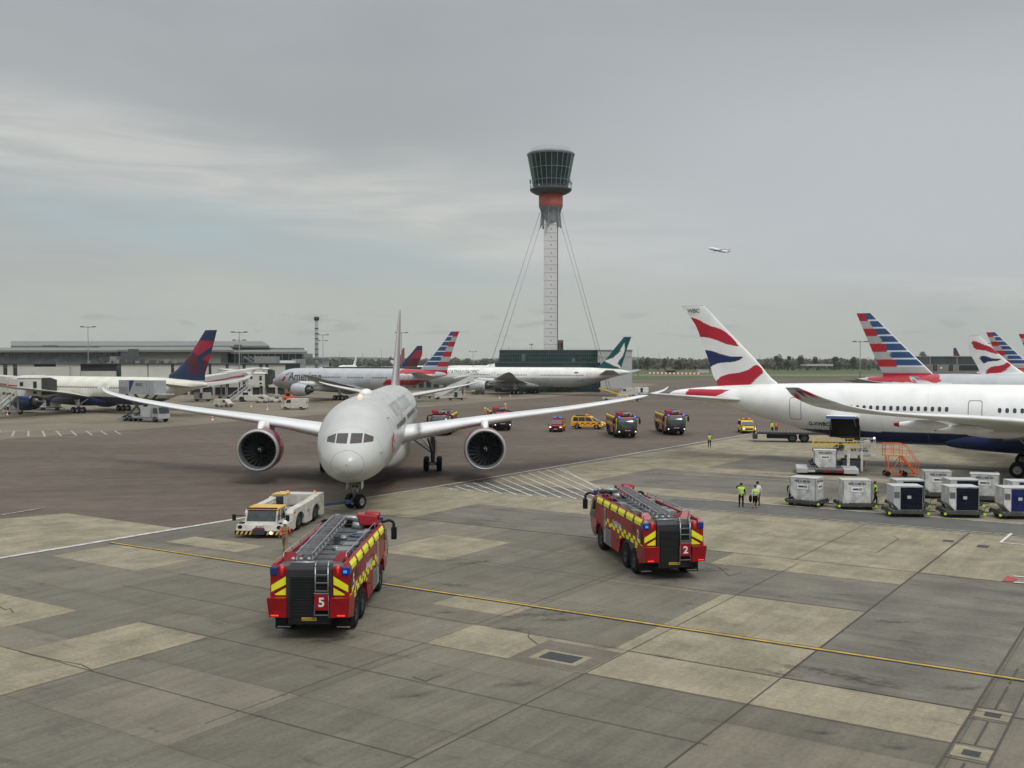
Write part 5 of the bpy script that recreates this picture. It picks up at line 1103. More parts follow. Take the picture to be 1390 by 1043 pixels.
person(pp(1188, 687), R(0), 'person in a yellow vest walking between the second and third containers', HIVIS, CLOTHB, ['swingf', 'swing'], 'walk', sleeve=CLOTHB)
person(pp(1353, 668), R(180), 'person in a yellow vest bending behind the white back row container by the wheel', HIVIS, CLOTHB, 'fwd', sleeve=CLOTHB)
person(pp(387, 752), R(-72+180-20), 'firefighter in tan and red kit with a white helmet walking between tractor and fire engine', TANC, TANC, ['swing', 'swingf'], 'walk', WHITE, sleeve=PINKR, height=1.8)
v = Vector((XA(658.5, 157), 157, 0)); person((v.x, v.y), R(-90), 'firefighter in orange kit with a white helmet standing high beside the half hidden fire engine', ORC, ORC, 'down', helmet=WHITE, z=1.65, sleeve=ORC)
b = MB(); b.box(-.5, .9, -.45, .45, 1.5, 1.64); b.bar((0, 0, 1.5), (1.2, .1, 1.0), .1, .1); o = b.build('access_platform', [DGREY], e7); o.matrix_basis = (Matrix.Translation(e7.location) @ Matrix.Rotation(e7.rotation_euler[2], 4, "Z")).inverted() @ Matrix.Translation((v.x, v.y, 0))
person((XA(686, 159), 159), R(-90), 'firefighter in red kit and white helmet on the roof of the half hidden engine', PINKR, ORC, 'fwd', helmet=WHITE, z=2.3, sleeve=ORC, height=1.7)
for i, (px, py, lab) in enumerate(((641, 536.5, 'person in a lime vest standing left of another below the Cathay engine'), (643.5, 536.5, 'person in a lime vest, right one of a pair below the Cathay engine'), (628, 536, 'person in a dark jacket near the grey box under the Cathay nose'), (824, 542, 'person in a red vest beside the belt loader under the green tail'))):
    person(pp(px, py), R(-90+i*30), lab, HIVIS if i < 2 else (PINKR if i == 3 else CLOTHB), CLOTHB, 'down', sleeve=CLOTHB)
# ---------------------------------------------------------------- ground
def gmat(name, cols, rough=.85, grid=None, streak=None, scale=.12, stain=.5, rot=GA, fine=.12, tone=.12):
    m = bpy.data.materials.new(name); m.use_nodes = True; nt = m.node_tree; N = nt.nodes; L = nt.links; b = N['Principled BSDF']
    b.inputs['Specular IOR Level'].default_value = .25
    def nd(t, **k):
        n = N.new(t)
        for a, v in k.items(): setattr(n, a, v)
        return n
    tc = nd('ShaderNodeTexCoord'); mp = nd('ShaderNodeMapping'); mp.vector_type = 'POINT'; mp.inputs['Rotation'].default_value = (0, 0, -rot); L.new(tc.outputs['Object'], mp.inputs['Vector'])
    def noise(sc, det=5, vec=None, stretch=None):
        n = nd('ShaderNodeTexNoise'); n.inputs['Scale'].default_value = sc; n.inputs['Detail'].default_value = det; n.inputs['Roughness'].default_value = .6
        src = vec or mp.outputs['Vector']
        if stretch:
            q = nd('ShaderNodeVectorMath', operation='MULTIPLY'); L.new(src, q.inputs[0]); q.inputs[1].default_value = stretch; src = q.outputs['Vector']
        L.new(src, n.inputs['Vector']); return n.outputs['Fac']
    def rng(v, a, b_, c, d):
        n = nd('ShaderNodeMapRange'); n.inputs['From Min'].default_value = a; n.inputs['From Max'].default_value = b_; n.inputs['To Min'].default_value = c; n.inputs['To Max'].default_value = d; L.new(v, n.inputs['Value']); return n.outputs['Result']
    def math_(op, a, b_):
        n = nd('ShaderNodeMath', operation=op)
        for i, q in enumerate((a, b_)):
            if isinstance(q, (int, float)): n.inputs[i].default_value = q
            else: L.new(q, n.inputs[i])
        return n.outputs[0]
    mix = nd('ShaderNodeMix', data_type='RGBA'); mix.inputs[6].default_value = (*cols[0], 1); mix.inputs[7].default_value = (*cols[1], 1)
    L.new(rng(noise(scale), .35, .65, 0, 1), mix.inputs[0]); col = mix.outputs[2]
    f = rng(noise(6., 6), .3, .7, 1-fine, 1+fine)
    f = math_('MULTIPLY', f, rng(noise(28., 3), .32, .68, 1-fine*1.1, 1+fine*1.1))
    f = math_('MULTIPLY', f, rng(noise(.5, 6), .35, .7, 1+fine*.6, 1-fine*1.3))
    if stain: f = math_('MULTIPLY', f, rng(noise(.9, 7, stretch=(1, .45, 1)), .60, .74, 1, 1-stain))
    if streak:
        for (st, amt) in streak: f = math_('MULTIPLY', f, rng(noise(1., 6, stretch=st), .3, .7, 1-amt, 1+amt*.7))
    if grid:
        (ga, oa), (gb, ob) = grid
        sp = nd('ShaderNodeSeparateXYZ'); L.new(mp.outputs['Vector'], sp.inputs[0])
        cells = []
        for out, g, o in (('X', ga, oa), ('Y', gb, ob)):
            u = math_('DIVIDE', math_('SUBTRACT', sp.outputs[out], o), g); cells.append(math_('FLOOR', u, 0))
            fr = math_('FRACT', u, 0); e = math_('MULTIPLY', math_('MINIMUM', fr, math_('SUBTRACT', 1, fr)), g)
            f = math_('MULTIPLY', f, rng(e, .01, .022, .66, 1)); f = math_('MULTIPLY', f, rng(e, 0, .35, .95, 1))
        cv = nd('ShaderNodeCombineXYZ'); L.new(cells[0], cv.inputs[0]); L.new(cells[1], cv.inputs[1]); wn = nd('ShaderNodeTexWhiteNoise'); L.new(cv.outputs[0], wn.inputs['Vector'])
        f = math_('MULTIPLY', f, rng(wn.outputs['Value'], 0, 1, 1-tone, 1+tone))
        sc2 = nd('ShaderNodeMix', data_type='RGBA'); L.new(col, sc2.inputs[6]); sc2.inputs[7].default_value = (*cols[2], 1); L.new(rng(wn.outputs['Color'], .55, .8, 0, .45), sc2.inputs[0]); col = sc2.outputs[2]
    vm = nd('ShaderNodeVectorMath', operation='SCALE'); L.new(col, vm.inputs[0]); L.new(f, vm.inputs['Scale']); L.new(vm.outputs['Vector'], b.inputs['Base Color'])
    L.new(rng(noise(.6, 5), .3, .7, rough-.18, rough+.05), b.inputs['Roughness'])
    bp = nd('ShaderNodeBump'); bp.inputs['Strength'].default_value = .25; bp.inputs['Distance'].default_value = .01; L.new(noise(25, 3), bp.inputs['Height']); L.new(bp.outputs['Normal'], b.inputs['Normal'])
    return m
GRASSM = gmat('grass_field', [(.065, .09, .032), (.09, .105, .042)], .95, scale=.004, stain=.2, fine=.15)
APRON = gmat('apron_concrete', [(.128, .118, .091), (.172, .156, .117), (.20, .176, .128)], .8, grid=((5.1, 33.55), (6.05, 11.3)), streak=[((.12, 1.6, 1), .13), ((.3, 5, 1), .09)], scale=.06, stain=.42)
TANM = gmat('tan_concrete', [(.285, .252, .172), (.225, .198, .14)], .85, streak=[((.15, 2.5, 1), .12), ((9, .4, 1), .10)], scale=.25, stain=.35, fine=.16)
TANB = gmat('brushed_tan_concrete', [(.30, .262, .18), (.23, .203, .143)], .85, streak=[((14, .3, 1), .14), ((.3, 3, 1), .10)], scale=.3, stain=.4, fine=.14)
FARC = gmat('far_concrete', [(.20, .172, .122), (.17, .147, .107), (.19, .163, .118)], .85, grid=((7.5, 0), (7.5, 3)), streak=[((.02, .3, 1), .12)], scale=.03, stain=.3)
GREYC = gmat('grey_slab_concrete', [(.120, .112, .09), (.178, .164, .13)], .8, streak=[((.9, .12, 1), .2), ((2.5, .25, 1), .14)], scale=.3, stain=.5)
ASPH = gmat('taxiway_asphalt', [(.098, .076, .058), (.136, .107, .082)], .85, streak=[((.03, .5, 1), .16), ((.12, 1.5, 1), .12)], scale=.035, stain=.25, rot=R(10))
ROADM = gmat('road_asphalt', [(.105, .103, .093), (.125, .12, .107)], .85, streak=[((.5, .05, 1), .1)], scale=.1, stain=.3)
DARKC = gmat('pit_concrete', [(.12, .105, .08), (.15, .13, .1)], .85, scale=.8, stain=.4)
GRATE = mat('pit_cover_steel', (.045, .045, .045), .6, .3, var=.3, scale=12)
JOINT = mat('joint_black', (.065, .06, .05), .9)
def sheet(name, poly, z, m, kind='structure', ab=False):
    me = bpy.data.meshes.new(name); vs = [AB(a, b_, z) if ab else Vector((a, b_, z)) for a, b_ in poly]; me.from_pydata([tuple(v) for v in vs], [], [tuple(range(len(vs)))]); me.update()
    if me.polygons[0].normal.z < 0: me.flip_normals()
    o = finish(me, name, [m], None); o['kind'] = kind; return o
def rects(name, rs, z, m):
    b = MB()
    for a0, a1, b0, b1 in rs: b.add([AB(a0, b0, z), AB(a1, b0, z), AB(a1, b1, z), AB(a0, b1, z)], [(0, 1, 2, 3)])
    o = b.build(name, [m]); o['kind'] = 'structure'; return o
def strip(b, p, q, w, z):
    p = Vector((p[0], p[1], 0)); q = Vector((q[0], q[1], 0)); d = (q-p).normalized(); n = Vector((-d.y, d.x, 0))*w/2; zz = Vector((0, 0, z)); b.add([p-n+zz, q-n+zz, q+n+zz, p+n+zz], [(0, 1, 2, 3)])
sheet('ground', [(-9000, -300), (9000, -300), (9000, 14000), (-9000, 14000)], 0, GRASSM)
gp = lambda *p: [(G(x, y).x, G(x, y).y) for x, y in p]
# taxiway and far aprons
sheet('taxiway', [(-260, 20), (400, 20), (900, 700)]+[(620, 700), (120, 640), (100, 580), (-100, 560), (-900, 560)], .004, ASPH)
sheet('far_taxiway', [(-1500, 735), (1500, 735), (1500, 800), (-1500, 800)], .004, FARC)
sheet('grass_strip', gp((640, 513.5), (870, 513), (1000, 513.8), (1390, 516.5), (2400, 520), (2400, 517), (1390, 513), (1000, 510.6), (640, 510.5)), .012, GRASSM)
fl_ = gp((0, 597), (185, 583), (400, 566), (620, 549), (760, 538), (850, 528), (895, 521.5), (700, 515), (0, 515)); sheet('far_apron', [(-330, 138)]+fl_+[(-700, 520)], .008, FARC)
WB = -53.2
sheet('apron', [(-20, WB), (140, WB), (148, WB-1.5), (210, 10), (400, 160), (160, 200), (-60, 120), (-60, WB)], .012, APRON, ab=True)
l = gp((0, 705), (90, 697), (235, 717)); l2 = [AB(44, WB), AB(-5, WB)]
sheet('apron_corner', l+[(l2[0].x, l2[0].y), (l2[1].x, l2[1].y), (-60, 50)], .012, TANM)
# slabs of another age
rects('tan_slabs', [(32.8, 37.2, -51.5, -44.3), (22.8, 26.2, -47, -39.3), (21.3, 26.4, -35.5, -31.3), (17.8, 21.3, -41, -31.3), (30.3, 33.6, -24, -20.25), (30.3, 33.6, -20.25, -17.05), (33.6, 44.3, -17.6, -11.35), (54, 68.5, -53.0, -24), (54, 68.5, -24, -11.35), (50.6, 54, -20.9, -11.35), (54, 68.5, -11.2, 20), (43.5, 50, -38, -33), (74, 150, -52, 30)], .016, TANM)
rects('brushed_tan_slabs', [(30.4, 33.5, -17.0, -5.4), (35.4, 37.8, -27.5, -23.5), (39, 41.2, -50, -44)], .018, TANB)
rects('grey_slabs', [(33.55, 53.8, -11.25, -5.4), (33.55, 53.8, -4.3, 14), (44.35, 50.55, -20.9, -11.35), (54, 62, -44, -30), (78, 92, -44, -20), (96, 112, -40, -6)], .02, GREYC)
rects('service_road', [(68.9, 73.6, -33, 80)], .022, ROADM)
rects('pit_surround', [(30.4, 33.2, -20.2, -17.1)], .022, DARKC)
rects('pit_apron', [(30.85, 32.1, -19.65, -17.7), (33.0, 33.9, -5.3, -4.35), (29.4, 30.3, -5.3, -4.35)], .026, TANM)
rects('pit_covers', [(31.05, 31.9, -19.35, -17.95), (33.2, 33.65, -5.05, -4.6), (29.6, 30.05, -5.05, -4.6), (63.3, 64.1, -10.1, -9.5), (64.2, 64.8, -12.1, -11.5)], .03, GRATE)
b = MB(); J = .05
def ab(a, b_): v = AB(a, b_); return (v.x, v.y)
for a0, a1, bb, w in ((20, 69, -11.3, .05), (20, 69, -5.4, .06), (20, 69, -4.3, .06), (20, 53, -17.02, .03), (20, 50, -23.9, .025), (16, 44, -31.3, .025), (54, 68, -17.5, .03), (54, 68, -29.6, .03), (20, 28, -44, .025)): strip(b, ab(a0, bb), ab(a1, bb), w, .034)
for b0, b1, a, w in ((-53, -11.3, 44.3, .03), (-42, 10, 33.58, .03), (-42, -5.4, 30.3, .025), (-35.5, -11, 26.5, .03), (-50, -17, 21.3, .03), (-53, 10, 54, .05), (-20, -11.3, 50.6, .03), (-5.4, -4.3, 34, .04), (-5.4, -4.3, 29.2, .04), (-5.4, -4.3, 30.5, .04), (-5.4, -4.3, 32.8, .04), (-45, -11.3, 60.5, .03), (-50, -20, 38.95, .02)): strip(b, ab(a, b0), ab(a, b1), w, .0345)
for a0, a1 in ((30.6, 32.7), (34.1, 36.6), (37, 39), (26, 29)): strip(b, ab(a0, -4.85), ab(a1, -4.85), .06, .035)
for pl in ([(26, 885), (50, 891), (85, 899), (110, 903), (125, 911)], [(718, 860), (717, 866), (724, 871), (730, 876)], [(560, 920), (578, 926), (588, 921), (600, 918)], [(0, 825), (8, 829), (14, 827), (18, 833)], [(1145, 745), (1190, 751), (1220, 732), (1212, 728)], [(955, 765), (975, 770), (990, 783), (1008, 778)]):
    q = gp(*pl)
    for s_, e_ in zip(q, q[1:]): strip(b, s_, e_, .035, .036)
o = b.build('expansion_joints', [JOINT]); o['kind'] = 'structure'
# painted lines
b = MB(); strip(b, ab(37.1, -52.4), ab(38.4, 60), .36, .038); o = b.build('yellow_line_border', [LINEK]); o['kind'] = 'structure'
b = MB(); strip(b, ab(37.1, -52.4), ab(38.4, 60), .17, .042); o = b.build('yellow_line', [LINEY]); o['kind'] = 'structure'
b = MB(); strip(b, ab(-20, WB), ab(54, WB), .42, .038); strip(b, ab(54, WB), ab(70, WB+.3), .25, .0385); strip(b, ab(70, WB+.3), ab(147, WB), .28, .0388)
v0 = G(940, 600); v1 = G(1040, 582)
for q in (((70, -51.8), (73.2, -30)), ((88, -52.2), (70.5, -37)), ((68.3, -52), (69.0, -37))): strip(b, ab(*q[0]), ab(*q[1]), .12, .04)
for k in range(13):
    f = k/12; s_ = G(605+(755-605)*f, 663+(636-663)*f); e_ = G(622+(862-622)*f, 667+(684-667)*f*1.0); strip(b, (s_.x, s_.y), (e_.x, e_.y), .17, .0405)
o = b.build('white_lines', [LINEW]); o['kind'] = 'structure'
b = MB(); strip(b, ab(73.7, -30), ab(73.7, 60), .28, .04); strip(b, ab(68.8, -30), ab(68.8, 60), .16, .04); strip(b, ab(68.2, -30), ab(68.2, 60), .12, .04); strip(b, ab(88, -49), ab(92, 10), .18, .04); strip(b, ab(110, -52), ab(108, 30), .2, .04); strip(b, ab(129, -52.), ab(122, 40), .2, .04)
q = gp((0, 588), (80, 588)); r_ = gp((0, 595), (60, 596), (100, 595), (175, 589))
q = gp((-60, 584.5), (100, 586.5), (185, 588)); r_ = gp((-60, 593), (55, 594.5), (130, 592), (185, 589.5))
for P_ in (q, r_):
    for s_, e_ in zip(P_, P_[1:]): strip(b, s_, e_, .2, .04)
for x0, x1 in ((-19, -26), (0, -4), (19.8, 16), (38.5, 38.5), (57.5, 61), (76.5, 83), (96.5, 104), (117, 125), (136.5, 145), (155.5, 163.5)):
    s_, e_ = G(x0, 585.3), G(x1, 593.3-(max(0, x1-60)*.03)); strip(b, (s_.x, s_.y), (e_.x, e_.y), .3, .0405)
for (x0, y0, x1, y1) in ((700, 607, 770, 606), (1, 700, 60, 690), (865, 556, 900, 556.5), (860, 563.5, 880, 564), (0, 569, 15, 568)): s_, e_ = G(x0, y0), G(x1, y1); strip(b, (s_.x, s_.y), (e_.x, e_.y), .25, .04)
o = b.build('worn_white_lines', [LINEWF]); o['kind'] = 'structure'
b = MB(); 
for pl, w in (([(1373, 725), (1358, 737.5), (1392, 740.5)], .16),):
    q = gp(*pl)
    for s_, e_ in zip(q, q[1:]): strip(b, s_, e_, w, .042)
for pl in ([(1376, 783), (1400, 785.5)], [(1376, 791.5), (1400, 793)]): q = gp(*pl); strip(b, q[0], q[1], .2, .042)
o = b.build('stand_marking', [mat('bright_white_paint', (.62, .61, .58), .6)]); o['kind'] = 'structure'
sheet('red_marking', gp((1360, 790), (1368, 783), (1382, 787), (1378, 790.5)), .044, REDG)
# oil and tyre stains
sm = bpy.data.materials.new('ground_stain'); sm.use_nodes = True; n_ = sm.node_tree; b_ = n_.nodes['Principled BSDF']; b_.inputs['Base Color'].default_value = (.03, .028, .024, 1); b_.inputs['Roughness'].default_value = .6
tcs = n_.nodes.new('ShaderNodeTexCoord'); vd = n_.nodes.new('ShaderNodeVectorMath'); vd.operation = 'DISTANCE'; vd.inputs[1].default_value = (.5, .5, 0)
sepx = n_.nodes.new('ShaderNodeVectorMath'); sepx.operation = 'MULTIPLY'; sepx.inputs[1].default_value = (1, 1, 0); n_.links.new(tcs.outputs['Generated'], sepx.inputs[0]); n_.links.new(sepx.outputs[0], vd.inputs[0])
nzs = n_.nodes.new('ShaderNodeTexNoise'); nzs.inputs['Scale'].default_value = 1.6; nzs.inputs['Detail'].default_value = 8; nzs.inputs['Roughness'].default_value = .7
st1 = n_.nodes.new('ShaderNodeVectorMath'); st1.operation = 'MULTIPLY'; st1.inputs[1].default_value = (1, 2.2, 1); n_.links.new(tcs.outputs['Object'], st1.inputs[0]); n_.links.new(st1.outputs[0], nzs.inputs['Vector'])
m1 = n_.nodes.new('ShaderNodeMapRange'); m1.interpolation_type = 'SMOOTHSTEP'; m1.inputs['From Min'].default_value = .5; m1.inputs['From Max'].default_value = .05; n_.links.new(vd.outputs['Value'], m1.inputs['Value'])
m2_ = n_.nodes.new('ShaderNodeMapRange'); m2_.inputs['From Min'].default_value = .44; m2_.inputs['From Max'].default_value = .66; m2_.inputs['To Max'].default_value = .8; n_.links.new(nzs.outputs['Fac'], m2_.inputs['Value'])
mm = n_.nodes.new('ShaderNodeMath'); mm.operation = 'MULTIPLY'; n_.links.new(m1.outputs[0], mm.inputs[0]); n_.links.new(m2_.outputs[0], mm.inputs[1]); n_.links.new(mm.outputs[0], b_.inputs['Alpha'])
for i, (px, py, w_, h_, a_) in enumerate(((735, 835, 5, 1.4, .3), (760, 842, 3, 1.2, .3), (700, 855, 2.5, .8, 0), (1130, 915, 6, 1.4, -.55), (1180, 928, 3, 1, -.5), (1215, 845, 2.5, .9, 0), (620, 795, 2, .8, 0), (605, 832, 1.6, .7, .2), (1055, 915, 2.6, .8, -.5), (965, 775, 3, 2., .4), (1115, 995, 1.3, .6, 0), (1215, 1015, 1.3, .7, 0), (540, 700, 2.6, .8, .3), (1310, 935, 2, .8, .2), (865, 700, 3, .9, .2), (305, 740, 1.6, .5, 0), (287, 730, 1.6, .5, 0), (205, 990, .5, .3, 0), (215, 994, .4, .25, 0), (355, 973, .6, .3, 0), (820, 880, 1.6, .5, 0), (1240, 635, 12, 3, -.5), (1060, 645, 9, 2.2, -.4), (480, 655, 14, 5, 0.), (1165, 690, 8, 1., -.4), (905, 893, 1.6, .5, -.5), (560, 945, 2, .7, .6), (640, 765, 4, 1., .6), (700, 930, 2.5, .9, .4), (450, 870, 3, 1.2, .6))):
    b = MB(); b.add([(-w_/2, -h_/2, 0), (w_/2, -h_/2, 0), (w_/2, h_/2, 0), (-w_/2, h_/2, 0)], [(0, 1, 2, 3)]); o = b.build('ground_stain', [sm]); g = G(px, py); o.location = (g.x, g.y, .046+i*.0006); o.rotation_euler[2] = a_; o['kind'] = 'structure'
# ---------------------------------------------------------------- control tower
TY = 375.
TX = XA(747.5, TY)
zt = lambda py: ZA(py, TY)
CONC = mat('tower_panel_grey', (.62, .62, .61), .5, var=.08, scale=.3); TSTEEL = mat('tower_steel', (.2, .215, .22), .45, .3)
tw = empty('control_tower', (TX, TY, 0), 0, 'tall airport control tower with a flared glass cab, red collar and thin cable stays', 'control tower')
b = MB(); zt0, zt1 = 9., zt(300)
pl = [(-2.5, -2.2), (2.2, -2.2), (2.5, -1.9), (2.5, .6), (.6, 2.6), (-.6, 2.6), (-2.5, .6)]
b.prism(pl, zt0, zt1, 'z'); dz = 2.87; k = 0; z = zt(300)-1.8
while z > 14:
    b.box(-2.53, 2.4, -2.23, -2.2, z, z+.12, 1); b.box(2.5, 2.53, -1.9, .6, z, z+.12, 1); b.box(-2.53, -2.5, -2.2, .6, z, z+.12, 1)
    b.box(-.1, .25, -2.24, -2.2, z+1.3, z+1.65, 2); b.box(-2.2, -2.05, -2.22, -2.2, z+1.4, z+1.55, 1); b.box(1.4, 1.55, -2.22, -2.2, z+1.4, z+1.55, 1); z -= dz
b.box(2.2, 2.56, -2.26, -2.0, zt0, zt1, 3)
b.build('shaft', [CONC, mat('panel_joint', (.22, .22, .22)), mat('small_dark_window', (.03, .03, .035), .3), TSTEEL], tw)
b = MB()   # steel collar with fins reaching down
b.lathe([(zt(281), 4.3), (zt(284), 4.0), (zt(286), 3.4), (zt(296), 3.05), (zt(302), 2.9)], 24, 'z')
for a in range(6):
    t = R(60*a+15); c, s_ = math.cos(t), math.sin(t); d = Vector((c, s_, 0)); n = Vector((-s_, c, 0))*.22
    P_ = [(3.2, zt(282)), (4.1, zt(283)), (3.6, zt(290)), (4.1, zt(309)), (3.8, zt(310)), (2.7, zt(302)), (2.6, zt(290))]
    vs = [d*r+n+Vector((0, 0, z)) for r, z in P_]+[d*r-n+Vector((0, 0, z)) for r, z in P_]; m_ = len(P_)
    b.add(vs, [tuple(range(m_)), tuple(range(2*m_-1, m_-1, -1))]+[(i, m_+i, m_+(i+1) % m_, (i+1) % m_) for i in range(m_)])
b.build('steel_collar', [mat('collar_grey', (.2, .22, .235), .5)], tw)
b = MB(); b.lathe([(zt(281.5), .1), (zt(281.5), 4.15), (zt(280), 4.35), (zt(264), 4.35), (zt(264), .1)], 40, 'z')
for rr in range(3):
    for k in range(-3, 4):
        t = R(-90+k*11+rr*4); z = zt(268.5+rr*2.3); b.add([(4.36*math.cos(t+q*.025), 4.36*math.sin(t+q*.025), z+w) for q, w in ((-1, -.12), (1, -.12), (1, .12), (-1, .12))], [(0, 1, 2, 3)], 1)
b.build('red_collar', [mat('collar_red', (.42, .09, .06), .55), mat('vent_dark', (.1, .03, .02))], tw)
b = MB(); b.lathe([(zt(265), 4.2), (zt(263.5), 5.8), (zt(260.5), 7.2), (zt(258.5), 7.6), (zt(257.5), 7.6), (zt(257.5), 6), (zt(255.5), 6.3), (zt(254.5), 6.3)], 40, 'z', ms=None)
b.build('gallery', [mat('gallery_dark', (.055, .06, .065), .5)], tw)
b = MB()
for k in range(40):
    t = 2*math.pi*k/40; t2 = 2*math.pi*(k+1)/40; p = lambda a, z: (7.5*math.cos(a), 7.5*math.sin(a), z)
    b.bar(p(t, zt(257.5)), p(t, zt(253.5)), .06, .06)
    for zz in (253.5, 255.5): b.bar(p(t, zt(zz)), p(t2, zt(zz)), .05, .05)
for (x, y, h) in ((-7.4, -1, 3.5), (-6.6, -3.5, 2.6), (7.3, -1.4, 2.6), (6.7, -3., 3.2)): b.bar((x, y, zt(258)), (x, y, zt(258)+h), .12, .12); b.box(x-.3, x+.3, y-.2, y+.2, zt(258)+h*.6, zt(258)+h)
b.build('gallery_railing', [TSTEEL], tw)
rc = lambda z: np.interp(z, [zt(256), zt(212)], [6.1, 8.35])
b = MB(); zs_ = [zt(256), zt(246), zt(230), zt(212)]; b.lathe([(z, rc(z)) for z in zs_], 24, 'z'); b.build('cab_glass', [GLASSG], tw, smooth=False)
b = MB()
for k in range(24):
    t = 2*math.pi*k/24; t2 = 2*math.pi*(k+1)/24; p = lambda a, z: ((rc(z)+.06)*math.cos(a), (rc(z)+.06)*math.sin(a), z)
    b.bar(p(t, zs_[0]), p(t, zs_[3]), .14, .14)
    for z in zs_: b.bar(p(t, z), p(t2, z), .14, .12)
b.build('cab_mullions', [mat('mullion_green_grey', (.2, .27, .26), .4)], tw)
b = MB(); b.lathe([(zt(212), 8.3), (zt(210.5), 8.75), (zt(208), 8.1), (zt(205.5), 6.9), (zt(205), 6.0), (zt(205), .01)], 40, 'z')
for k in range(20):
    t = 2*math.pi*k/20; t2 = 2*math.pi*(k+1)/20; b.bar((6.8*math.cos(t), 6.8*math.sin(t), zt(205.5)), (6.8*math.cos(t), 6.8*math.sin(t), zt(202.8)), .06, .06); b.bar((6.8*math.cos(t), 6.8*math.sin(t), zt(203)), (6.8*math.cos(t2), 6.8*math.sin(t2), zt(203)), .06, .06)
b.build('cab_roof', [mat('roof_grey_green', (.22, .25, .25), .5)], tw)
b = MB()
for k in range(12): x = random.uniform(-5, 5); y = random.uniform(-5, 5); z0 = zt(256); b.box(x-.4, x+.4, y-.4, y+.4, z0, z0+random.uniform(.6, 1.6))
b.build('cab_consoles', [GREYM], tw)
for (pt, pb, s_, dp) in ((288, (667, 490), -1, 6.), (308, (676, 490), -1, -8.), (288, (820, 490), 1, 6.), (308, (811.5, 490), 1, -8.)):
    zz = zt(pt); xb = XA(pb[0], TY)-TX; f = zz/(zz-10.6); b = MB(); b.tube((s_*3.9, 0, zz), (s_*3.9+(xb-s_*3.9)*f, dp*f, 0), .085, .085, 8); b.build('stay_cable', [mat('cable_grey', (.3, .31, .31), .5)], tw)
b = MB(); b.box(2.6, 4.6, 0, 4, zt(478), zt(462)); b.box(2.7, 3.1, -.02, 0, zt(477), zt(466), 1); b.box(3.7, 4.3, -.02, 0, zt(477), zt(466), 1); b.build('lift_housing', [mat('housing_brown', (.12, .085, .07)), BLACK], tw)
# base building
BY = 352.
def bx_px(b, x0, x1, ytop, ybot, Y, depth, m=0, off=(0, 0)): b.box(XA(x0, Y)-off[0], XA(x1, Y)-off[0], Y-off[1], Y+depth-off[1], max(0, ZA(ybot, Y)) if ybot < 900 else 0, ZA(ytop, Y), m)
tb_ = empty('tower_building', (0, BY, 0), 0, 'long dark green glass building at the foot of the control tower', 'building'); O = (0, BY)
b = MB(); bx_px(b, 678, 811, 475.5, 999, BY, 18, 0, O); bx_px(b, 672, 815, 492.5, 999, BY-3, 3, 0, O); b.build('glass_facade', [GLASSG], tb_)
b = MB()
for k in range(45):
    x = XA(678+k*133/44, BY); b.bar((x, -.05, ZA(492, BY)), (x, -.05, ZA(475.5, BY)), .09, .1)
for py in (475.5, 480.5, 486, 491.5): b.bar((XA(678, BY), -.06, ZA(py, BY)), (XA(811, BY), -.06, ZA(py, BY)), .12, .16)
for k in range(48): x = XA(672+k*143/47, BY-3); b.bar((x, -3.05, 1), (x, -3.05, ZA(492.5, BY-3)), .09, .1)
b.bar((XA(672, BY-3), -3.06, ZA(492.5, BY-3)), (XA(815, BY-3), -3.06, ZA(492.5, BY-3)), .2, .25)
b.build('mullions', [mat('mullion_dark_green', (.035, .09, .085), .4)], tb_)
b = MB()
for k in range(34): x = XA(679+k*4, BY); b.bar((x, 1, ZA(475.5, BY)), (x, 1, ZA(472.5, BY)), .06, .06)
b.bar((XA(679, BY), 1, ZA(473, BY)), (XA(811, BY), 1, ZA(473, BY)), .06, .06); b.bar((XA(721.5, BY), 4, ZA(475, BY)), (XA(721.5, BY), 4, ZA(466, BY)), .2, .2); b.box(XA(718.5, BY), XA(724.5, BY), 3.8, 4.2, ZA(468.3, BY), ZA(466.8, BY)); b.bar((XA(690.5, BY), 4, ZA(475, BY)), (XA(690.5, BY), 4, ZA(470, BY)), .15, .15)
b.build('roof_railing', [GREYM], tb_)
b = MB(); 
for x0, x1, y0, y1 in ((708, 713, 481, 490), (776, 781, 486, 491)): b.box(XA(x0, BY), XA(x1, BY), -.02, -.01, ZA(y1, BY), ZA(y0, BY))
b.build('blind', [mat('blind_grey_green', (.1, .16, .15))], tb_)
wb = empty('plant_building', (0, 400, 0), 0, 'pale grey windowless building behind the green tail', 'building')
b = MB(); bx_px(b, 812, 858, 476, 999, 400, 15, 0, (0, 400)); bx_px(b, 811, 859, 475, 476.2, 399.7, 15.6, 1, (0, 400)); bx_px(b, 811.9, 858.1, 484.5, 485.1, 399.9, .1, 1, (0, 400)); b.build('walls', [mat('pale_cladding', (.42, .43, .42), .6), GREYM], wb)
# ---------------------------------------------------------------- long low building behind the parked aeroplanes
lb = empty('service_building', (0, 372, 0), 0, 'long low dark roofed building seen between the parked airliners', 'building')
b = MB(); bx_px(b, 440, 672, 500.5, 999, 372, 16, 0, (0, 372)); bx_px(b, 438, 674, 498.5, 500.5, 370, 20, 1, (0, 372))
b.build('walls', [mat('shed_wall', (.16, .16, .15), .7), mat('dark_roof_edge', (.05, .055, .055), .6)], lb)
for k in range(22):
    w = MB(); x = XA(446+k*10.2, 372); w.box(x, x+1.8, -.06, -.01, 1, 3.6); w.build('window', [GLASS], lb)
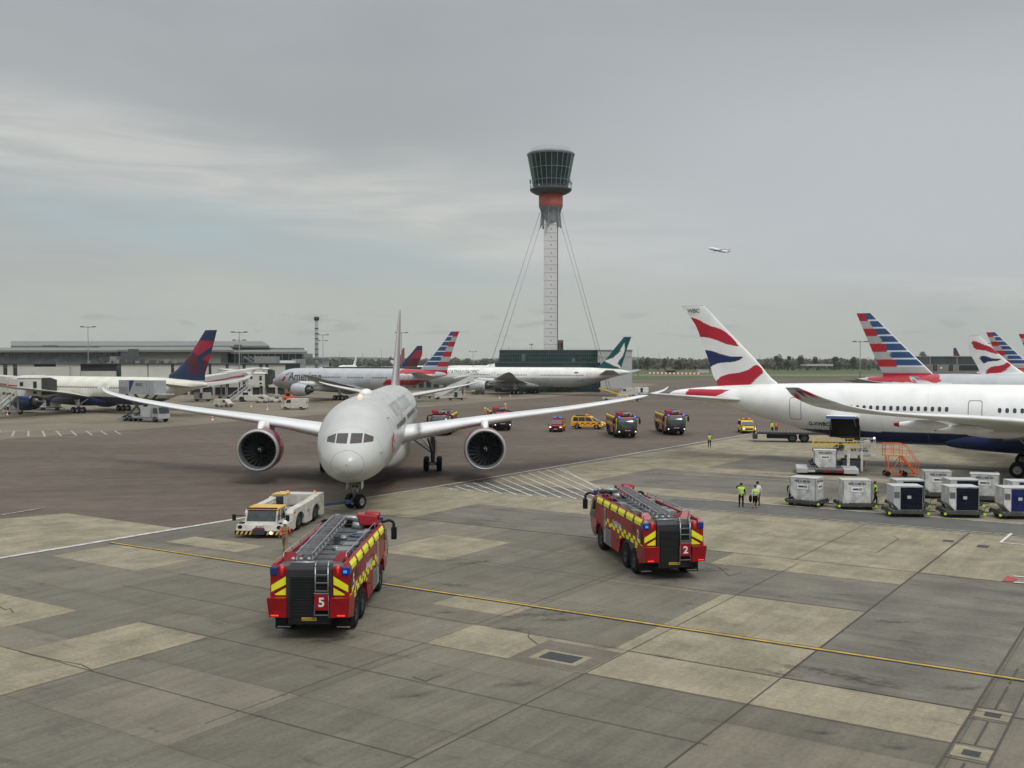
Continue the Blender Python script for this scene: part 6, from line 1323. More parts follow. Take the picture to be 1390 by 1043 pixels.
# ---------------------------------------------------------------- terminal pier on the left
PY_ = 322.
PANEL = mat('pier_panel', (.5, .5, .46), .6, var=.1, scale=.2); PANELD = mat('pier_panel_dim', (.42, .40, .36), .6, var=.12, scale=.2)
pr = empty('terminal_pier', (0, PY_, 0), 0, 'long pier with pale grey panels and narrow dark windows behind the left aeroplanes', 'building'); O = (0, PY_)
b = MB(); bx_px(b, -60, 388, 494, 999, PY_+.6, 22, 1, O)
for x0, x1, yt in ((-60, 4, 495), (10, 17.5, 495), (23.5, 46, 494.5), (46, 95, 498), (76, 109, 493), (164.5, 200, 495), (201.5, 232, 495), (236.5, 283, 495), (287, 306, 495), (310.5, 329, 495), (333.5, 352, 495), (356.5, 360.5, 495), (364.5, 387, 495)):
    bx_px(b, x0, x1, yt, 526, PY_, .55, 0, O)
bx_px(b, 46.5, 94, 498.2, 520, PY_-1.2, 1.1, 0, O); bx_px(b, 109.5, 157, 504, 524, PY_-.5, 1, 2, O); bx_px(b, 130, 228, 514, 999, PY_-4, 4, 2, O)
for k in range(26): x = XA(-50+k*17, PY_); b.box(x-.35, x+.35, 0, .7, 0, ZA(526, PY_), 2)
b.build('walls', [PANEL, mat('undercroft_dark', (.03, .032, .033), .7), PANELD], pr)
for x0, x1 in ((4.3, 9.7), (17.8, 23.2), (158.5, 164), (232.3, 236.2), (283.3, 286.7), (306.3, 310.2), (329.3, 333.2), (352.3, 356.2), (360.7, 364.2)):
    w = MB(); bx_px(w, x0, x1, 500, 526, PY_+.4, .1, 0, O); bx_px(w, x0, x1, 495, 500, PY_+.35, .15, 1, O); w.build('window', [GLASS, mat('teal_glass', (.1, .14, .15), .3)], pr)
b = MB(); bx_px(b, -60, 389, 493.2, 494.6, PY_-.5, 24, 0, O)
for x0, x1, yt in ((58, 66, 490.5), (66, 76, 493.5), (134, 139, 486), (149, 158, 484), (164, 174, 479), (174, 181, 474), (182, 190, 488), (-10, 30, 491), (345, 375, 484)): bx_px(b, x0, x1, yt, 494, PY_+3, 5, 1 if x0 % 2 else 2, O)
for k in range(24): bx_px(b, 112+k*6.5, 113+k*6.5+3*(k % 3), 492-(k*7 % 5), 494, PY_+2, 2, 1 if k % 2 else 2, O)
b.build('roof', [mat('roof_edge_dark', (.06, .065, .065), .6), mat('roof_plant_grey', (.22, .23, .22), .6), mat('roof_plant_dark', (.08, .085, .085), .6)], pr)
# terminal behind the pier
Y2 = 430.; tm = empty('terminal_building', (0, Y2, 0), 0, 'wide terminal hall with stepped grey roofs behind the pier on the left', 'building'); O = (0, Y2)
b = MB(); bx_px(b, -80, 150, 478.5, 999, Y2-20, 30, 2, O); bx_px(b, 150, 300, 478, 999, Y2-10, 20, 0, O)
bx_px(b, -80, 412, 486, 999, Y2, 60, 1, O)
b.build('walls', [mat('wall_grey_band', (.2, .2, .19), .6), GLASSG, mat('glazing_slate', (.085, .1, .11), .25, var=.4, scale=.3)], tm)
b = MB()
RF = mat('roof_pale_metal', (.17, .175, .163), .55, var=.12, scale=.15)
def slab(x0, x1, ya, yb, Ya, Yb, tilt, m=0):   # roof falling toward the viewer
    b.hexa([(XA(x0, Ya), Ya-Y2, ZA(yb, Ya)), (XA(x1, Ya), Ya-Y2, ZA(yb, Ya)), (XA(x1-tilt, Yb), Yb-Y2, ZA(ya, Yb)-.8), (XA(x0, Yb), Yb-Y2, ZA(ya, Yb)-.8)], [(XA(x0, Ya), Ya-Y2, ZA(yb, Ya)+.8), (XA(x1, Ya), Ya-Y2, ZA(yb, Ya)+.8), (XA(x1-tilt, Yb), Yb-Y2, ZA(ya, Yb)), (XA(x0, Yb), Yb-Y2, ZA(ya, Yb))], m)
slab(-80, 160, 472, 478.5, Y2-22, Y2+6, 0); slab(135, 318, 471, 478, Y2-12, Y2+8, 6); slab(15, 366, 463.5, 472, Y2+20, Y2+50, 10); slab(310, 417, 474.5, 480.5, Y2, Y2+24, 3)
slab(285, 413, 473, 475, Y2+24, Y2+30, 3, 0); bx_px(b, 15, 366, 472, 486, Y2+21, 30, 1, O); bx_px(b, 300, 412, 480, 487, Y2+1, 20, 2, O)
for k in range(60): x = 16+k*5.8; bx_px(b, x, x+.4, 463, 463.6, Y2+50, .5, 1, O)
for x0, x1, y0, y1 in ((58, 75, 469, 471), (90, 106, 471, 472.5), (125, 140, 470.5, 472), (181, 189, 471, 474), (318, 326, 468, 472)): bx_px(b, x0, x1, y0, y1, Y2+14, 3, 1, O)
b.build('roof', [RF, mat('roof_dark_grey', (.11, .11, .105), .6), GLASSG], tm)  # second slot: darker grey of the upper wall band, ridge pieces and roof boxes
b = MB()
for k in range(13): bx_px(b, 300+k*9.2, 300.5+k*9.2, 480.5, 493, Y2-.2, .2, 0, O)
for k in range(28): bx_px(b, -70+k*8.2, -69.7+k*8.2, 479, 493, Y2-20.2, .2, 0, O)
b.build('mullions', [mat('mullion_pale', (.18, .2, .2))], tm)
st_ = empty('service_stair', (XA(340, 340), 340, 0), 0, 'open steel stair structure on the pier roof left of the striped mast', 'stairs'); b = MB()
for i, (x0, y0, x1, y1) in enumerate(((330, 484, 345, 494), (338, 484, 353, 494), (345, 484, 360, 494))):
    for dy in (0, 2): b.bar((XA(x0, 340)-XA(340, 340), dy, ZA(y0, 340)), (XA(x1, 340)-XA(340, 340), dy, ZA(y1, 340)), .2, .3)
for px in (330, 338, 346, 354, 360): b.bar((XA(px, 340)-XA(340, 340), 1, ZA(499, 340)), (XA(px, 340)-XA(340, 340), 1, ZA(484, 340)), .15, .15)
b.build('frame', [mat('stair_steel', (.15, .15, .15), .5)], st_)
bh_ = empty('roof_cabin', (XA(361, 345), 345, 0), 0, 'small pale cabin on the pier roof right of the steel stair', 'building'); b = MB()
for x0, x1 in ((348, 353.5), (356.5, 375)): bx_px(b, x0, x1, 484.5, 494, 345, 5, 0, (XA(361, 345), 345))
b.build('walls', [PANELD], bh_)
for x0, x1, lab in ((376, 413, 'white glazed walkway on stilts right of the pier, below the terminal glass'),):
    t = empty('walkway', (0, 345, 0), 0, lab, 'walkway'); b = MB(); bx_px(b, x0, 398, 489.5, 494, 345, 4, 0, (0, 345)); bx_px(b, 389, 411, 493.5, 501, 349, 4, 1, (0, 345)); bx_px(b, 396, 412, 487.5, 493.5, 352, 4, 2, (0, 345))
    for px in (380, 392, 405): b.box(XA(px, 345), XA(px, 345)+.4, 1, 1.4, 0, ZA(494, 345))
    b.build('tunnel', [WHITE, mat('teal_pale_wall', (.25, .33, .32)), GREYM], t)
# grey building at the right
rb = empty('grey_building', (0, 520, 0), 0, 'grey building with dark glass upper storey behind the striped tails on the right', 'building'); O = (0, 520)
b = MB(); bx_px(b, 1248, 1332, 495, 999, 520, 30, 0, O); bx_px(b, 1261, 1332, 484, 495, 521, 28, 1, O); bx_px(b, 1260, 1334, 483.4, 484.6, 520.5, 29, 2, O)
for px in (1262, 1298.5): bx_px(b, px, px+1, 484, 495, 520.7, .3, 2, O)
for k in range(5): bx_px(b, 1301+k*6, 1301.4+k*6, 495, 504, 519.9, .1, 2, O)
b.build('walls', [mat('grey_brick', (.2, .19, .175), .7), mat('slate_glass', (.05, .065, .07), .25, var=.3, scale=.3), mat('trim_pale', (.3, .32, .31))], rb)
for x0, x1 in ((1266.5, 1269), (1269.6, 1272), (1288, 1290.5), (1291, 1293.5)): w = MB(); bx_px(w, x0, x1, 495.5, 504, 519.9, .1, 0, O); w.build('window', [GLASS], rb)
b = MB(); bx_px(b, 1302, 1331, 496, 503, 519.85, .1, 0, O); b.build('glazed_corner', [GLASSG], rb)
b = MB(); bx_px(b, 1276, 1279, 498.6, 500.6, 519.8, .1, 0, O); bx_px(b, 1249, 1263, 498.8, 499.5, 519.8, .1, 1, O); b.build('wall_sign', [WHITE, mat('sign_red', (.35, .05, .04))], rb)
# low glass house far right and others
gh = empty('greenhouse', (0, 1050, 0), 0, 'long low pale roof lying in the grass field before the trees', 'building'); b = MB(); bx_px(b, 1094, 1131, 494.6, 497, 1050, 20, 0, (0, 1050)); b.build('walls', [mat('pale_polytunnel', (.4, .43, .42), .5)], gh)
for i, (x0, x1, yt, yb, Y, lab) in enumerate(((905, 917, 503.5, 507, 860, 'dark low shed behind the red and white barriers'), (948, 962, 501, 506.5, 850, 'small cream hut at the end of the barrier row'), (1190, 1226, 486, 494, 1150, 'pale office block half hidden in the trees by the big striped tail'))):
    t = empty('shed' if i < 2 else 'office_block', (0, Y, 0), 0, lab, 'building'); b = MB(); bx_px(b, x0, x1, yt, yb, Y, 8, 0, (0, Y)); bx_px(b, x0, x1, yt-.3, yt, Y-.5, 9, 1, (0, Y)); b.build('walls', [(BLACK, mat('cream_wall', (.45, .44, .38)), mat('office_wall', (.25, .25, .24)))[i], DGREY], t)
# barriers
for k in range(26):
    px = 882+k*2.75; Y = 838-k*1.2; t = MB(); L_ = 1.3; t.box(-L_/2, L_/2, -.3, .3, 0, .35); t.hexa([(-L_/2, -.3, .35), (L_/2, -.3, .35), (L_/2, .3, .35), (-L_/2, .3, .35)], [(-L_/2, -.1, 1.), (L_/2, -.1, 1.), (L_/2, .1, 1.), (-L_/2, .1, 1.)])
    o = t.build('barrier', [mat('barrier_red', (.5, .06, .05)) if k % 2 else WHITE]); o.location = (XA(px, Y), Y, 0); o.scale = (1., 1, 1.25)
    tag(o, ('red' if k % 2 else 'white')+' water filled barrier in the far row beside the white tail', 'barrier', 'red and white barriers in the far row')
# ---------------------------------------------------------------- masts
def mast(px, ytop, Y, label, heads=2, r=.15):
    h = ZA(ytop, Y); t = empty('lamp_mast', (XA(px, Y), Y, 0), 0, label, 'lamp mast', 'floodlight masts'); b = MB(); b.tube((0, 0, 0), (0, 0, h), r*1.3, r*.7, 8); b.build('pole', [mat('mast_grey', (.2, .21, .2), .5)], t)
    b = MB(); w = 1.9
    if heads: b.bar((-w, 0, h-.3), (w, 0, h-.3), .15, .15); b.bar((0, -w*.6, h-.3), (0, w*.6, h-.3), .15, .15); [b.box(x-.5, x+.5, -.3, .3, h-.35, h-.05) for x in (-w, w)]
    if heads > 1: b.bar((-w*.8, 0, h-2.6), (w*.8, 0, h-2.6), .12, .12); [b.box(x-.4, x+.4, -.3, .3, h-2.7, h-2.4) for x in (-w*.8, w*.8)]
    if heads: b.build('lamp_head', [DGREY], t)
for a in ((120, 443, 330, 'tall twin-armed lamp mast over the pier at the far left', 1), (325, 450, 300, 'lamp mast with two cross arms over the pier right of the blue and red tail', 2), (438.5, 454, 420, 'lamp mast just right of the thick banded mast', 2), (545, 451, 380, 'lamp mast right behind the thin tall fin', 1), (1167.5, 463, 330, 'lamp mast just left of the big striped tail', 1), (642, 477, 600, 'short lamp mast left of the control tower stays', 1), (1337, 466, 500, 'lamp mast between the waved tail and the striped tail', 1),
          (866, 472, 700, 'thin pole standing in the field right of the green tail', 0), (895, 478, 1000, 'thin pole in the tree line right of the green tail', 0), (941, 478, 1000, 'thin pole in the tree line left of the big white tail', 0), (1031, 479, 1100, 'thin pole in the tree line right of the big white tail', 0), (518, 474, 700, 'thin pole left of the thin tall fin', 0), (461, 477, 700, 'thin pole over the silver fuselage', 0), (586, 480, 650, 'thin pole behind the striped tail', 0), (492, 479, 640, 'thin pole right of the small white tail', 0)): mast(*a)
t = empty('radio_mast', (XA(430, 400), 400, 0), 0, 'thick pale banded mast with a small head standing behind the silver airliner', 'mast'); h = ZA(430, 400); b = MB(); b.tube((0, 0, 0), (0, 0, h-1.5), .75, .62, 14)
b.build('pole', [mat('mast_pale', (.27, .28, .27), .6)], t)
b = MB(); b.lathe([(h-1.6, .6), (h-1.2, 1.0), (h-.2, 1.0), (h, .3)], 14, 'z'); b.bar((0, 0, h-1), (1.8, 0, h-.6), .08, .08); [b.lathe([(z, .72), (z, .79), (z+.3, .79), (z+.3, .72)], 14, 'z') for z in np.arange(3, h-3, 2.)]; b.build('mast_head', [DGREY], t)
# ---------------------------------------------------------------- jet bridges and stairs
def tunnel(b, p, q, w, h, m=0, ribs=True, stripe=None):
    p = Vector(p); q = Vector(q); d = (q-p).normalized(); n = Vector((-d.y, d.x, 0)).normalized()*w/2; u = Vector((0, 0, h))
    b.hexa([p-n, q-n, q+n, p+n], [p-n+u, q-n+u, q+n+u, p+n+u], m)
    if stripe is not None:
        for s_ in (-1, 1):
            e = n*1.01*s_; b.hexa([p+e+u*.42, q+e+u*.42, q+e*1.01+u*.42, p+e*1.01+u*.42], [p+e+u*.55, q+e+u*.55, q+e*1.01+u*.55, p+e*1.01+u*.55], stripe)
def jetbridge(label, pts, cab, stair=None, w=3.0, hh=3.0, legs=(), hoodside=1):
    o = pts[0]; t = empty('jet_bridge', (o[0], o[1], 0), 0, label, 'jet bridge', 'jet bridges'); off = Vector((o[0], o[1], 0)); L = lambda p: Vector(p)-off
    b = MB()
    for i, (p, q) in enumerate(zip(pts, pts[1:])): tunnel(b, L(p), L(q), w-.3*i, hh-.25*i, 0, stripe=1)
    b.build('tunnel', [mat('bridge_white', (.55, .54, .5), .5), mat('bridge_red', (.35, .03, .06), .5)], t)
    c = L(cab); b = MB(); b.box(c.x-2.2, c.x+2.4, c.y-2, c.y+2, c.z-.3, c.z+hh+.1); b.hexa([(c.x-2.6, c.y-2.2, c.z+hh+.1), (c.x+2.4, c.y-2.2, c.z+hh+.1), (c.x+2.4, c.y+2.2, c.z+hh+.1), (c.x-2.6, c.y+2.2, c.z+hh+.1)], [(c.x-1.6, c.y-1.5, c.z+hh+.6), (c.x+1.6, c.y-1.5, c.z+hh+.6), (c.x+1.6, c.y+1.5, c.z+hh+.6), (c.x-1.6, c.y+1.5, c.z+hh+.6)])
    b.build('cab', [mat('bridge_white')], t, .05)
    for k, (x0, x1, z0, z1) in enumerate(((-1.7, -1.0, 1.6, 2.4), (.9, 1.6, 1.2, 2.5), (.9, 1.6, .1, .6))): q = MB(); q.box(c.x+x0, c.x+x1, c.y-2.03, c.y-2.0, c.z+z0, c.z+z1); q.build('window', [GLASS], t)
    b = MB()
    for k in range(5): b.box(c.x+2.4+k*.28, c.x+2.62+k*.28, c.y-1.7+k*.02, c.y+2.0, c.z-.1+k*.04, c.z+hh+.1-k*.1)
    b.build('hood', [mat('hood_dark', (.045, .05, .05), .8)], t)
    b = MB()
    for (x, y) in legs: l_ = L((x, y, 0)); b.bar((l_.x-.8, l_.y, .4), (l_.x-.8, l_.y, c.z), .3, .3); b.bar((l_.x+.8, l_.y, .4), (l_.x+.8, l_.y, c.z), .3, .3); b.box(l_.x-1.6, l_.x+1.6, l_.y-.4, l_.y+.4, .5, .9)
    b.build('support', [mat('support_steel', (.25, .25, .24), .5)], t)
    for (x, y) in legs: l_ = L((x, y, 0)); tyre_set(t, [(l_.x-1.2, l_.y), (l_.x+1.2, l_.y)], .5, .4)
    if stair:
        p, q = L(stair[0]), L(stair[1]); b = MB(); n = (q-p); n = Vector((-n.y, n.x, 0)).normalized()*.6
        for s_ in (-1, 1): b.bar(p+n*s_, q+n*s_, .15, .4); b.bar(p+n*s_+Vector((0, 0, 1.1)), q+n*s_+Vector((0, 0, 1.1)), .08, .1)
        for k in range(16): m_ = p+(q-p)*(k+.5)/16; b.bar(m_-n, m_+n, .3, .06)
        for k in range(6): m_ = p+(q-p)*(k+.5)/6; [b.bar(m_+n*s_, m_+n*s_+Vector((0, 0, 1.1)), .06, .06) for s_ in (-1, 1)]
        b.build('stairs', [mat('stair_pale', (.42, .43, .42), .5)], t)
    return t
jetbridge('jet bridge with stairs reaching the nose of the silver American aeroplane', [(XA(255, 285), 320, 5.2), (XA(300, 292), 305, 4.8), (XA(345, 292), 292, 4.4)], (XA(350, 290), 290, 3.9), ((XA(341, 286), 286, 3.9), (XA(313, 268), 268, .2)), legs=[(XA(357, 290), 290)], w=3.4)
jetbridge('jet bridge running down to the right behind the cream aeroplane tail', [(XA(345, 300), 304, 5.6), (XA(300, 285), 288, 4.4), (XA(256, 262), 262, 3.3)], (XA(352, 306), 308, 5.0), legs=[(XA(300, 285), 288)], w=3.4)
jetbridge('jet bridge with a dark hood at the cream aeroplane, cut by the left edge', [(XA(-60, 205), 212, 4.9), (XA(20, 203), 203, 4.4), (XA(35, 202), 202, 4.2)], (XA(45, 201), 201, 4.1), ((XA(18, 198), 198, 3.9), (XA(-16, 188), 188, .2)), legs=[(XA(12, 201), 203)], w=3.4, hh=3.1)
def pax_stairs(px, py, label, mir=1):
    g = G(px, py); t = empty('passenger_stairs', (g.x, g.y, 0), R(20), label, 'stairs'); b = MB()
    for s_ in (-1, 1): b.bar((-5, s_*.8, .9), (3.4, s_*.8, 5.0), .2, .5); b.hexa([(-5, s_*.8, 1.1), (3.4, s_*.8, 5.2), (3.4, s_*.85, 5.2), (-5, s_*.85, 1.1)], [(-5, s_*.8, 2.1), (3.4, s_*.8, 6.2), (3.4, s_*.85, 6.2), (-5, s_*.85, 2.1)]); b.box(3.4, 5.2, s_*.9, s_*.95, 4.9, 6.2)
    b.box(3.4, 5.4, -.95, .95, 4.8, 5.0); b.hexa([(-.5, -1, 5.7), (5.6, -1, 7.1), (5.6, 1, 7.1), (-.5, 1, 5.7)], [(-.5, -1, 5.85), (5.6, -1, 7.25), (5.6, 1, 7.25), (-.5, 1, 5.85)])
    for k in range(18): b.bar((-4.8+k*.46, -.8, 1.0+k*.224), (-4.8+k*.46, .8, 1.0+k*.224), .25, .05)
    b.build('flight', [mat('stair_white', (.6, .6, .58), .5)], t)
    b = MB(); b.box(-5.2, 1.5, -1, 1, .4, .8); b.bar((-2, -.7, .7), (3, -.7, 4.5), .15, .2); b.bar((3, .7, .7), (3, .7, 4.7), .15, .15); b.box(-6.2, -4.6, -1, 1, .4, 1.7); b.build('chassis', [VWHITE], t); tyre_set(t, [(x, y) for x in (-5.2, 1) for y in (-.9, .9)], .4, .3)
pax_stairs(618, 542, 'white covered passenger stairs at the nose of the green-tailed aeroplane')
def beltloader(px, py, label):
    g = G(px, py); t = empty('belt_loader', (g.x, g.y, 0), R(170), label, 'belt loader'); b = MB(); b.box(-3, 3, -.9, .9, .4, .9); b.box(-2.8, -1.6, .1, .9, .9, 1.6); b.build('chassis', [VWHITE], t, .03)
    b = MB(); b.bar((-4, -.3, .9), (3.9, -.3, 3.1), .8, .2); b.build('belt', [DARK], t); b = MB(); b.bar((-4, -.75, 1.0), (3.9, -.75, 3.25), .05, .3); b.bar((-4, .15, 1.0), (3.9, .15, 3.25), .05, .3); b.build('side_rail', [YELLOW], t)
    tyre_set(t, [(x, y) for x in (-1.9, 1.9) for y in (-.8, .8)], .35, .25)
beltloader(833, 544, 'belt loader with a yellow railed belt raised to the green-tailed aeroplane')
def tug(px, py, rz, label, c):
    g = G(px, py); t = empty('baggage_tractor', (g.x, g.y, 0), rz, label, 'tractor', 'ground tractors'); b = MB(); b.box(-1.5, 1.5, -.7, .7, .35, .95); b.box(.3, 1.45, -.65, .65, .95, 1.15); b.box(-1.5, -.9, -.65, .65, .95, 1.3); b.build('body', [c], t, .05)
    b = MB(); [b.bar((x, y, .95), (x*.9, y*.95, 2.0), .06, .06) for x in (-.9, .4) for y in (-.6, .6)]; b.box(-1.0, .5, -.65, .65, 2.0, 2.08); b.build('canopy', [c], t); b = MB(); b.box(-.6, -.2, -.4, .4, .8, 1.3); b.build('seat', [BLACK], t)
    tyre_set(t, [(x, y) for x in (-1, 1) for y in (-.6, .6)], .34, .22)
for a in ((355, 547, R(170), 'white ground tractor first in the cluster below the jet bridge', VWHITE), (366, 546, R(120), 'white ground tractor behind the first one below the jet bridge', VWHITE), (374, 546.5, R(200), 'pale ground tractor nearest the American nose wheel', VWHITE), (392, 543, R(10), 'orange and white ground tractor behind the American nose wheel', ORANGE), (651, 536, R(10), 'dark ground tractor below the Cathay engine', DGREY), (845, 541, R(-10), 'small white ground tractor beside the belt loader', VWHITE)): tug(*a)
def flat_tractor(px, py, label):
    g = G(px, py); t = empty('aircraft_tractor', (g.x, g.y, 0), R(-4), label, 'tractor'); b = MB(); b.prism([(-4, .4), (-3.3, .4), (-3, 1.3), (-2, 1.3), (-1.7, .4), (1.6, .4), (1.9, 1.3), (2.9, 1.3), (3.2, .4), (4, .4), (4.1, 1.3), (3.2, 1.7), (-.5, 1.7), (-.6, 2.6), (-2.4, 2.6), (-2.6, 1.7), (-4, 1.6)], -1.3, 1.3, 'y'); b.build('body', [VWHITE], t, .04)
    b = MB(); b.box(-2.2, -.8, -1.32, -1.3, 1.8, 2.45); b.build('cab_glass', [GLASS], t); tyre_set(t, [(x, y) for x in (-2.5, 2.4) for y in (-1.1, 1.1)], .62, .4)
flat_tractor(343, 545.5, 'white low aircraft tractor parked under the jet bridge left of the American nose')
def cart(px, py, rz, label, box=True, c=ULDW):
    g = G(px, py); t = empty('cargo_cart', (g.x, g.y, 0), rz, label, 'cart', 'carts on the far apron'); b = MB(); b.box(-2.2, 2.2, -.9, .9, .5, .65); b.bar((2.2, 0, .5), (3.1, 0, .4), .1, .1); b.build('deck', [DGREY], t); tyre_set(t, [(x, y) for x in (-1.5, 1.5) for y in (-.7, .7)], .25, .18)
    if box: b = MB(); b.box(-.6 if box == 1 else -2, 1.4 if box == 1 else 2, -.85, .85, .65, 2.3); b.box(-.5, .3, -.87, -.85, .8, 2.2, 1); b.build('load', [c, DGREY], t, .02)
for a in ((619, 543.5, R(8), 'cart with a grey and white box below the passenger stairs', 1, ULDW), (576, 541, R(4), 'empty flat cart seen over the right tailplane', 0), (275, 545, R(-4), 'cart with wrapped pale cargo under the cream aeroplane tail', 2, mat('wrapped_cargo', (.4, .4, .38), .5)), (232, 557, R(-6), 'empty cart behind the catering truck', 0), (18, 556, R(0), 'cart with pale boxes under the leftmost jet bridge', 2, PANEL), (68, 557, R(5), 'cart with white boxes under the cream aeroplane belly', 2, ULDW), (871, 536, R(0), 'white box cart right of the white truck by the green tail', 2, WHITE), (1082-225, 545, R(-8), 'low cart in front of the white box truck', 0)): cart(*a)
for i, (px, py, lab) in enumerate(((288.5, 571, 'small white cone left of the white wing near the cream aeroplane tail'), (341, 553, 'small white cone between the two white vans'), (363, 557, 'small pale cone just left of the longer white van'), (678, 541.5, 'small pale cone below the Cathay engine'), (10, 564, 'small pale cone by the dark blue engine'), (692.5, 539, 'small orange cone beside the Cathay main wheels'))):
    g = G(px, py); b = MB(); b.box(-.25, .25, -.25, .25, 0, .05, 1); b.lathe([(.05, .2), (.35, .13), (.6, .08), (.85, .03)], 12, 'z', ms=[0, 1, 0]); o = b.build('traffic_cone', [WHITE if i < 5 else ORANGE, ORANGE if i < 5 else WHITE]); o.location = (g.x, g.y, 0); tag(o, lab, 'cone', 'cones on the far apron')
# ---------------------------------------------------------------- trees
def leafmass(specs, n, size, seed):
    rnd = random.Random(seed); vs = []; fs = []
    for (x, y, r, h) in specs:
        lob = [(rnd.gauss(0, r*.35), rnd.gauss(0, r*.3), h*rnd.uniform(.35, .85), r*rnd.uniform(.35, .6)) for _ in range(5)]
        for k in range(n):
            lx, ly, lz, lr = lob[k % 5]; a, c = rnd.uniform(0, 6.28), rnd.uniform(-1, 1); rr = lr*rnd.uniform(.5, 1.05); s_ = math.sqrt(1-c*c)
            p = Vector((x+lx+rr*s_*math.cos(a), y+ly+rr*s_*math.sin(a), max(.3, lz+rr*c*1.1))); d = size*rnd.uniform(.5, 1.3)
            u = Vector((rnd.gauss(0, 1), rnd.gauss(0, 1), rnd.gauss(0, 1))).normalized()*d; w = u.orthogonal().normalized()*d*rnd.uniform(.5, 1); k0 = len(vs); vs += [p-u, p+w, p+u, p-w]; fs.append((k0, k0+1, k0+2, k0+3))
    return vs, fs
FOL = [mat('foliage_dark', (.05, .055, .035), .95, var=.6, scale=.12), mat('foliage_olive', (.085, .085, .05), .95, var=.6, scale=.12), mat('foliage_brown', (.10, .085, .06), .95, var=.5, scale=.15)]
rnd = random.Random(3)
for nm, x0, x1, Y0, Y1, cnt, hh, sd in (('tree_line', 820, 1400, 1150, 1500, 600, (6, 12), 1), ('distant_woodland', 395, 860, 1500, 1900, 330, (7, 11), 2), ('horizon_woodland', 300, 1450, 2300, 2900, 320, (9, 16), 5)):
    sp = []
    for k in range(cnt):
        Y = rnd.uniform(Y0, Y1); px = rnd.uniform(x0, x1); h = rnd.uniform(*hh); sp.append((XA(px, Y), Y, h*.75, h))
    V_, F_ = leafmass(sp, 42, 1.7 if Y0 < 2000 else 4., sd); b = MB(); b.v = [tuple(v) for v in V_]; b.f = F_; b.m = [rnd.choice((0, 0, 1, 1, 2)) for _ in F_]; b.sm = [False]*len(F_); o = b.build(nm, FOL); tag(o, {'tree_line': 'dense line of mixed trees along the far edge of the grass field', 'distant_woodland': 'thin dark band of woodland behind the parked airliners', 'horizon_woodland': 'faint woodland on the horizon'}[nm], 'woodland', kind='stuff')
nt_ = 0
for (px, h, w, fi, lab) in ((868, 14, 8, 1, 'rounded bare brown tree just right of the green tail'), (879, 15, 9, 1, 'brownish tree, second from the green tail'), (902, 14, 8, 2, 'spindly brown tree in the field edge left of the white tail'), (921, 15, 8, 0, 'darker tree partly behind the fin top of the big white tail'), (1056, 17, 10, 0, 'tall dark evergreen tree right of the big white tail'), (1069, 19, 9, 0, 'tallest dark pointed tree right of the big white tail'), (1086, 17, 10, 1, 'olive tree next to the tallest dark one'), (1109, 15, 8, 1, 'olive tree left of the lamp mast by the striped tail'), (1134, 17, 9, 0, 'dark tree just left of the striped tail'), (1157, 18, 10, 0, 'broad dark tree touching the striped tail'), (1240, 19, 10, 0, 'dark rounded tree left of the grey building'), (1254, 20, 12, 0, 'larger dark tree over the grey building corner'), (1325, 20, 12, 1, 'tree behind the small waved tail')):
    Y = 1120; X = XA(px, Y); t = empty('tree', (X, Y, 0), 0, lab, 'tree', 'trees along the field'); b = MB(); b.tube((0, 0, 0), (.2, 0, h*.5), .45, .25, 8)
    for q in range(5): a = q*1.3; b.tube((.1, 0, h*(.3+.05*q)), (w*.3*math.cos(a), w*.3*math.sin(a), h*.7), .18, .05, 6)
    b.build('trunk', [mat('bark', (.09, .075, .06), .9)], t)
    V_, F_ = leafmass([(0, 0, w*.62, h)], 650, .8, 40+nt_); nt_ += 1; b = MB(); b.v = [tuple(v) for v in V_]; b.f = F_; b.m = [rnd.choice((0, 0, 1)) for _ in F_]; b.sm = [False]*len(F_); b.build('crown', [FOL[fi], FOL[(fi+1) % 3]], t)
hl = []; b = MB()
for i in range(41):
    x = -3500+i*175; z = 18+14*math.sin(i*.35)+9*math.sin(i*.9+1)+(16 if 8 < i < 18 else 0); hl.append((x, z))
vs = [(x, 5200, z) for x, z in hl]+[(x, 4700, -1) for x, z in hl]+[(x, 5900, -1) for x, z in hl]; n = len(hl)
b.add(vs, [(n+i, n+i+1, i+1, i) for i in range(n-1)]+[(i, i+1, 2*n+i+1, 2*n+i) for i in range(n-1)], 0, True); o = b.build('hills', [mat('hill_green', (.05, .06, .045), .95, scale=.01)]); o['kind'] = 'structure'
# ---------------------------------------------------------------- sky, sun
w = bpy.data.worlds.new('World'); scene.world = w; w.use_nodes = True; nt = w.node_tree; N = nt.nodes; L = nt.links; bg = N['Background']
def nd(t, **k):
    n = N.new(t)
    for a, v in k.items(): setattr(n, a, v)
    return n
SE, SRZ = R(52), R(150)
sky = nd('ShaderNodeTexSky'); sky.sky_type = 'NISHITA'; sky.sun_disc = False; sky.sun_elevation = SE; sky.sun_rotation = SRZ
tc = nd('ShaderNodeTexCoord'); sp = nd('ShaderNodeSeparateXYZ'); L.new(tc.outputs['Generated'], sp.inputs[0])
def M_(op, a, b_=0, cl=False):
    n = nd('ShaderNodeMath', operation=op); n.use_clamp = cl
    for i, q in enumerate((a, b_)):
        if isinstance(q, (int, float)): n.inputs[i].default_value = q
        else: L.new(q, n.inputs[i])
    return n.outputs[0]
def MR(v, a, b_, c, d, t='SMOOTHSTEP'):
    n = nd('ShaderNodeMapRange'); n.interpolation_type = t
    for k, q in zip(('From Min', 'From Max', 'To Min', 'To Max'), (a, b_, c, d)): n.inputs[k].default_value = q
    L.new(v, n.inputs['Value']); return n.outputs['Result']
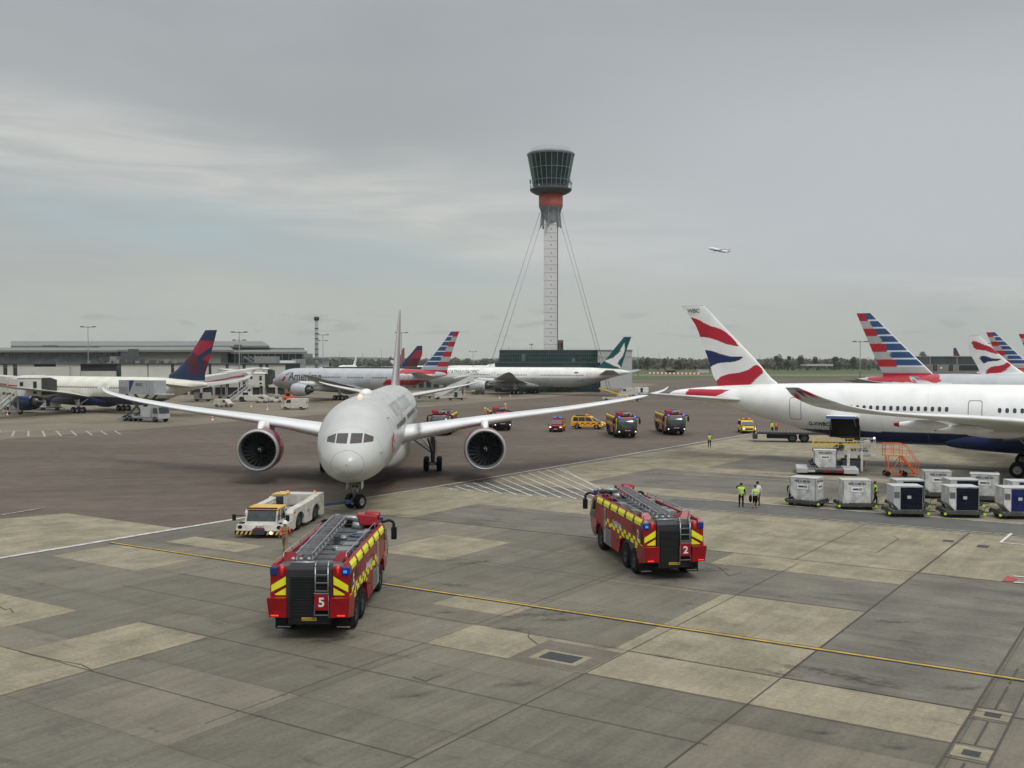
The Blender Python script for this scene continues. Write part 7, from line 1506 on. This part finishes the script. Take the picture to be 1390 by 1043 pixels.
def NZ(sc, stretch, det=6, dist=0., rgh=.55):
    q = nd('ShaderNodeVectorMath', operation='MULTIPLY'); L.new(tc.outputs['Generated'], q.inputs[0]); q.inputs[1].default_value = stretch
    n = nd('ShaderNodeTexNoise'); n.inputs['Scale'].default_value = sc; n.inputs['Detail'].default_value = det; n.inputs['Distortion'].default_value = dist; n.inputs['Roughness'].default_value = rgh; L.new(q.outputs[0], n.inputs['Vector']); return n.outputs['Fac']
def MIX(f, a, b_):
    n = nd('ShaderNodeMix', data_type='RGBA'); L.new(f, n.inputs[0])
    for i, q in ((6, a), (7, b_)):
        if isinstance(q, tuple): n.inputs[i].default_value = (*q, 1)
        else: L.new(q, n.inputs[i])
    return n.outputs[2]
z = sp.outputs['Z']; x = sp.outputs['X']
col = MIX(MR(z, 0., .35, 0, 1), (.50, .52, .475), (.42, .435, .445))
big = NZ(2.2, (1, 1, 3.2), 5, .4); col = MIX(MR(big, .35, .7, 0, .6), col, (.36, .375, .385))
# clearer, bluish gap and the pale bank of cloud above it
zc_ = M_('ADD', z, M_('MULTIPLY', x, .12)); zc_ = M_('ADD', zc_, M_('MULTIPLY', M_('SUBTRACT', NZ(3., (1, 1, 5), 7, .6), .5), .09))
gap = M_('MULTIPLY', M_('MULTIPLY', MR(zc_, .035, .085, 0, 1), MR(zc_, .125, .105, 0, 1)), MR(NZ(2.4, (1, 1, 4), 5, .5), .38, .62, .1, 1)); gap = M_('MULTIPLY', gap, MR(x, .2, -.1, .25, 1)); col = MIX(gap, col, (.43, .51, .52))
bank = M_('MULTIPLY', MR(zc_, .085, .13, 0, 1), MR(zc_, .20, .135, 0, 1)); wisp = MR(NZ(5., (1, 1, 9), 8, .9, .62), .36, .66, .35, 1); col = MIX(M_('MULTIPLY', M_('MULTIPLY', bank, wisp), .75), col, (.68, .675, .63))
w2 = M_('MULTIPLY', MR(NZ(7., (1, 1, 12), 8, 1.2, .62), .55, .7, 0, .55), MR(z, .22, .06, 0, 1)); col = MIX(w2, col, (.48, .49, .46))
puff = M_('MULTIPLY', MR(NZ(22., (1, 1, 5.5), 5, .3, .5), .57, .66, 0, .55), M_('MULTIPLY', MR(z, .012, .03, 0, 1), MR(z, .062, .038, 0, 1))); col = MIX(puff, col, (.33, .355, .345))
zen = MR(z, .3, .9, 1., 3.3); col = MIX(M_('MULTIPLY', MR(x, -.15, .35, 0, 1), M_('MULTIPLY', MR(z, .02, .12, 0, 1), MR(z, .36, .2, 0, 1))), col, (.53, .55, .57)); vm = nd('ShaderNodeVectorMath', operation='SCALE'); L.new(col, vm.inputs[0]); L.new(zen, vm.inputs['Scale'])
s2 = nd('ShaderNodeVectorMath', operation='SCALE'); L.new(sky.outputs[0], s2.inputs[0]); s2.inputs['Scale'].default_value = .08
fin_ = nd('ShaderNodeMix', data_type='RGBA'); fin_.inputs[0].default_value = .1; L.new(vm.outputs[0], fin_.inputs[6]); L.new(s2.outputs[0], fin_.inputs[7])
L.new(fin_.outputs[2], bg.inputs['Color']); bg.inputs['Strength'].default_value = 1.
sl = bpy.data.lights.new('sun', 'SUN'); sl.energy = 1.5; sl.angle = R(18); sl.color = (1, .97, .92); so = bpy.data.objects.new('sun', sl); COL.objects.link(so)
d = Vector((math.sin(SRZ)*math.cos(SE), math.cos(SRZ)*math.cos(SE), math.sin(SE))); so.rotation_euler = d.to_track_quat('Z', 'Y').to_euler()
# air
if HAZE:
    hz = MB(); hz.box(-3600, 3600, -150, 6100, -1.6, 262); hm = bpy.data.materials.new('haze'); hm.use_nodes = True; n_ = hm.node_tree; n_.nodes.remove(n_.nodes['Principled BSDF']); pv = n_.nodes.new('ShaderNodeVolumePrincipled')
    pv.inputs['Color'].default_value = (.86, .9, .9, 1); pv.inputs['Density'].default_value = HAZE; pv.inputs['Anisotropy'].default_value = 0.; n_.links.new(pv.outputs[0], n_.nodes['Material Output'].inputs['Volume'])
    o = hz.build('haze', [hm]); tag(o, 'thin pale haze in the air over the airfield', 'haze', kind='stuff')
scene.cycles.volume_bounces = 0
scene.view_settings.view_transform = 'Standard'; scene.view_settings.look = 'None'; scene.view_settings.exposure = 0; scene.view_settings.gamma = 1
